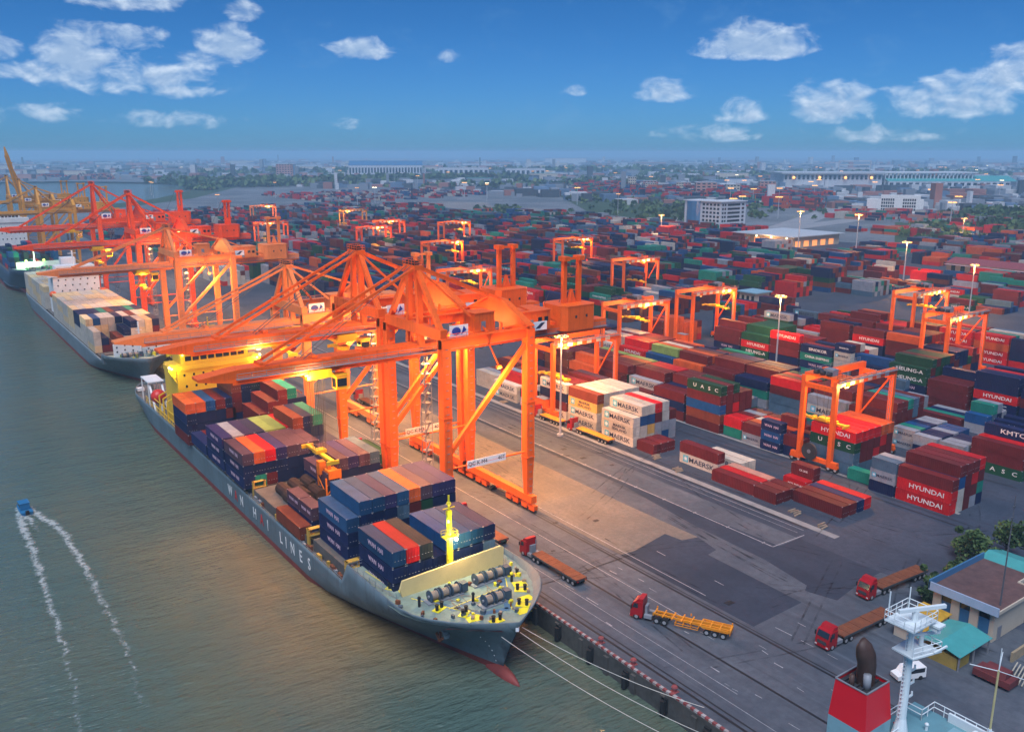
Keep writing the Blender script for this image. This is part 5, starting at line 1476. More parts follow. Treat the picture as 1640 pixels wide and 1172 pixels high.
STAR_B = mat('star_panel_blue', (0.10, 0.42, 0.55), .5); STAR_W = mat('star_white', (.75, .75, .75), .5)
b = MB().bx(-.85, .85, -.008, 0, -.85, .85, 0)
pts = []
for i in range(14):
    r = .72 if i % 2 == 0 else .3
    pts.append((r * math.sin(2 * math.pi * i / 14), r * math.cos(2 * math.pi * i / 14)))
b.prism(pts, 'y', -.016, -.009, 1)
STAR = b.mesh('emblem', [STAR_B, STAR_W])

# list of every box: x,y = centre, z = base, L, colour, block, bay, col, tier, ntier, logo
BOX = []
L40, L20 = 12.192, 6.058
def stack(block, bay, col, x, y0, z0, s, L, logos=None, pz=PZ):
    for i, ch in enumerate(s):
        if ch in '. ': continue
        lg = None
        if logos: lg = logos.get(i)
        BOX.append(dict(x=x, y=y0 + L / 2, z=z0 + i * pz, L=L, k=ch, block=block, bay=bay, col=col, tier=i, n=len(s), logo=lg))
def bay(block, n, x0, y0, cols, L=L40, z0=.03, logos=None, px=PX, pz=PZ):
    for j, s in enumerate(cols):
        stack(block, n, j, x0 + W_ / 2 + j * px, y0, z0, s, L, (logos or {}).get(j), pz)

# ---- deck cargo of the grey-blue ship, bow to stern
D = 'grey-blue ship'
wh = {0: 'WAN HAI', 1: 'WAN HAI', 2: 'WAN HAI'}
bay(D, 1, 58.35, 114.3, ['bbn', 'bbr', 'bbk', 'bb', 'mbB', 'bbi', 'abn', 'kcb'], z0=4.45, px=2.46, pz=2.85, logos={0: wh})
bay(D, 2, 58.35, 131.0, ['bbi', 'bbbi', 'bbbn', 'bbbu', 'bbci', 'bbmo', 'bbge', 'bbbu', 'bbbu'], z0=4.45, px=2.46, pz=2.68, logos={0: wh})
bay(D, 3, 55.7, 146.6, ['a'], z0=3.3, px=2.46)
bay(D, 3, 58.3, 146.6, ['be'], L=L20, z0=3.9, px=2.46, logos={0: wh}); bay(D, 4, 58.3, 152.8, ['be'], L=L20, z0=3.9, px=2.46, logos={0: wh})
bay(D, 5, 67.6, 160.6, ['be', 'bbe', 'bbu', 'abe', 'bbc'], z0=4.45, px=2.46, logos={0: wh, 1: wh})
bay(D, 6, 55.0, 174.9, ['bbe', 'tbo', 'mbr', 'bbu', 'bbe', 'bbe', 'bbe'], z0=4.45, px=2.46, logos={0: wh})
bay(D, 6, 74.4, 176, ['bb', 'bb'], z0=4.45, px=2.46)
bay(D, 6, 72.5, 181.2, ['by'], L=L20, z0=4.45)
bay(D, 7, 55.0, 188.2, ['bbu', 'bbs', 'bbu', 'bbb', 'bbl', 'bml', 'bmr', 'mmm'], z0=4.45, px=2.46, logos={0: wh})
bay(D, 7, 70.4, 185.2, ['bmma', 'bbbb', 'bbbt'], z0=4.45, px=2.46)
bay(D, 8, 54.6, 215.0, ['mbbo', 'abbo', 'tbbB', 'bbbm', 'abmb'], z0=3.2, px=2.46, pz=2.68)
bay(D, 8, 68.2, 201.5, ['mmm', 'mmam', 'bmbmm', 'bbbbt', 'bbbb'], z0=4.45, px=2.46)
bay(D, 8, 66.2, 215.0, ['bbmma', 'bbbbb', 'bbbbk', 'bbbbk'], z0=4.45, px=2.46)
bay(D, 9, 55.0, 201.4, ['b', 'm', 'b', 'm'], z0=4.45, px=2.46)

# ---- deck cargo of the white-boxed ship
D2 = 'white-boxed ship'
rows = ['wwwww', 'wwwww', 'wwwww', 'wwwww']
def r2(cols): return cols
tops2 = [('sBsmkss', 'sws'), ]
y = 338.0
plan2 = [['wwwww', 'wwb', 'wwwb', 'wwww', 'wwwm', 'wwwb', 'wwww', 'wwww', 'wwmb'],
         ['wwww', 'wwwB', 'wwww', 'wwww', 'wwwb', 'wwww', 'wwwm', 'wwww', 'wwww'],
         ['wwbb', 'wwbb', 'wwwb', 'wwwt', 'wwwa', 'wwwb', 'wwwb', 'wwwt', 'wwwb'],
         ['wwww', 'wwww', 'wwww', 'wwww', 'wwww', 'wwww', 'wwww', 'wwww', 'wwww'],
         ['wwww'] * 9, ['wwww'] * 9, ['wwww'] * 9]
plan2[0][0] = 'www'; plan2[0][1] = 'mb'; plan2[0][2] = 'm'; plan2[0][3] = 'wa'; plan2[0][4] = 'wwb'
def warm(c): return ''.join('h' if (k == 'w' and rng.random() < .42) else k for k in c)
for i, c in enumerate(plan2):
    c = [warm(x) for x in c]
    bay(D2, i + 1, 56.3, y, c, z0=3.7, px=2.56, pz=2.6)
    y += 12.8
y0_ = 450.5
for i in range(5):
    bay(D2, i + 8, 56.3, y0_, [warm('wwww') for _ in range(9)], z0=3.7, px=2.56, pz=2.6)
    y0_ += 12.8
# the dark ship farther on carries a few boxes
for i in range(6):
    bay('dark blue ship', i + 1, 56.2, 572 + i * 13.2, [''.join(rng.choice('bbBBtmrkgc') for _ in range(rng.randint(2, 4))) for _ in range(10)], z0=8.2, px=2.55, pz=2.6)

# ---- yard, front row of stacks (x 150 to 167)
F = 'front yard row'
MK = {0: 'MAERSK', 1: 'MAERSK', 2: 'MAERSK SEALAND', 3: 'MAERSK'}
bay(F, 1, 154.2, 98.0, ['m', 'm', 'b', 'r'])
bay(F, 2, 149.0, 110.6, ['m', 'm', 'm'], L20); bay(F, 2, 159.6, 111.0, ['r', 'mm'], L20, logos={0: {0: 'HYUNDAI'}, 1: {1: 'CK LINE'}})
bay(F, 3, 149.2, 117.0, ['m', 'r', 'p'])
bay(F, 4, 152.4, 130.2, ['wm'], logos={0: {0: 'MAERSK'}}); bay(F, 4, 157.6, 127.5, ['w', 'w'], logos={0: {0: 'MAERSK'}})
bay(F, 5, 150.2, 149.2, ['m', 'm', 'm'], L20)
bay(F, 6, 150.0, 156.6, ['www', 'wwBww', 'wyBw', 'ssmr', 'Bsww', 'ssm'], logos={0: {0: 'MAERSK', 1: 'MAERSK SEALAND', 2: 'MAERSK'}, 1: {3: 'MAERSK'}})
BOX[:] = [q for q in BOX if not (q['block'] == F and q['bay'] == 6 and q['tier'] > 3)]
bay(F, 7, 150.6, 171.6, ['wwya', 'wwww', 'wwww', 'wwww', 'wwww', 'wwww'], logos={0: {0: 'MAERSK', 1: 'MAERSK', 2: 'MAERSK SEALAND'}})
bay(F, 8, 150.6, 184.6, ['wmbw', 'wmmm', 'mmmm', 'mbm', 'mmmm', 'mmme'], logos={0: {0: 'MAERSK', 3: 'MAERSK'}})
bay(F, 9, 149.6, 199.4, ['sb', 'ww', 'ww', 'wws', 'mmm', 'mmm'], L20, logos={0: {0: 'MAERSK'}})
bay(F, 10, 149.6, 207.2, ['ww', 'wwr', 'wws', 'mma', 'mmm', 'gmm'], L40, logos={0: {0: 'MAERSK', 1: 'MAERSK'}})
bay(F, 11, 152.0, 221.0, ['ww', 'ws', 'mm', 'mmm', 'mmo', 'gmm'])

# ---- second row (x 173 to 194)
G = 'second yard row'
HY = {0: 'HYUNDAI', 1: 'HYUNDAI'}
bay(G, 1, 173.7, 85.7, ['rrm', 'wwBm', 'mmmm', 'smrm', 'btmr'], logos={0: HY})
bay(G, 2, 173.7, 98.3, ['bsc', 'bss'], L20, logos={0: {1: 'MAERSK'}}); bay(G, 2, 179.2, 99, ['mm', 'mb'], L20)
bay(G, 3, 176.0, 105.4, ['t'], L20)
bay(G, 4, 178.3, 111.6, ['ccgr', 'cmmr', 'cmmr', 'mrmr', 'mmro', 'mmmo'], logos={0: {2: 'UASC', 3: 'HYUNDAI'}})
bay(G, 5, 177.6, 125.0, ['bm', 'mb', 'ma', 'p', 'mm'], L20)
bay(G, 6, 176.6, 131.3, ['bBb', 'bm', 'bo', 'mmm', 'sm'], L20, logos={0: {0: 'WAN HAI', 1: 'WAN HAI', 2: 'WAN HAI'}})
bay(G, 7, 177.4, 138.0, ['sm', 'bo', 'sw', 'mr', 'mm'], L20, logos={0: {0: 'MAERSK'}})
bay(G, 8, 177.8, 144.6, ['tr', 'mr', 'mm', 'ss', 'bm'], L20)
bay(G, 9, 176.7, 151.3, ['maBmg', 'mmmmm', 'tmrmg', 'mmmm', 'bbmm', 'tgc'], logos={0: {4: 'UASC'}})
BOX[-1]['k'] = 'c'
bay(G, 10, 177.4, 165.0, ['mbm', 'bmm', 'mbb', 'mmmm', 'mmmm', 'mtmm'])
bay(G, 11, 177.4, 178.2, ['gm', 'mms', 'mmmm', 'bmum', 'mmmr', 'mmmr'], logos={0: {0: 'UASC'}, 1: {2: 'MAERSK'}})
bay(G, 12, 177.4, 191.2, ['mgm', 'mmgm', 'mmmm', 'mmbm', 'mmmo', 'mmml'], logos={0: {1: 'UASC'}})
bay(G, 13, 177.4, 204.2, ['mmo', 'mmmo', 'mmmm', 'mbmm', 'gmmm', 'mmml'])
bay(G, 14, 177.4, 217.2, ['mmam', 'mmmm', 'mmmm', 'gmom', 'mmm', 'mmw'])
bay(G, 15, 177.4, 230.2, ['bbm', 'mm', 'mmm', 'bbb', 'mmm', 'mmo'])

# ---- third row (x 206 to 222)
T = 'third yard row'
bay(T, 1, 206.2, 86.4, ['gmm', 'gmr', 'mmmb', 'mmm', 'bb', 'bbt'], logos={0: {0: 'UASC'}, 2: {3: 'KMTC'}})
bay(T, 2, 204.5, 99.4, ['bs', 'ss', 'sb', 'tb'], L20); bay(T, 3, 204.6, 106.2, ['bs', 'cb', 'tb', 'ss', 'bB', 'bB'], L20)
bay(T, 4, 206.4, 113.0, ['ss', 'mt', 'bB', 'tb', 'ss', 'bs'], L20, logos={0: {1: 'MAERSK'}})
bay(T, 5, 206.6, 120.0, ['gmm', 'gmmm', 'mmmm', 'mmmt', 'mmcc', 'mmmm'], logos={0: {0: 'UASC'}})
bay(T, 6, 206.6, 133.2, ['tws', 'mtsm', 'mmmm', 'bbmm', 'mmmm', 'mmmb'], logos={0: {1: 'MAERSK'}})
bay(T, 7, 206.6, 146.4, ['ccmr', 'cmmm', 'mmmr', 'tttg', 'bbb', 'bbl'])
bay(T, 8, 206.6, 159.6, ['stb', 'ttb', 'mbbm', 'mmmm', 'bbbb', 'sbbb'])
bay(T, 9, 206.6, 172.6, ['gtm', 'bmm', 'mmmm', 'bmtm', 'cbbb', 'ggbu'])
bay(T, 10, 206.6, 185.6, ['bBo', 'mmmm', 'mmmo', 'mmma', 'sbbb', 'mmm'], logos={0: {1: 'KMTC'}})
bay(T, 11, 206.6, 198.6, ['bbB', 'mBbl', 'mgmo', 'mmmw', 'mmmm', 'mmmo'], logos={3: {3: 'MAERSK'}})
bay(T, 12, 206.6, 212.0, ['wrr', 'wwwr', 'gsmr', 'gmmm', 'mmmm', 'mmmm'], logos={0: {1: 'HYUNDAI', 2: 'HYUNDAI'}})
bay(T, 13, 206.6, 225.0, ['ttw', 'bbsw', 'mmms', 'mmmm', 'bbww', 'bbbs'])

# ---- farther rows: bays with their own runs of colour
LOGOS = ['MAERSK', 'HYUNDAI', 'UASC', 'KMTC', 'HEUNG-A', 'SINOKOR', 'Safmarine', 'YANG MING', 'CHINA SHIPPING']
FITS = {'w': ['MAERSK'], 's': ['MAERSK'], 'r': ['HYUNDAI'], 'g': ['UASC', 'HEUNG-A'], 't': ['CHINA SHIPPING'], 'b': ['KMTC', 'SINOKOR', 'Safmarine', 'WAN HAI'], 'B': ['KMTC', 'SINOKOR'], 'c': ['MAERSK']}
def run(block, x0, ya, yb, pal, lo, hi, ncol=6, empty_p=.06, p20=.22, start=1):
    y = ya; n = start
    while y < yb - 12.5:
        if rng.random() < empty_p: y += 13; continue
        L = L20 if rng.random() < p20 else L40
        tone = rng.choice(pal); top = rng.randint(lo, hi)
        cols = []
        for j in range(ncol):
            h = max(0, min(hi, top + rng.choice((-1, 0, 0, 0, 1)) - (rng.random() < .12)))
            s = ''.join(tone if rng.random() < .5 else rng.choice(pal) for _ in range(h))
            cols.append(s)
        lg = {}
        for t_, ch in enumerate(cols[0]):
            if ch in FITS and rng.random() < .6 and y < 330: lg[t_] = rng.choice(FITS[ch])
        bay(block, n, x0, y, cols, L, logos={0: lg})
        n += 1
        y += L + rng.choice((.7, .8, .9, 1.0, 1.6))
MIX = 'mmmmmmrrobbbbBttgwscc'
run('fourth yard row', 250.6, 96, 222, 'mmmmrbbbbwBgts', 3, 5)
run('fourth yard row', 250.6, 240, 266, 'mmmor', 3, 4, start=20)
run('third yard row', 206.6, 240, 268, 'mmmbbt', 2, 4, start=20)
run('narrow row before fourth', 234.0, 182, 222, 'bbmmtsg', 1, 3, ncol=4, p20=.5, start=20)
run('fifth yard row', 281.0, 104, 252, 'mmmmrrobbbBtgs', 3, 5)
run('sixth yard row', 318.5, 118, 262, 'mmmrrobbbtwgc', 2, 4)
run('narrow row before fourth', 234.0, 88, 180, 'bbBmtsscwm', 1, 3, ncol=4, p20=.6)
# beyond the cross road
for i, x0 in enumerate((206.6, 236, 265.5, 281.5 + 16, 318.5, 352.5, 384, 414)):
    run(ORD[i + 1] + ' crossroad row', x0, 284 if i > 1 else 300 + 60 * (i == 0), 624, 'mmmmmarrobbbbbbBBtggs', 3, 5)
    run(ORD[i + 1] + ' deep row', x0, 640, 1000 if i > 0 else 900, 'mmmarbbbbBtwwscg' if i < 3 else 'mmmrrabbbBcctsg', 2, 5)
run('quayside row far along', 178.0, 400, 840, 'mmmmarbbbbtgsk', 3, 5)
run('second quayside row far along', 154.0, 500, 640, 'wwwwssmr', 2, 4)
run('second quayside row far along', 154.0, 690, 1000, 'mmrbbtws', 1, 3, empty_p=.25)
for i, x0 in enumerate((446, 476, 506, 536, 566, 596, 626)):
    ylo = 330 if x0 < 560 else 470
    run(ORD[i + 1] + ' open yard row', x0, ylo, min(930, 1000 - (x0 - 446) * .9), 'mmmmrraobbbbBBccttgsw', 1, 4, ncol=8, empty_p=.08)
for i, x0 in enumerate((420, 448, 478, 508, 540, 574, 608, 640, 672, 700)):
    run(ORD[i + 1] + ' roadway row', x0, 196 + (x0 - 420) * .18, 318 if x0 < 560 else 400, 'mmmmrrabbbbBttgwsco', 1, 3, ncol=7, empty_p=.14)
for x0 in range(236, 620, 30): run('rows at the far yard edge', x0, 1010, 1170 - abs(x0 - 400) * .12, 'mmrrabbBctsw', 1, 3, ncol=7, empty_p=.2)
for x0, ya, yb in ((760, 330, 520), (800, 330, 500), (850, 350, 470), (905, 360, 640), (960, 380, 660), (1010, 400, 700)):
    run('container park beyond the office', x0, ya, yb, 'mmrrrbbBtwsop', 1, 3, ncol=7, empty_p=.25)
for x0 in (1000, 1030, 1060, 1100, 1140, 1180, 1230, 1280):
    run('inland depot', x0, 720 + (x0 - 1000) * .6, 1250 + (x0 - 1000), 'mmrrrrobbBtccs', 3, 6, ncol=8, empty_p=.18)
for x0 in (560, 600, 650, 700, 760, 820, 880):
    run('depot beyond the fields', x0, 1230 + (x0 - 560) * .3, 1560, 'mmrrbbBsww', 1, 3, ncol=7, empty_p=.35)
for x0 in (-200, -60, 90, 240, 400, 520):
    for yy in (2760, 2860, 2980):
        run('far bank depot', x0, yy, yy + 100, 'rrmmmbBwp', 2, 5, ncol=18, empty_p=.2)

# keep the buildings' footprints free
def inside(q):
    return any(x0 < q['x'] < x1 and y0 < q['y'] < y1 for x0, x1, y0, y1 in ((642, 706, 560, 632), (574, 662, 424, 512), (536, 582, 190, 304), (334, 356, 262, 292), (368, 416, 150, 262)))
BOX[:] = [q for q in BOX if not inside(q)]
# ---- which boxes show largest from the photographed side: small painter's depth buffer over the box faces
GW, GH = 640, 457
fpx = 1400 / 1640 * GW
Rm = np.array(cam.rotation_euler.to_matrix())
campos = np.array(CAM_POS)
def project(P):
    q = (P - campos) @ Rm
    return np.stack([GW / 2 - fpx * q[:, 0] / q[:, 2] * 1.0, GH / 2 + fpx * q[:, 1] / q[:, 2] * 1.0, -q[:, 2]], 1)
zb_ = np.full((GH, GW), 1e9); ib = np.full((GH, GW), -1, int)
def raster(quad, idx):
    p = project(quad)
    if p[:, 2].min() < 1: return
    x0, x1 = int(max(0, p[:, 0].min())), int(min(GW - 1, p[:, 0].max() + 1)); y0, y1 = int(max(0, p[:, 1].min())), int(min(GH - 1, p[:, 1].max() + 1))
    if x1 < x0 or y1 < y0: return
    gx, gy = np.meshgrid(np.arange(x0, x1 + 1) + .5, np.arange(y0, y1 + 1) + .5)
    ins = np.ones(gx.shape, bool); pos = None
    s = []
    for i in range(4):
        a, c = p[i], p[(i + 1) % 4]
        s.append((c[0] - a[0]) * (gy - a[1]) - (c[1] - a[1]) * (gx - a[0]))
    s = np.array(s)
    ins = (s >= 0).all(0) | (s <= 0).all(0)
    d = p[:, 2].mean()
    sub = zb_[y0:y1 + 1, x0:x1 + 1]; si = ib[y0:y1 + 1, x0:x1 + 1]
    m_ = ins & (d < sub)
    sub[m_] = d; si[m_] = idx
occ = {}
for i, q in enumerate(BOX):
    occ[(round(q['x'], 1), round(q['y'], 1), q['tier'])] = i
for i, q in enumerate(BOX):
    x, y, z, L = q['x'], q['y'], q['z'], q['L']
    if math.hypot(x, y) > 620: continue
    xa, xb, ya, yb, za, zt = x - W_ / 2, x + W_ / 2, y - L / 2, y + L / 2, z, z + H_
    if not (round(x, 1), round(y, 1), q['tier'] + 1) in occ: raster(np.array([(xa, ya, zt), (xb, ya, zt), (xb, yb, zt), (xa, yb, zt)]), i)
    raster(np.array([(xa, ya, za), (xb, ya, za), (xb, ya, zt), (xa, ya, zt)]), i)
    raster(np.array([(xa, ya, za), (xa, yb, za), (xa, yb, zt), (xa, ya, zt)]), i)
def blocker(c):                                     # crane legs, ship house and the like hide a few boxes behind them
    for a in range(4): raster(np.array([c[a], c[(a + 1) % 4], [*c[(a + 1) % 4][:2], c[4][2]], [*c[a][:2], c[4][2]]]), -1)
blocker([(57.5, 233, 2), (78.5, 233, 2), (78.5, 246, 2), (57.5, 246, 2), (0, 0, 19)])
vis = np.bincount(ib[ib >= 0].ravel(), minlength=len(BOX))
order = sorted(range(len(BOX)), key=lambda i: -vis[i])
PICK = [i for i in order if vis[i] >= 6][:318]
pick = set(PICK)

BAYWORD = {D: 'bay from the bow', D2: 'bay from the bow'}
def where(q):
    t = q['n']
    if t == 1: tier = 'single'
    elif q['tier'] == t - 1: tier = 'topmost'
    elif q['tier'] == 0: tier = 'bottom'
    else: tier = ORD[q['tier'] + 1] + ' up'
    return tier
used = {}
for i in PICK:
    q = BOX[i]
    c = CNAME[q['k']]; col = ORD[q['col'] + 1]
    if q['block'] in (D, D2): l = '%s container %s in %s column from water, %s bay from bow of %s' % (c, where(q), col, ORD[q['bay']], q['block'])
    else: l = '%s container %s in %s column from quay, %s bay of %s' % (c, where(q), col, ORD[min(q['bay'], 30)], q['block'])
    q['label'] = l
    used.setdefault(l, []).append(i)
for l, idx in used.items():
    if len(idx) > 1:
        idx.sort(key=lambda i: (BOX[i]['y'], BOX[i]['x']))
        for n, i in enumerate(idx):
            BOX[i]['label'] = l.replace('container', ('nearer' if n == 0 else 'farther' if n == len(idx) - 1 else 'middle') + ' container')
for i in PICK:
    q = BOX[i]
    o = link('container', body(q['k'], q['L']))
    o.location = (q['x'] + rng.uniform(-.05, .05), q['y'] + rng.uniform(-.1, .1), q['z']); o.rotation_euler = (0, 0, rng.uniform(-.004, .004))
    tag(o, q['label'], 'container', 'shipping containers on the ships and in the yard')
    for dm in DOOR[(q['k'], q['L'])]: link('door', dm, o)
    lg = q['logo']
    if lg is None and q['col'] == 0 and q['k'] in FITS and q['block'] not in (D, D2, F, G) and vis[i] > 20 and rng.random() < .4: lg = rng.choice(FITS[q['k']])
    if lg:
        def put(me, y, z, s=1.0):
            e = link('lettering' if me is not STAR else 'emblem', me, o); e.location = (-W_ / 2 - .004, y, z); e.rotation_euler = (0, 0, R(-90)); e.scale = (s, s, s)
        f = 1.0 if q['L'] > 8 else .5
        if lg == 'WAN HAI':
            put(LET[lg], -.2, 1.35, 1.0 if f == 1 else .8)
        elif lg.startswith('MAERSK'):
            put(LET[lg], -.9 * f, 1.25, f if lg == 'MAERSK' else f * .95); put(STAR, 4.1 * f, 1.3, 1.0 if f == 1 else .6)
        else:
            put(LET[lg], -.6 * f, 1.35, f * .95)

# ---- the rest of the boxes: one mass
vv = []; ff = []; mm = []
keys = list(CCOL); kid = {k: i for i, k in enumerate(keys)}
grid = set((round(q['x'], 1), round(q['y'], 1), q['tier']) for q in BOX)
for i, q in enumerate(BOX):
    if i in pick: continue
    x, y, z, L = q['x'], q['y'], q['z'], q['L']
    o = len(vv)
    a, c = W_ / 2, L / 2
    vv += [(x - a, y - c, z), (x + a, y - c, z), (x + a, y + c, z), (x - a, y + c, z), (x - a, y - c, z + H_), (x + a, y - c, z + H_), (x + a, y + c, z + H_), (x - a, y + c, z + H_)]
    fs = [(0, 1, 5, 4), (1, 2, 6, 5), (2, 3, 7, 6), (3, 0, 4, 7)]
    if (round(x, 1), round(y, 1), q['tier'] + 1) not in grid: fs.append((4, 5, 6, 7))
    for f in fs:
        ff.append(tuple(o + j for j in f)); mm.append(kid[q['k']])
me = bpy.data.meshes.new('container_stacks'); me.from_pydata(vv, [], ff)
for k in keys: me.materials.append(CM[k])
me.polygons.foreach_set('material_index', mm)
cs = link('container_stacks', me)
tag(cs, kind='stuff')
print('boxes', len(BOX), 'picked', len(PICK), 'min vis', vis[PICK[-1]])

# boxes on the two trucks under the cranes
for tk, k, l in ((TK1, 'm', 'maroon container riding on a truck under the foremost orange crane'), (TK2, 'g', 'dark green container riding on a truck beside the grey-blue ship')):
    o = link('container', body(k, L40)); o.location = (tk.location.x, tk.location.y - 3.4, 1.55); tag(o, l, 'container', 'shipping containers on the ships and in the yard')
    for dm in DOOR[(k, L40)]: link('door', dm, o)
# ------------------------------------------------------------------ high lamp masts
POLE = mat('galvanised_pole', (0.42, 0.43, 0.45), .45, metal=.2, var=.1)
def mast_me(h, warm=True, big=1.0):
    r = MB().tube((0, 0, 0), (0, 0, h), .34 * big, 9, 0, .15 * big).tube((0, 0, 0), (0, 0, .5), .9, 10, 0).mesh('pole', POLE)
    hd = MB().tube((0, 0, h - .25), (0, 0, h + .15), .5, 10, 0)
    for k in range(8):
        a = k * math.pi / 4; c = (1.35 * math.cos(a) * big, 1.35 * math.sin(a) * big)
        hd.beam((0, 0, h), (*c, h), .1, .1, 0)
        hd.box((*c, h - .05), (.75 * big, .55 * big, .28), 0, a)
    head = hd.mesh('lamp_head', [GREY])
    gl = MB()
    for k in range(8):
        a = k * math.pi / 4; c = (1.5 * math.cos(a) * big, 1.5 * math.sin(a) * big)
        gl.box((*c, h - .3 * big), (.8 * big, .62 * big, .34 * big), 0, a)
    return r, head, gl.mesh('lamp', LAMP_SODIUM if warm else LAMP_WHITE)
MASTS = [(141.0, 175.3, 27.6, 'tall lit lamp mast at the front of the cream stacks beside a yard crane'), (246.8, 187.6, 26.6, 'tall lit lamp mast rising from the red and navy stacks in mid yard'),
 (416, 208, 23, 'tall lit lamp mast in the open roadway before the long red-roofed shed'), (558, 412, 32, 'tall lit lamp mast beside the lit white-roofed warehouse'), (548, 357, 33, 'tall lit lamp mast in front of the grass verge and white office block'),
 (478, 279, 24.5, 'tall lit lamp mast between the low rows near the roadway'), (732, 804, 26, 'tall lit lamp mast on the bare ground left of the glass office tower'), (785, 1169, 26, 'tall lit lamp mast on the pale bare ground far behind the yard'),
 (559, 1165, 26, 'tall lit lamp mast at the far end of the yard before the fields'), (571, 569, 20, 'shorter lit lamp mast by the teal stacks left of the glass office tower'), (548, 1457, 26, 'lit lamp mast on the creek bank beyond the yard'),
 (380, 1578, 26, 'lit lamp mast at the creek mouth'), (323, 1045, 27, 'lit lamp mast at the far corner of the quayside rows'), (793, 411, 17, 'lit lamp mast in the depot at the right edge'), (156, 409, 27, 'lit lamp mast at the tail of the pale quay crane'),
 (402, 1682, 24, 'lit lamp mast above the creek water'), (148, 560, 27, 'lit lamp mast behind the deep red quay cranes')]
for i, (x, y, h, l) in enumerate(MASTS):
    big = 1.0 if math.hypot(x, y) < 500 else 1.35
    p, hd, gl = mast_me(h, True, big)
    e = empty('lamp_mast', (x, y, .03), 0, l, 'lamp mast', 'lit lamp masts about the terminal')
    link('pole', p, e); link('lamp_head', hd, e); link('lamp', gl, e)
    if math.hypot(x, y) < 900: point_light('mast_light', (x, y, h - 1.6), LAMP_W, (1.0, .46, .13), 1.2)
fp, fh, fg = mast_me(25, False, 1.8)
_, _, fa = mast_me(25, True, 2.2)
FAR = [(596, 1183), (1857, 3124), (1852, 1640), (1621, 1379), (1575, 1274), (838, 1247), (1451, 701), (1196, 671), (2169, 2689), (2200, 1500), (2500, 1450), (2700, 1380), (2900, 1300), (3100, 1200), (3300, 1700), (3600, 1800), (900, 3300), (700, 3700), (500, 3500), (1000, 4200), (1500, 3000), (1100, 2400), (2600, 2200), (3000, 2500), (1350, 980), (1420, 900), (1290, 1120), (2400, 1000), (2000, 900), (1700, 820)]
rf = random.Random(3)
while len(FAR) < 75:
    a = R(rf.uniform(20, 68)); d = rf.uniform(900, 3600); x, y = d * math.sin(a), d * math.cos(a)
    if x > 760: FAR.append((x, y))
for x, y in FAR:
    e = empty('lamp_mast', (x, y, .1), 0, 'small lit lamp mast far off in the hazy industrial plain', 'lamp mast', 'small lit masts on the far plain')
    link('pole', fp, e); link('lamp', fg if (x * 7 + y) % 3 == 0 else fa, e)

# ------------------------------------------------------------------ buildings of the town side
WALLW = mat('white_render', (0.5, 0.52, 0.54), .7, var=.1, scale=.05, dirt=.2, dirt_col=(.25, .25, .25))
WALLG = mat('grey_render', (0.2, 0.22, 0.25), .8, var=.2, scale=.03)
ROOFG = mat('grey_sheet_roof', (0.16, 0.19, 0.23), .6, var=.2, scale=.03)
WALLC = mat('cream_render', (0.5, 0.43, 0.33), .75, var=.1, scale=.1, dirt=.25, dirt_col=(.25, .2, .15))
WALLP = mat('pink_brick', (0.42, 0.2, 0.16), .8, var=.1, scale=.05)
ROOFW = mat('pale_sheet_roof', (0.42, 0.45, 0.47), .5, var=.1, scale=.03, dirt=.2)
ROOFT = mat('teal_sheet_roof', (0.06, 0.29, 0.28), .5, var=.12, scale=.5, dirt=.25, dirt_col=(.05, .16, .15))
ROOFB = mat('blue_sheet_roof', (0.05, 0.16, 0.3), .5, var=.12, scale=.1, dirt=.2)
ROOFR = mat('red_tile_roof', (0.22, 0.05, 0.06), .7, var=.2, scale=.4, dirt=.3)
ROOFN = mat('brown_flat_roof', (0.11, 0.06, 0.055), .85, var=.35, scale=.5, dirt=.5, dirt_col=(.05, .035, .035))
BLUEG = mat('blue_window_glass', (0.05, 0.16, 0.3), .2, var=.15, spec=.6)
WARMG = mat('lit_warehouse_bay', (1, .5, .2), emit=(1.0, .3, .06), estr=.7)

def block(name, x, y, w, d, h, label, cat, wall, roof, floors=0, rz=0.0, group=None, bays=6, gable=False):
    e = empty(name, (x, y, 0), rz, label, cat, group)
    b = MB().bx(-w / 2, w / 2, -d / 2, d / 2, 0, h)
    wl_ = b.build('wall', wall, e)
    if gable: MB().prism([(-d / 2 - .4, h), (d / 2 + .4, h), (0, h + d * .12)], 'x', -w / 2 - .4, w / 2 + .4).build('roof', roof, e)
    else: MB().bx(-w / 2 - .3, w / 2 + .3, -d / 2 - .3, d / 2 + .3, h, h + .5).build('roof', roof, e)
    for k in range(floors):
        b = MB(); fh_ = h / floors; z = k * fh_ + fh_ * .35
        for i in range(bays):
            xa = -w / 2 + (i + .2) * w / bays; b.bx(xa, xa + .6 * w / bays, -d / 2 - .06, -d / 2, z, z + fh_ * .45)
            ya = -d / 2 + (i + .2) * d / bays; b.bx(-w / 2 - .06, -w / 2, ya, ya + .6 * d / bays, z, z + fh_ * .45)
        b.build('window_row', GLASS, e)
    return e

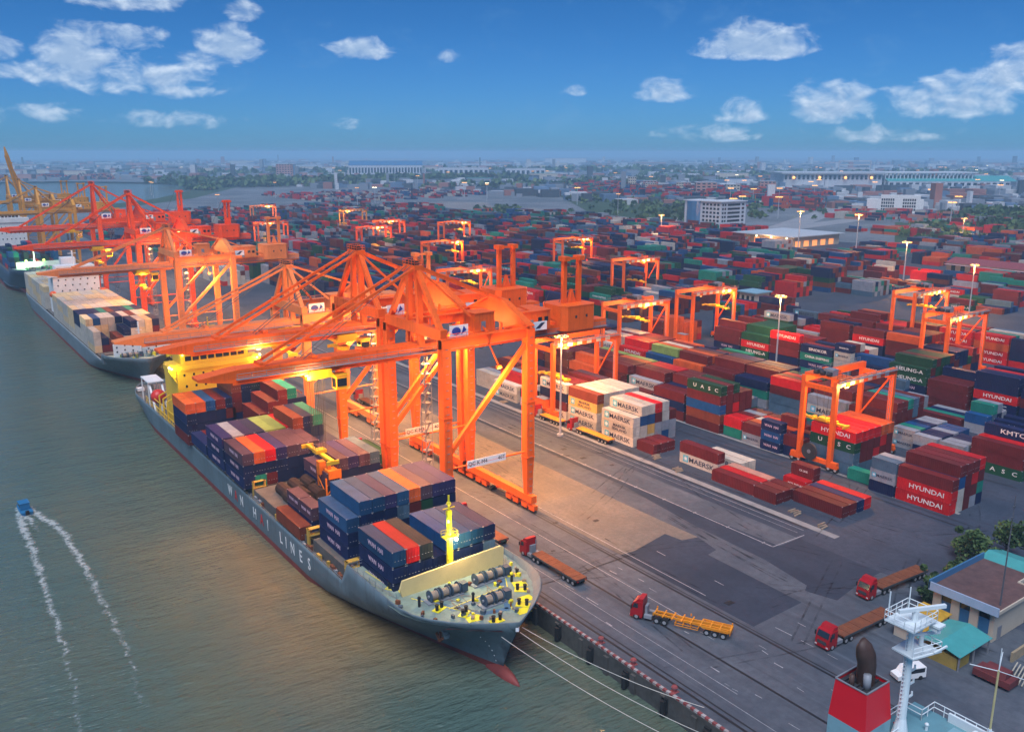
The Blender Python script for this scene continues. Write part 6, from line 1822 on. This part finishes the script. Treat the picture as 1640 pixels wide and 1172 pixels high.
# glass and white office tower
ot = empty('office_tower', (655, 574, 0), 0, 'seven-storey white office tower with a dark glass corner beyond the yard', 'office building')
w = MB().bx(0, 36, 0, 24, 0, 28, 0).bx(0, 22, 24, 47, 0, 28, 0).build('wall', WALLW, ot)
MB().bx(-1.2, 37, -1.2, 25, 28, 28.9).bx(-1.2, 23, 25, 48.2, 28, 28.9).build('roof', WALLW, ot)
for k in range(7):
    z = 1.6 + k * 3.8
    b = MB()
    for i in range(5): b.bx(-.15, 0, 2 + i * 4.6, 4.8 + i * 4.6, z, z + 2)
    for i in range(2): b.bx(1.6 + i * 3.4, 3.8 + i * 3.4, -.15, 0, z, z + 2)
    b.bx(9.5, 27, -.15, 0, z, z + 1.9)
    b.bx(30, 33, -.15, 0, z, z + 2)
    b.build('window_row', GLASS, w)
MB().prism([(-.1, 26), (-2.2, 29), (-2.8, 35), (-2.2, 41), (-.1, 44)], 'z', 0, 28).build('glass_front', BLUEG, ot)
# lit warehouse
lw = empty('warehouse', (620, 468, 0), 0, 'low warehouse with a pale roof, its bays glowing orange, right of the office tower', 'warehouse')
w = MB().bx(-30, 30, 12, 28, 0, 8, 0).bx(-30, 30, -28, 12, 0, 8.5).build('wall', WALLC, lw)
MB().bx(-36, 33, -31, 31, 8.6, 9.3).build('roof', ROOFW, lw)
b = MB()
for i in range(6): b.bx(-30.4, -30, -27 + i * 6.6, -22 + i * 6.6, .5, 6.2)
for i in range(5): b.bx(-28 + i * 11, -22 + i * 11, -28.3, -28, .5, 5.0)
b.build('lit_bay', WARMG, w)
for i in range(4):
    MB().sphere((-34, -24 + i * 15, 7.6), .8, 8, 5).build('lamp', LAMP_WHITE, lw)
point_light('warehouse_light', (581, 460, 7), 7000, (1, .5, .18), 3)
# long cream shed with a red roof at the edge of the roadway
ls = empty('site_office', (560, 262, 0), R(0), 'long cream one-storey shed with a dull red roof beyond the roadway', 'shed')
w = MB().bx(-12, 12, -62, 30, 0, 6.4).build('wall', WALLC, ls)
MB().prism([(-13, 6.4), (13, 6.4), (0, 9.0)], 'y', -63, 31).build('roof', ROOFR, ls)
b = MB()
for i in range(15): b.bx(-12.1, -12, -60 + i * 6, -57.4 + i * 6, .6, 5)
b.build('window_row', GLASS, w)
MB().bx(-15, -12.2, -62, 30, 5.4, 5.6).build('veranda_roof', mat('pink_sheet', (.5, .33, .36), .6), ls)
# little blue-roofed hut in the yard
hu = empty('checker_hut', (345, 277, 0), 0, 'small cream hut with a pale blue roof standing among the stacks beside a yard crane', 'hut')
w = MB().bx(-5, 5, -4, 6, 0, 7.6).build('wall', WALLC, hu)
MB().bx(-6, 6, -5, 7, 7.6, 8.2).build('roof', mat('pale_blue_roof', (.2, .36, .44), .5), hu)
b = MB()
for i in range(3): b.bx(-5.1, -5, -3 + i * 3, -1.4 + i * 3, 4, 6.2)
b.build('window_row', GLASS, w)
# white slab office beyond the grass
wo = empty('office_block', (1050, 634, 0), R(-57), 'white office block with dark window grids behind the grass verge', 'office building')
w = MB().bx(-34, 32, -8, 8, 0, 17).bx(-18, 28, -8, 8, 17, 22).build('wall', mat('bright_white_render', (.66, .64, .6), .7, var=.05), wo)
for k in range(4):
    b = MB()
    for x0 in (-17, 8):
        for i in range(6): b.bx(x0 + i * 2.6, x0 + i * 2.6 + 1.9, -8.1, -8, 3.2 + k * 4, 6 + k * 4)
    b.build('window_row', GLASS, w)
# stadium-like exhibition hall and its neighbours
sd_ = empty('exhibition_hall', (1760, 1190, 0), R(-38), 'huge pale exhibition hall with a colonnade and lamps, hazy beyond the depots', 'hall')
w = MB().bx(-150, 60, -60, 60, 0, 30).build('wall', WALLW, sd_)
MB().bx(-156, 64, -66, 66, 30, 33).build('roof', ROOFW, sd_)
b = MB()
for i in range(22): b.bx(-148 + i * 9.5, -143 + i * 9.5, -60.6, -60, 18, 27)
b.build('window_row', GLASS, w)
b = MB()
for i in range(24): b.bx(66 + i * 8, 68.4 + i * 8, -58, -54, 0, 31)
b.bx(64, 262, -60, 40, 31, 33.5); b.build('colonnade', WALLW, sd_)
b = MB()
for x in (-10, 60):
    for z in (33, 52): pass
    b.bx(x, x + 2, 20, 22, 33, 56)
for z in (40, 48, 56): b.bx(-10, 62, 20, 22, z - 1, z + 1)
b.build('roof_frame', POLE, sd_)
for i in range(4): MB().sphere((-130 + i * 55, -66, 22), 3.2, 8, 5).build('lamp', LAMP_SODIUM, sd_)
block('warehouse', 1900, 1040, 270, 90, 15, 'long low warehouse with a sea-green roof right of the exhibition hall', 'warehouse', WALLW, ROOFT, 1, R(-38), bays=20, gable=True)
block('tower_block', 1046, 2688, 50, 30, 40, 'tall pink block beside the dark tree belt across the fields', 'building', WALLP, ROOFW, 6, R(-25))
block('warehouse', 1338, 2571, 230, 110, 36, 'big blue-roofed white warehouse with a ribbed front on the far plain', 'warehouse', WALLW, ROOFB, 1, R(-28), bays=24, gable=True)
block('warehouse', 1460, 2300, 150, 60, 30, 'bright white warehouse group beyond the fields, left of the office tower', 'warehouse', WALLW, ROOFW, 1, R(-32), bays=10)
block('warehouse', 1640, 2230, 120, 60, 27, 'second white warehouse right of the bright white group', 'warehouse', WALLW, ROOFW, 1, R(-32), bays=8)
block('warehouse', 3622, 4490, 260, 120, 40, 'dark blue-roofed shed near the horizon', 'warehouse', WALLW, ROOFB, 0, R(-38))
for i, (x, y, w_, h_) in enumerate(((1272, 1356, 16, 26), (1258, 1290, 26, 20), (1189, 1142, 12, 22), (1157, 1051, 35, 25), (1162, 996, 22, 23), (1318, 1050, 28, 24), (1210, 1240, 18, 18), (1240, 1180, 24, 20), (1290, 1230, 18, 17))):
    block('apartment_block', x, y, w_, w_ * .7, h_, 'small cream or pink apartment block above the depot behind the office tower', 'apartment block', (WALLC, WALLP)[i % 2], ROOFW, 5, R(-40), 'apartment blocks behind the depot', 4)
rg = random.Random(5)
k = 0
while k < 230:
    a = R(rg.uniform(2, 70)); d = rg.uniform(1700, 6500)
    x, y = d * math.sin(a), d * math.cos(a)
    if x < 1000 and y < 2750: continue
    if d < 2300 and 30 < math.degrees(a) < 62 and rg.random() < .6: continue
    w_ = rg.uniform(22, 95) * (1 + d / 6000); h_ = rg.uniform(6, 15) * (1 + d / 12000)
    block('warehouse', x, y, w_, w_ * rg.uniform(.25, .5), h_, 'low pale industrial building on the hazy far plain', 'warehouse', rg.choice((WALLG, WALLG, WALLW, WALLC, WALLP)), rg.choice((ROOFW, ROOFG, ROOFG, ROOFB, ROOFT, ROOFR, ROOFR)), 0, R(-35 + rg.uniform(-14, 14)), 'low buildings on the far plain')
    k += 1

# ------------------------------------------------------------------ quayside office with its canopy sheds, lower right
qo = empty('quay_office', (131.0, 60.6, 0), R(0), 'cream quay office with blue windows, pale blue parapet and brown flat roof by the trees', 'office building')
w = MB().bx(.6, 11, -4.6, 4.6, 0, 5.6, 0).bx(.6, 15.5, -1.6, 4.6, 0, 5.5, 0).build('wall', WALLC, qo)
MB().bx(-.5, 12, -5.4, 5.3, 5.62, 5.8).bx(12, 16.5, -2.4, 5.3, 5.62, 5.8).build('roof', ROOFN, qo)
PARA = mat('pale_blue_parapet', (.3, .38, .5), .6, var=.1, dirt=.3, dirt_col=(.2, .22, .28))
b = MB().bx(-.75, -.5, -5.6, 5.5, 5.2, 6.6, 0).bx(-.75, 16.5, 5.3, 5.55, 5.4, 6.9, 1).bx(-.5, 12.1, -5.6, -5.4, 5.45, 6.0, 2).bx(12.0, 12.2, -5.4, -2.4, 5.45, 6.0, 2).bx(12.2, 16.6, -2.6, -2.4, 5.45, 6.0, 2)
b.build('parapet', [PARA, ROOFB, WALLC], qo)
for i in range(3):
    f = MB().bx(.5, .6, -3.9 + i * 3.0, -2.3 + i * 3.0, 1.2, 5.0).build('window', BLUEG, w)
    MB().bx(.44, .5, -3.9 + i * 3.0, -2.3 + i * 3.0, 3.7, 4.8).build('dark_pane', GLASS, f)
    MB().bx(.2, .6, -2.3 + i * 3.0, -.95 + i * 3.0, 0, 5.5).build('pilaster', WALLC, w)
MB().bx(2.0, 3.2, -4.7, -4.6, 0, 2.2).build('door', GREY, w)
b = MB()
for y0_ in (56.2, 58.4): pass
ts = empty('canopy_shed', (124.6, 58.2, 0), 0, 'open shed with a bright teal sheet roof in front of the cream quay office', 'shed')
b = MB().add([(-5.4, -3.6, 2.5), (4.0, -3.6, 2.5), (4.0, 0, 3.3), (-5.4, 0, 3.3), (4.0, 3.2, 2.6), (-5.4, 3.2, 2.6)], [(0, 1, 2, 3), (3, 2, 4, 5)])
ro = b.build('roof', ROOFT, ts); ro.modifiers.new('sheet', 'SOLIDIFY').thickness = .08
b = MB()
for x in (-5, -.8, 3.6):
    for y in (-3.3, 2.9): b.bx(x - .1, x + .1, y - .1, y + .1, 0, 2.6)
b.build('posts', GREY, ts)
MB().bx(-5.0, -1.4, -3.0, 2.4, 0, 1.9).build('low_wall', mat('mossy_yellow_wall', (.3, .22, .05), .8, var=.3, dirt=.5), ts)
ys = empty('lean_to', (125.6, 64.4, 0), 0, 'low lean-to with a mottled yellow roof beside the teal shed', 'shed')
ro = MB().add([(-4.6, -2.6, 2.0), (4.6, -2.6, 2.6), (4.6, 2.2, 2.7), (-4.6, 2.2, 2.1)], [(0, 1, 2, 3)]).build('roof', mat('mottled_yellow_roof', (.42, .24, .02), .75, var=.4, scale=.8, dirt=.7, dirt_col=(.12, .1, .02)), ys)
ro.modifiers.new('sheet', 'SOLIDIFY').thickness = .1
MB().bx(-4.2, 4.2, -2.2, 1.8, 0, 1.9).build('wall', WALLC, ys)
tr_ = empty('teal_shed', (153.5, 63.0, 0), 0, 'teal-roofed shed half hidden behind the trees at the right edge', 'shed')
MB().prism([(-5, 3.6), (5, 3.6), (0, 5.0)], 'y', -5, 5).build('roof', ROOFT, tr_)
MB().bx(-4.6, 4.6, -4.6, 4.6, 0, 3.6).build('wall', mat('ochre_wall', (.4, .2, .05), .8, var=.2, dirt=.3), tr_)
tag(MB().bx(128.5, 150, 51.4, 51.75, 0, 1.6).build('garden_wall', mat('old_cream_wall', (.34, .26, .16), .85, var=.3, dirt=.6, dirt_col=(.1, .08, .06))), 'weathered cream boundary wall below the quay office', 'wall')
b = MB().tube((0, 0, 0), (0, 0, 24), .17, 6, 0, .06)
for z in range(2, 23): b.beam((-.16, 0, z), (.16, .1, z + .8), .06, .06)
for z in (20.2, 22): b.bx(-.35, .35, -.1, .1, z, z + .35)
tag(b.build('radio_mast', [mat('mast_dark_grey', (.09, .095, .11), .5)]), 'thin dark radio mast rising behind the cream quay office', 'radio mast').location = (133.2, 56.2, 0)
b = MB()
tag(MB().bx(-1.4, 1.4, -2.6, 2.6, .5, 1.5, 0).prism([(-1.2, 1.5), (1.2, 1.5), (1.0, 2.3), (-1.0, 2.3)], 'y', -1.8, 1.4, 0).build('scrap_van', mat('faded_maroon', (.14, .03, .03), .6, var=.3, dirt=.5)), 'faded maroon van body standing below the teal shed', 'van').location = (121.5, 50.5, 0)
b = MB()
for i in range(5): b.beam((0, i * .5, .3), (4.6, 1 + i * .45, .55 + .1 * i), .16, .16)
tag(b.build('pipe_stack', mat('pale_pipe', (.4, .36, .28), .7, var=.2)), 'heap of pale pipes lying below the boundary wall', 'pipes').location = (123, 47.5, 0)
# motor scooters / parts under the mast: white car beside the near ship
car = empty('parked_car', (112.2, 58.3, .03), R(68), 'white parked van half hidden behind the white radar mast', 'van')
b = MB().prism([(-2.3, .35), (2.3, .35), (2.35, .95), (1.5, 1.15), (.9, 1.95), (-2.25, 1.95)], 'x', -.88, .88); bdy = b.build('body', WHITE, car)
MB().prism([(1.35, 1.2), (.88, 1.85), (-2.0, 1.85), (-2.0, 1.2)], 'x', -.9, .9).build('window', GLASS, bdy)
for sx in (-.82, .82):
    for y in (-1.4, 1.45): MB().tube((sx - .1, y, .34), (sx + .1, y, .34), .34, 12).build('wheel', BLACK, car)

# ------------------------------------------------------------------ trees: trunk, limbs and leaf clumps through the crown
BARK = mat('tree_bark', (.06, .045, .035), .9, var=.3)
LEAFM = [mat('leaf_%s' % n, c, .7, var=.35, scale=.8) for n, c in (('dark', (.03, .06, .018)), ('mid', (.05, .095, .025)), ('light', (.085, .13, .035)))]
def crown_mesh(r, h, n, seed, leaf=.34, flat=1.0):
    q = random.Random(seed); b = MB()
    cl = [(q.gauss(0, .42) * r, q.gauss(0, .42) * r, h + q.gauss(0, .3) * r * flat, q.uniform(.28, .5) * r, q.randrange(3)) for _ in range(16)]
    for i in range(n):
        cx, cy, cz, cr, k = q.choice(cl)
        d = Vector((q.gauss(0, 1), q.gauss(0, 1), q.gauss(0, 1))).normalized() * cr * (q.random() ** .35)
        p = Vector((cx, cy, cz)) + d
        u = Vector((q.gauss(0, 1), q.gauss(0, 1), q.gauss(0, .6))).normalized(); v = u.cross(Vector((q.gauss(0, 1), q.gauss(0, 1), q.gauss(0, 1)))).normalized()
        s = leaf * q.uniform(.6, 1.4)
        b.add([p - u * s, p - v * s * .6, p + u * s, p + v * s * .6], [(0, 1, 2, 3)], k if q.random() < .75 else q.randrange(3))
    return b
def tree(x, y, r, h, label, seed, n=1600, leaf=.34):
    e = empty('tree', (x, y, 0), 0, label, 'tree', None)
    b = MB().tube((0, 0, 0), (0, 0, h * .7), .26, 8, 0, .14)
    q = random.Random(seed + 50)
    for i in range(7):
        a = q.uniform(0, 6.28); b.tube((0, 0, h * q.uniform(.35, .65)), (r * .6 * math.cos(a), r * .6 * math.sin(a), h * q.uniform(.8, 1.05)), .1, 5, 0, .03)
    b.build('trunk', BARK, e)
    bb = crown_mesh(r, h, n, seed, leaf)
    me = bpy.data.meshes.new('crown'); me.from_pydata(bb.v, [], bb.f)
    for m_ in LEAFM: me.materials.append(m_)
    me.polygons.foreach_set('material_index', bb.m)
    link('crown', me, e)
for i, (x, y, r, h, l) in enumerate(((155.5, 70.5, 3.0, 4.6, 'broad leafy tree just behind the brown-roofed quay office'), (162.5, 69.0, 3.4, 4.8, 'leafy tree at the right edge behind the quay office'), (147.5, 69.8, 1.7, 2.2, 'low bush at the blue parapet corner of the quay office'),
     (139.5, 69.4, 1.9, 2.4, 'dark bush left of the quay office'), (135.0, 68.6, 1.6, 2.0, 'smallest dark bush below the blue parapet'), (158.5, 73.6, 2.4, 3.6, 'leafy tree farther behind the quay office'))):
    tree(x, y, r, h, l, i + 3)
# tree belts beyond the yard, one mass of leaf clumps
q = random.Random(9)
b = MB()
def belt(x0, y0, x1, y1, wdt, n, r):
    for i in range(n):
        t_ = q.random(); px = x0 + (x1 - x0) * t_ + q.gauss(0, wdt); py = y0 + (y1 - y0) * t_ + q.gauss(0, wdt)
        rr = r * q.uniform(.6, 1.3); k = q.randrange(3)
        for j in range(14):
            d = Vector((q.gauss(0, 1), q.gauss(0, 1), abs(q.gauss(0, 1)) * .9)).normalized() * rr * q.uniform(.5, 1)
            p = Vector((px, py, rr * .45)) + d
            u = Vector((q.gauss(0, 1), q.gauss(0, 1), q.gauss(0, 1))).normalized(); v = u.cross(Vector((q.gauss(0, 1), q.gauss(0, 1), q.gauss(0, 1)))).normalized()
            s = rr * .55; b.add([p - u * s, p - v * s, p + u * s, p + v * s], [(0, 1, 2, 3)], k)
belt(640, 2050, 1400, 2000, 60, 420, 12)
belt(600, 2250, 760, 1950, 40, 160, 11)
belt(520, 1830, 640, 2020, 14, 90, 8)
belt(1000, 1650, 1900, 1700, 60, 160, 9)
belt(720, 700, 1000, 870, 50, 160, 5)
belt(800, 800, 1200, 1150, 70, 160, 5)
belt(740, 405, 900, 500, 14, 90, 4)
belt(860, 395, 1040, 470, 22, 120, 5)
belt(1000, 500, 1200, 560, 22, 110, 6)
belt(900, 3000, 3000, 2600, 160, 260, 14)
belt(2000, 2000, 3400, 1500, 120, 200, 11)
belt(620, 900, 700, 1020, 14, 40, 3.5)
me = bpy.data.meshes.new('tree_belt'); me.from_pydata(b.v, [], b.f)
for m_ in LEAFM: me.materials.append(m_)
me.polygons.foreach_set('material_index', b.m)
tag(link('tree_belt_woods', me), kind='stuff')

# the far town: thousands of tiny roofs, tanks and sheds that read as one mass
q = random.Random(12)
TOWN = [mat('town_%s' % n, c, .8, var=.2, scale=.02) for n, c in (('white', (.5, .5, .5)), ('grey', (.2, .22, .25)), ('rust', (.3, .12, .09)), ('blue', (.1, .16, .25)), ('dark', (.05, .06, .075)))]
b = MB(); k = 0
while k < 3800:
    a = R(q.uniform(-2, 71)); d = 1300 * (6.0 ** (q.random() ** 1.2)); x, y = d * math.sin(a), d * math.cos(a)
    if (x < 760 and y < 2720) or (x < 900 and y < 1700): continue
    s = q.uniform(5, 26) * (1 + d / 7000); h = q.uniform(3, 11) * (1 + d / 9000)
    if q.random() < .03: h *= 3; s *= .5
    b.box((x, y, h / 2), (s, s * q.uniform(.4, 1.6), h), q.choice((0, 0, 1, 1, 2, 3, 4, 4)), q.uniform(-.8, -.4)); k += 1
tag(b.build('far_town_roofs', TOWN), kind='stuff')
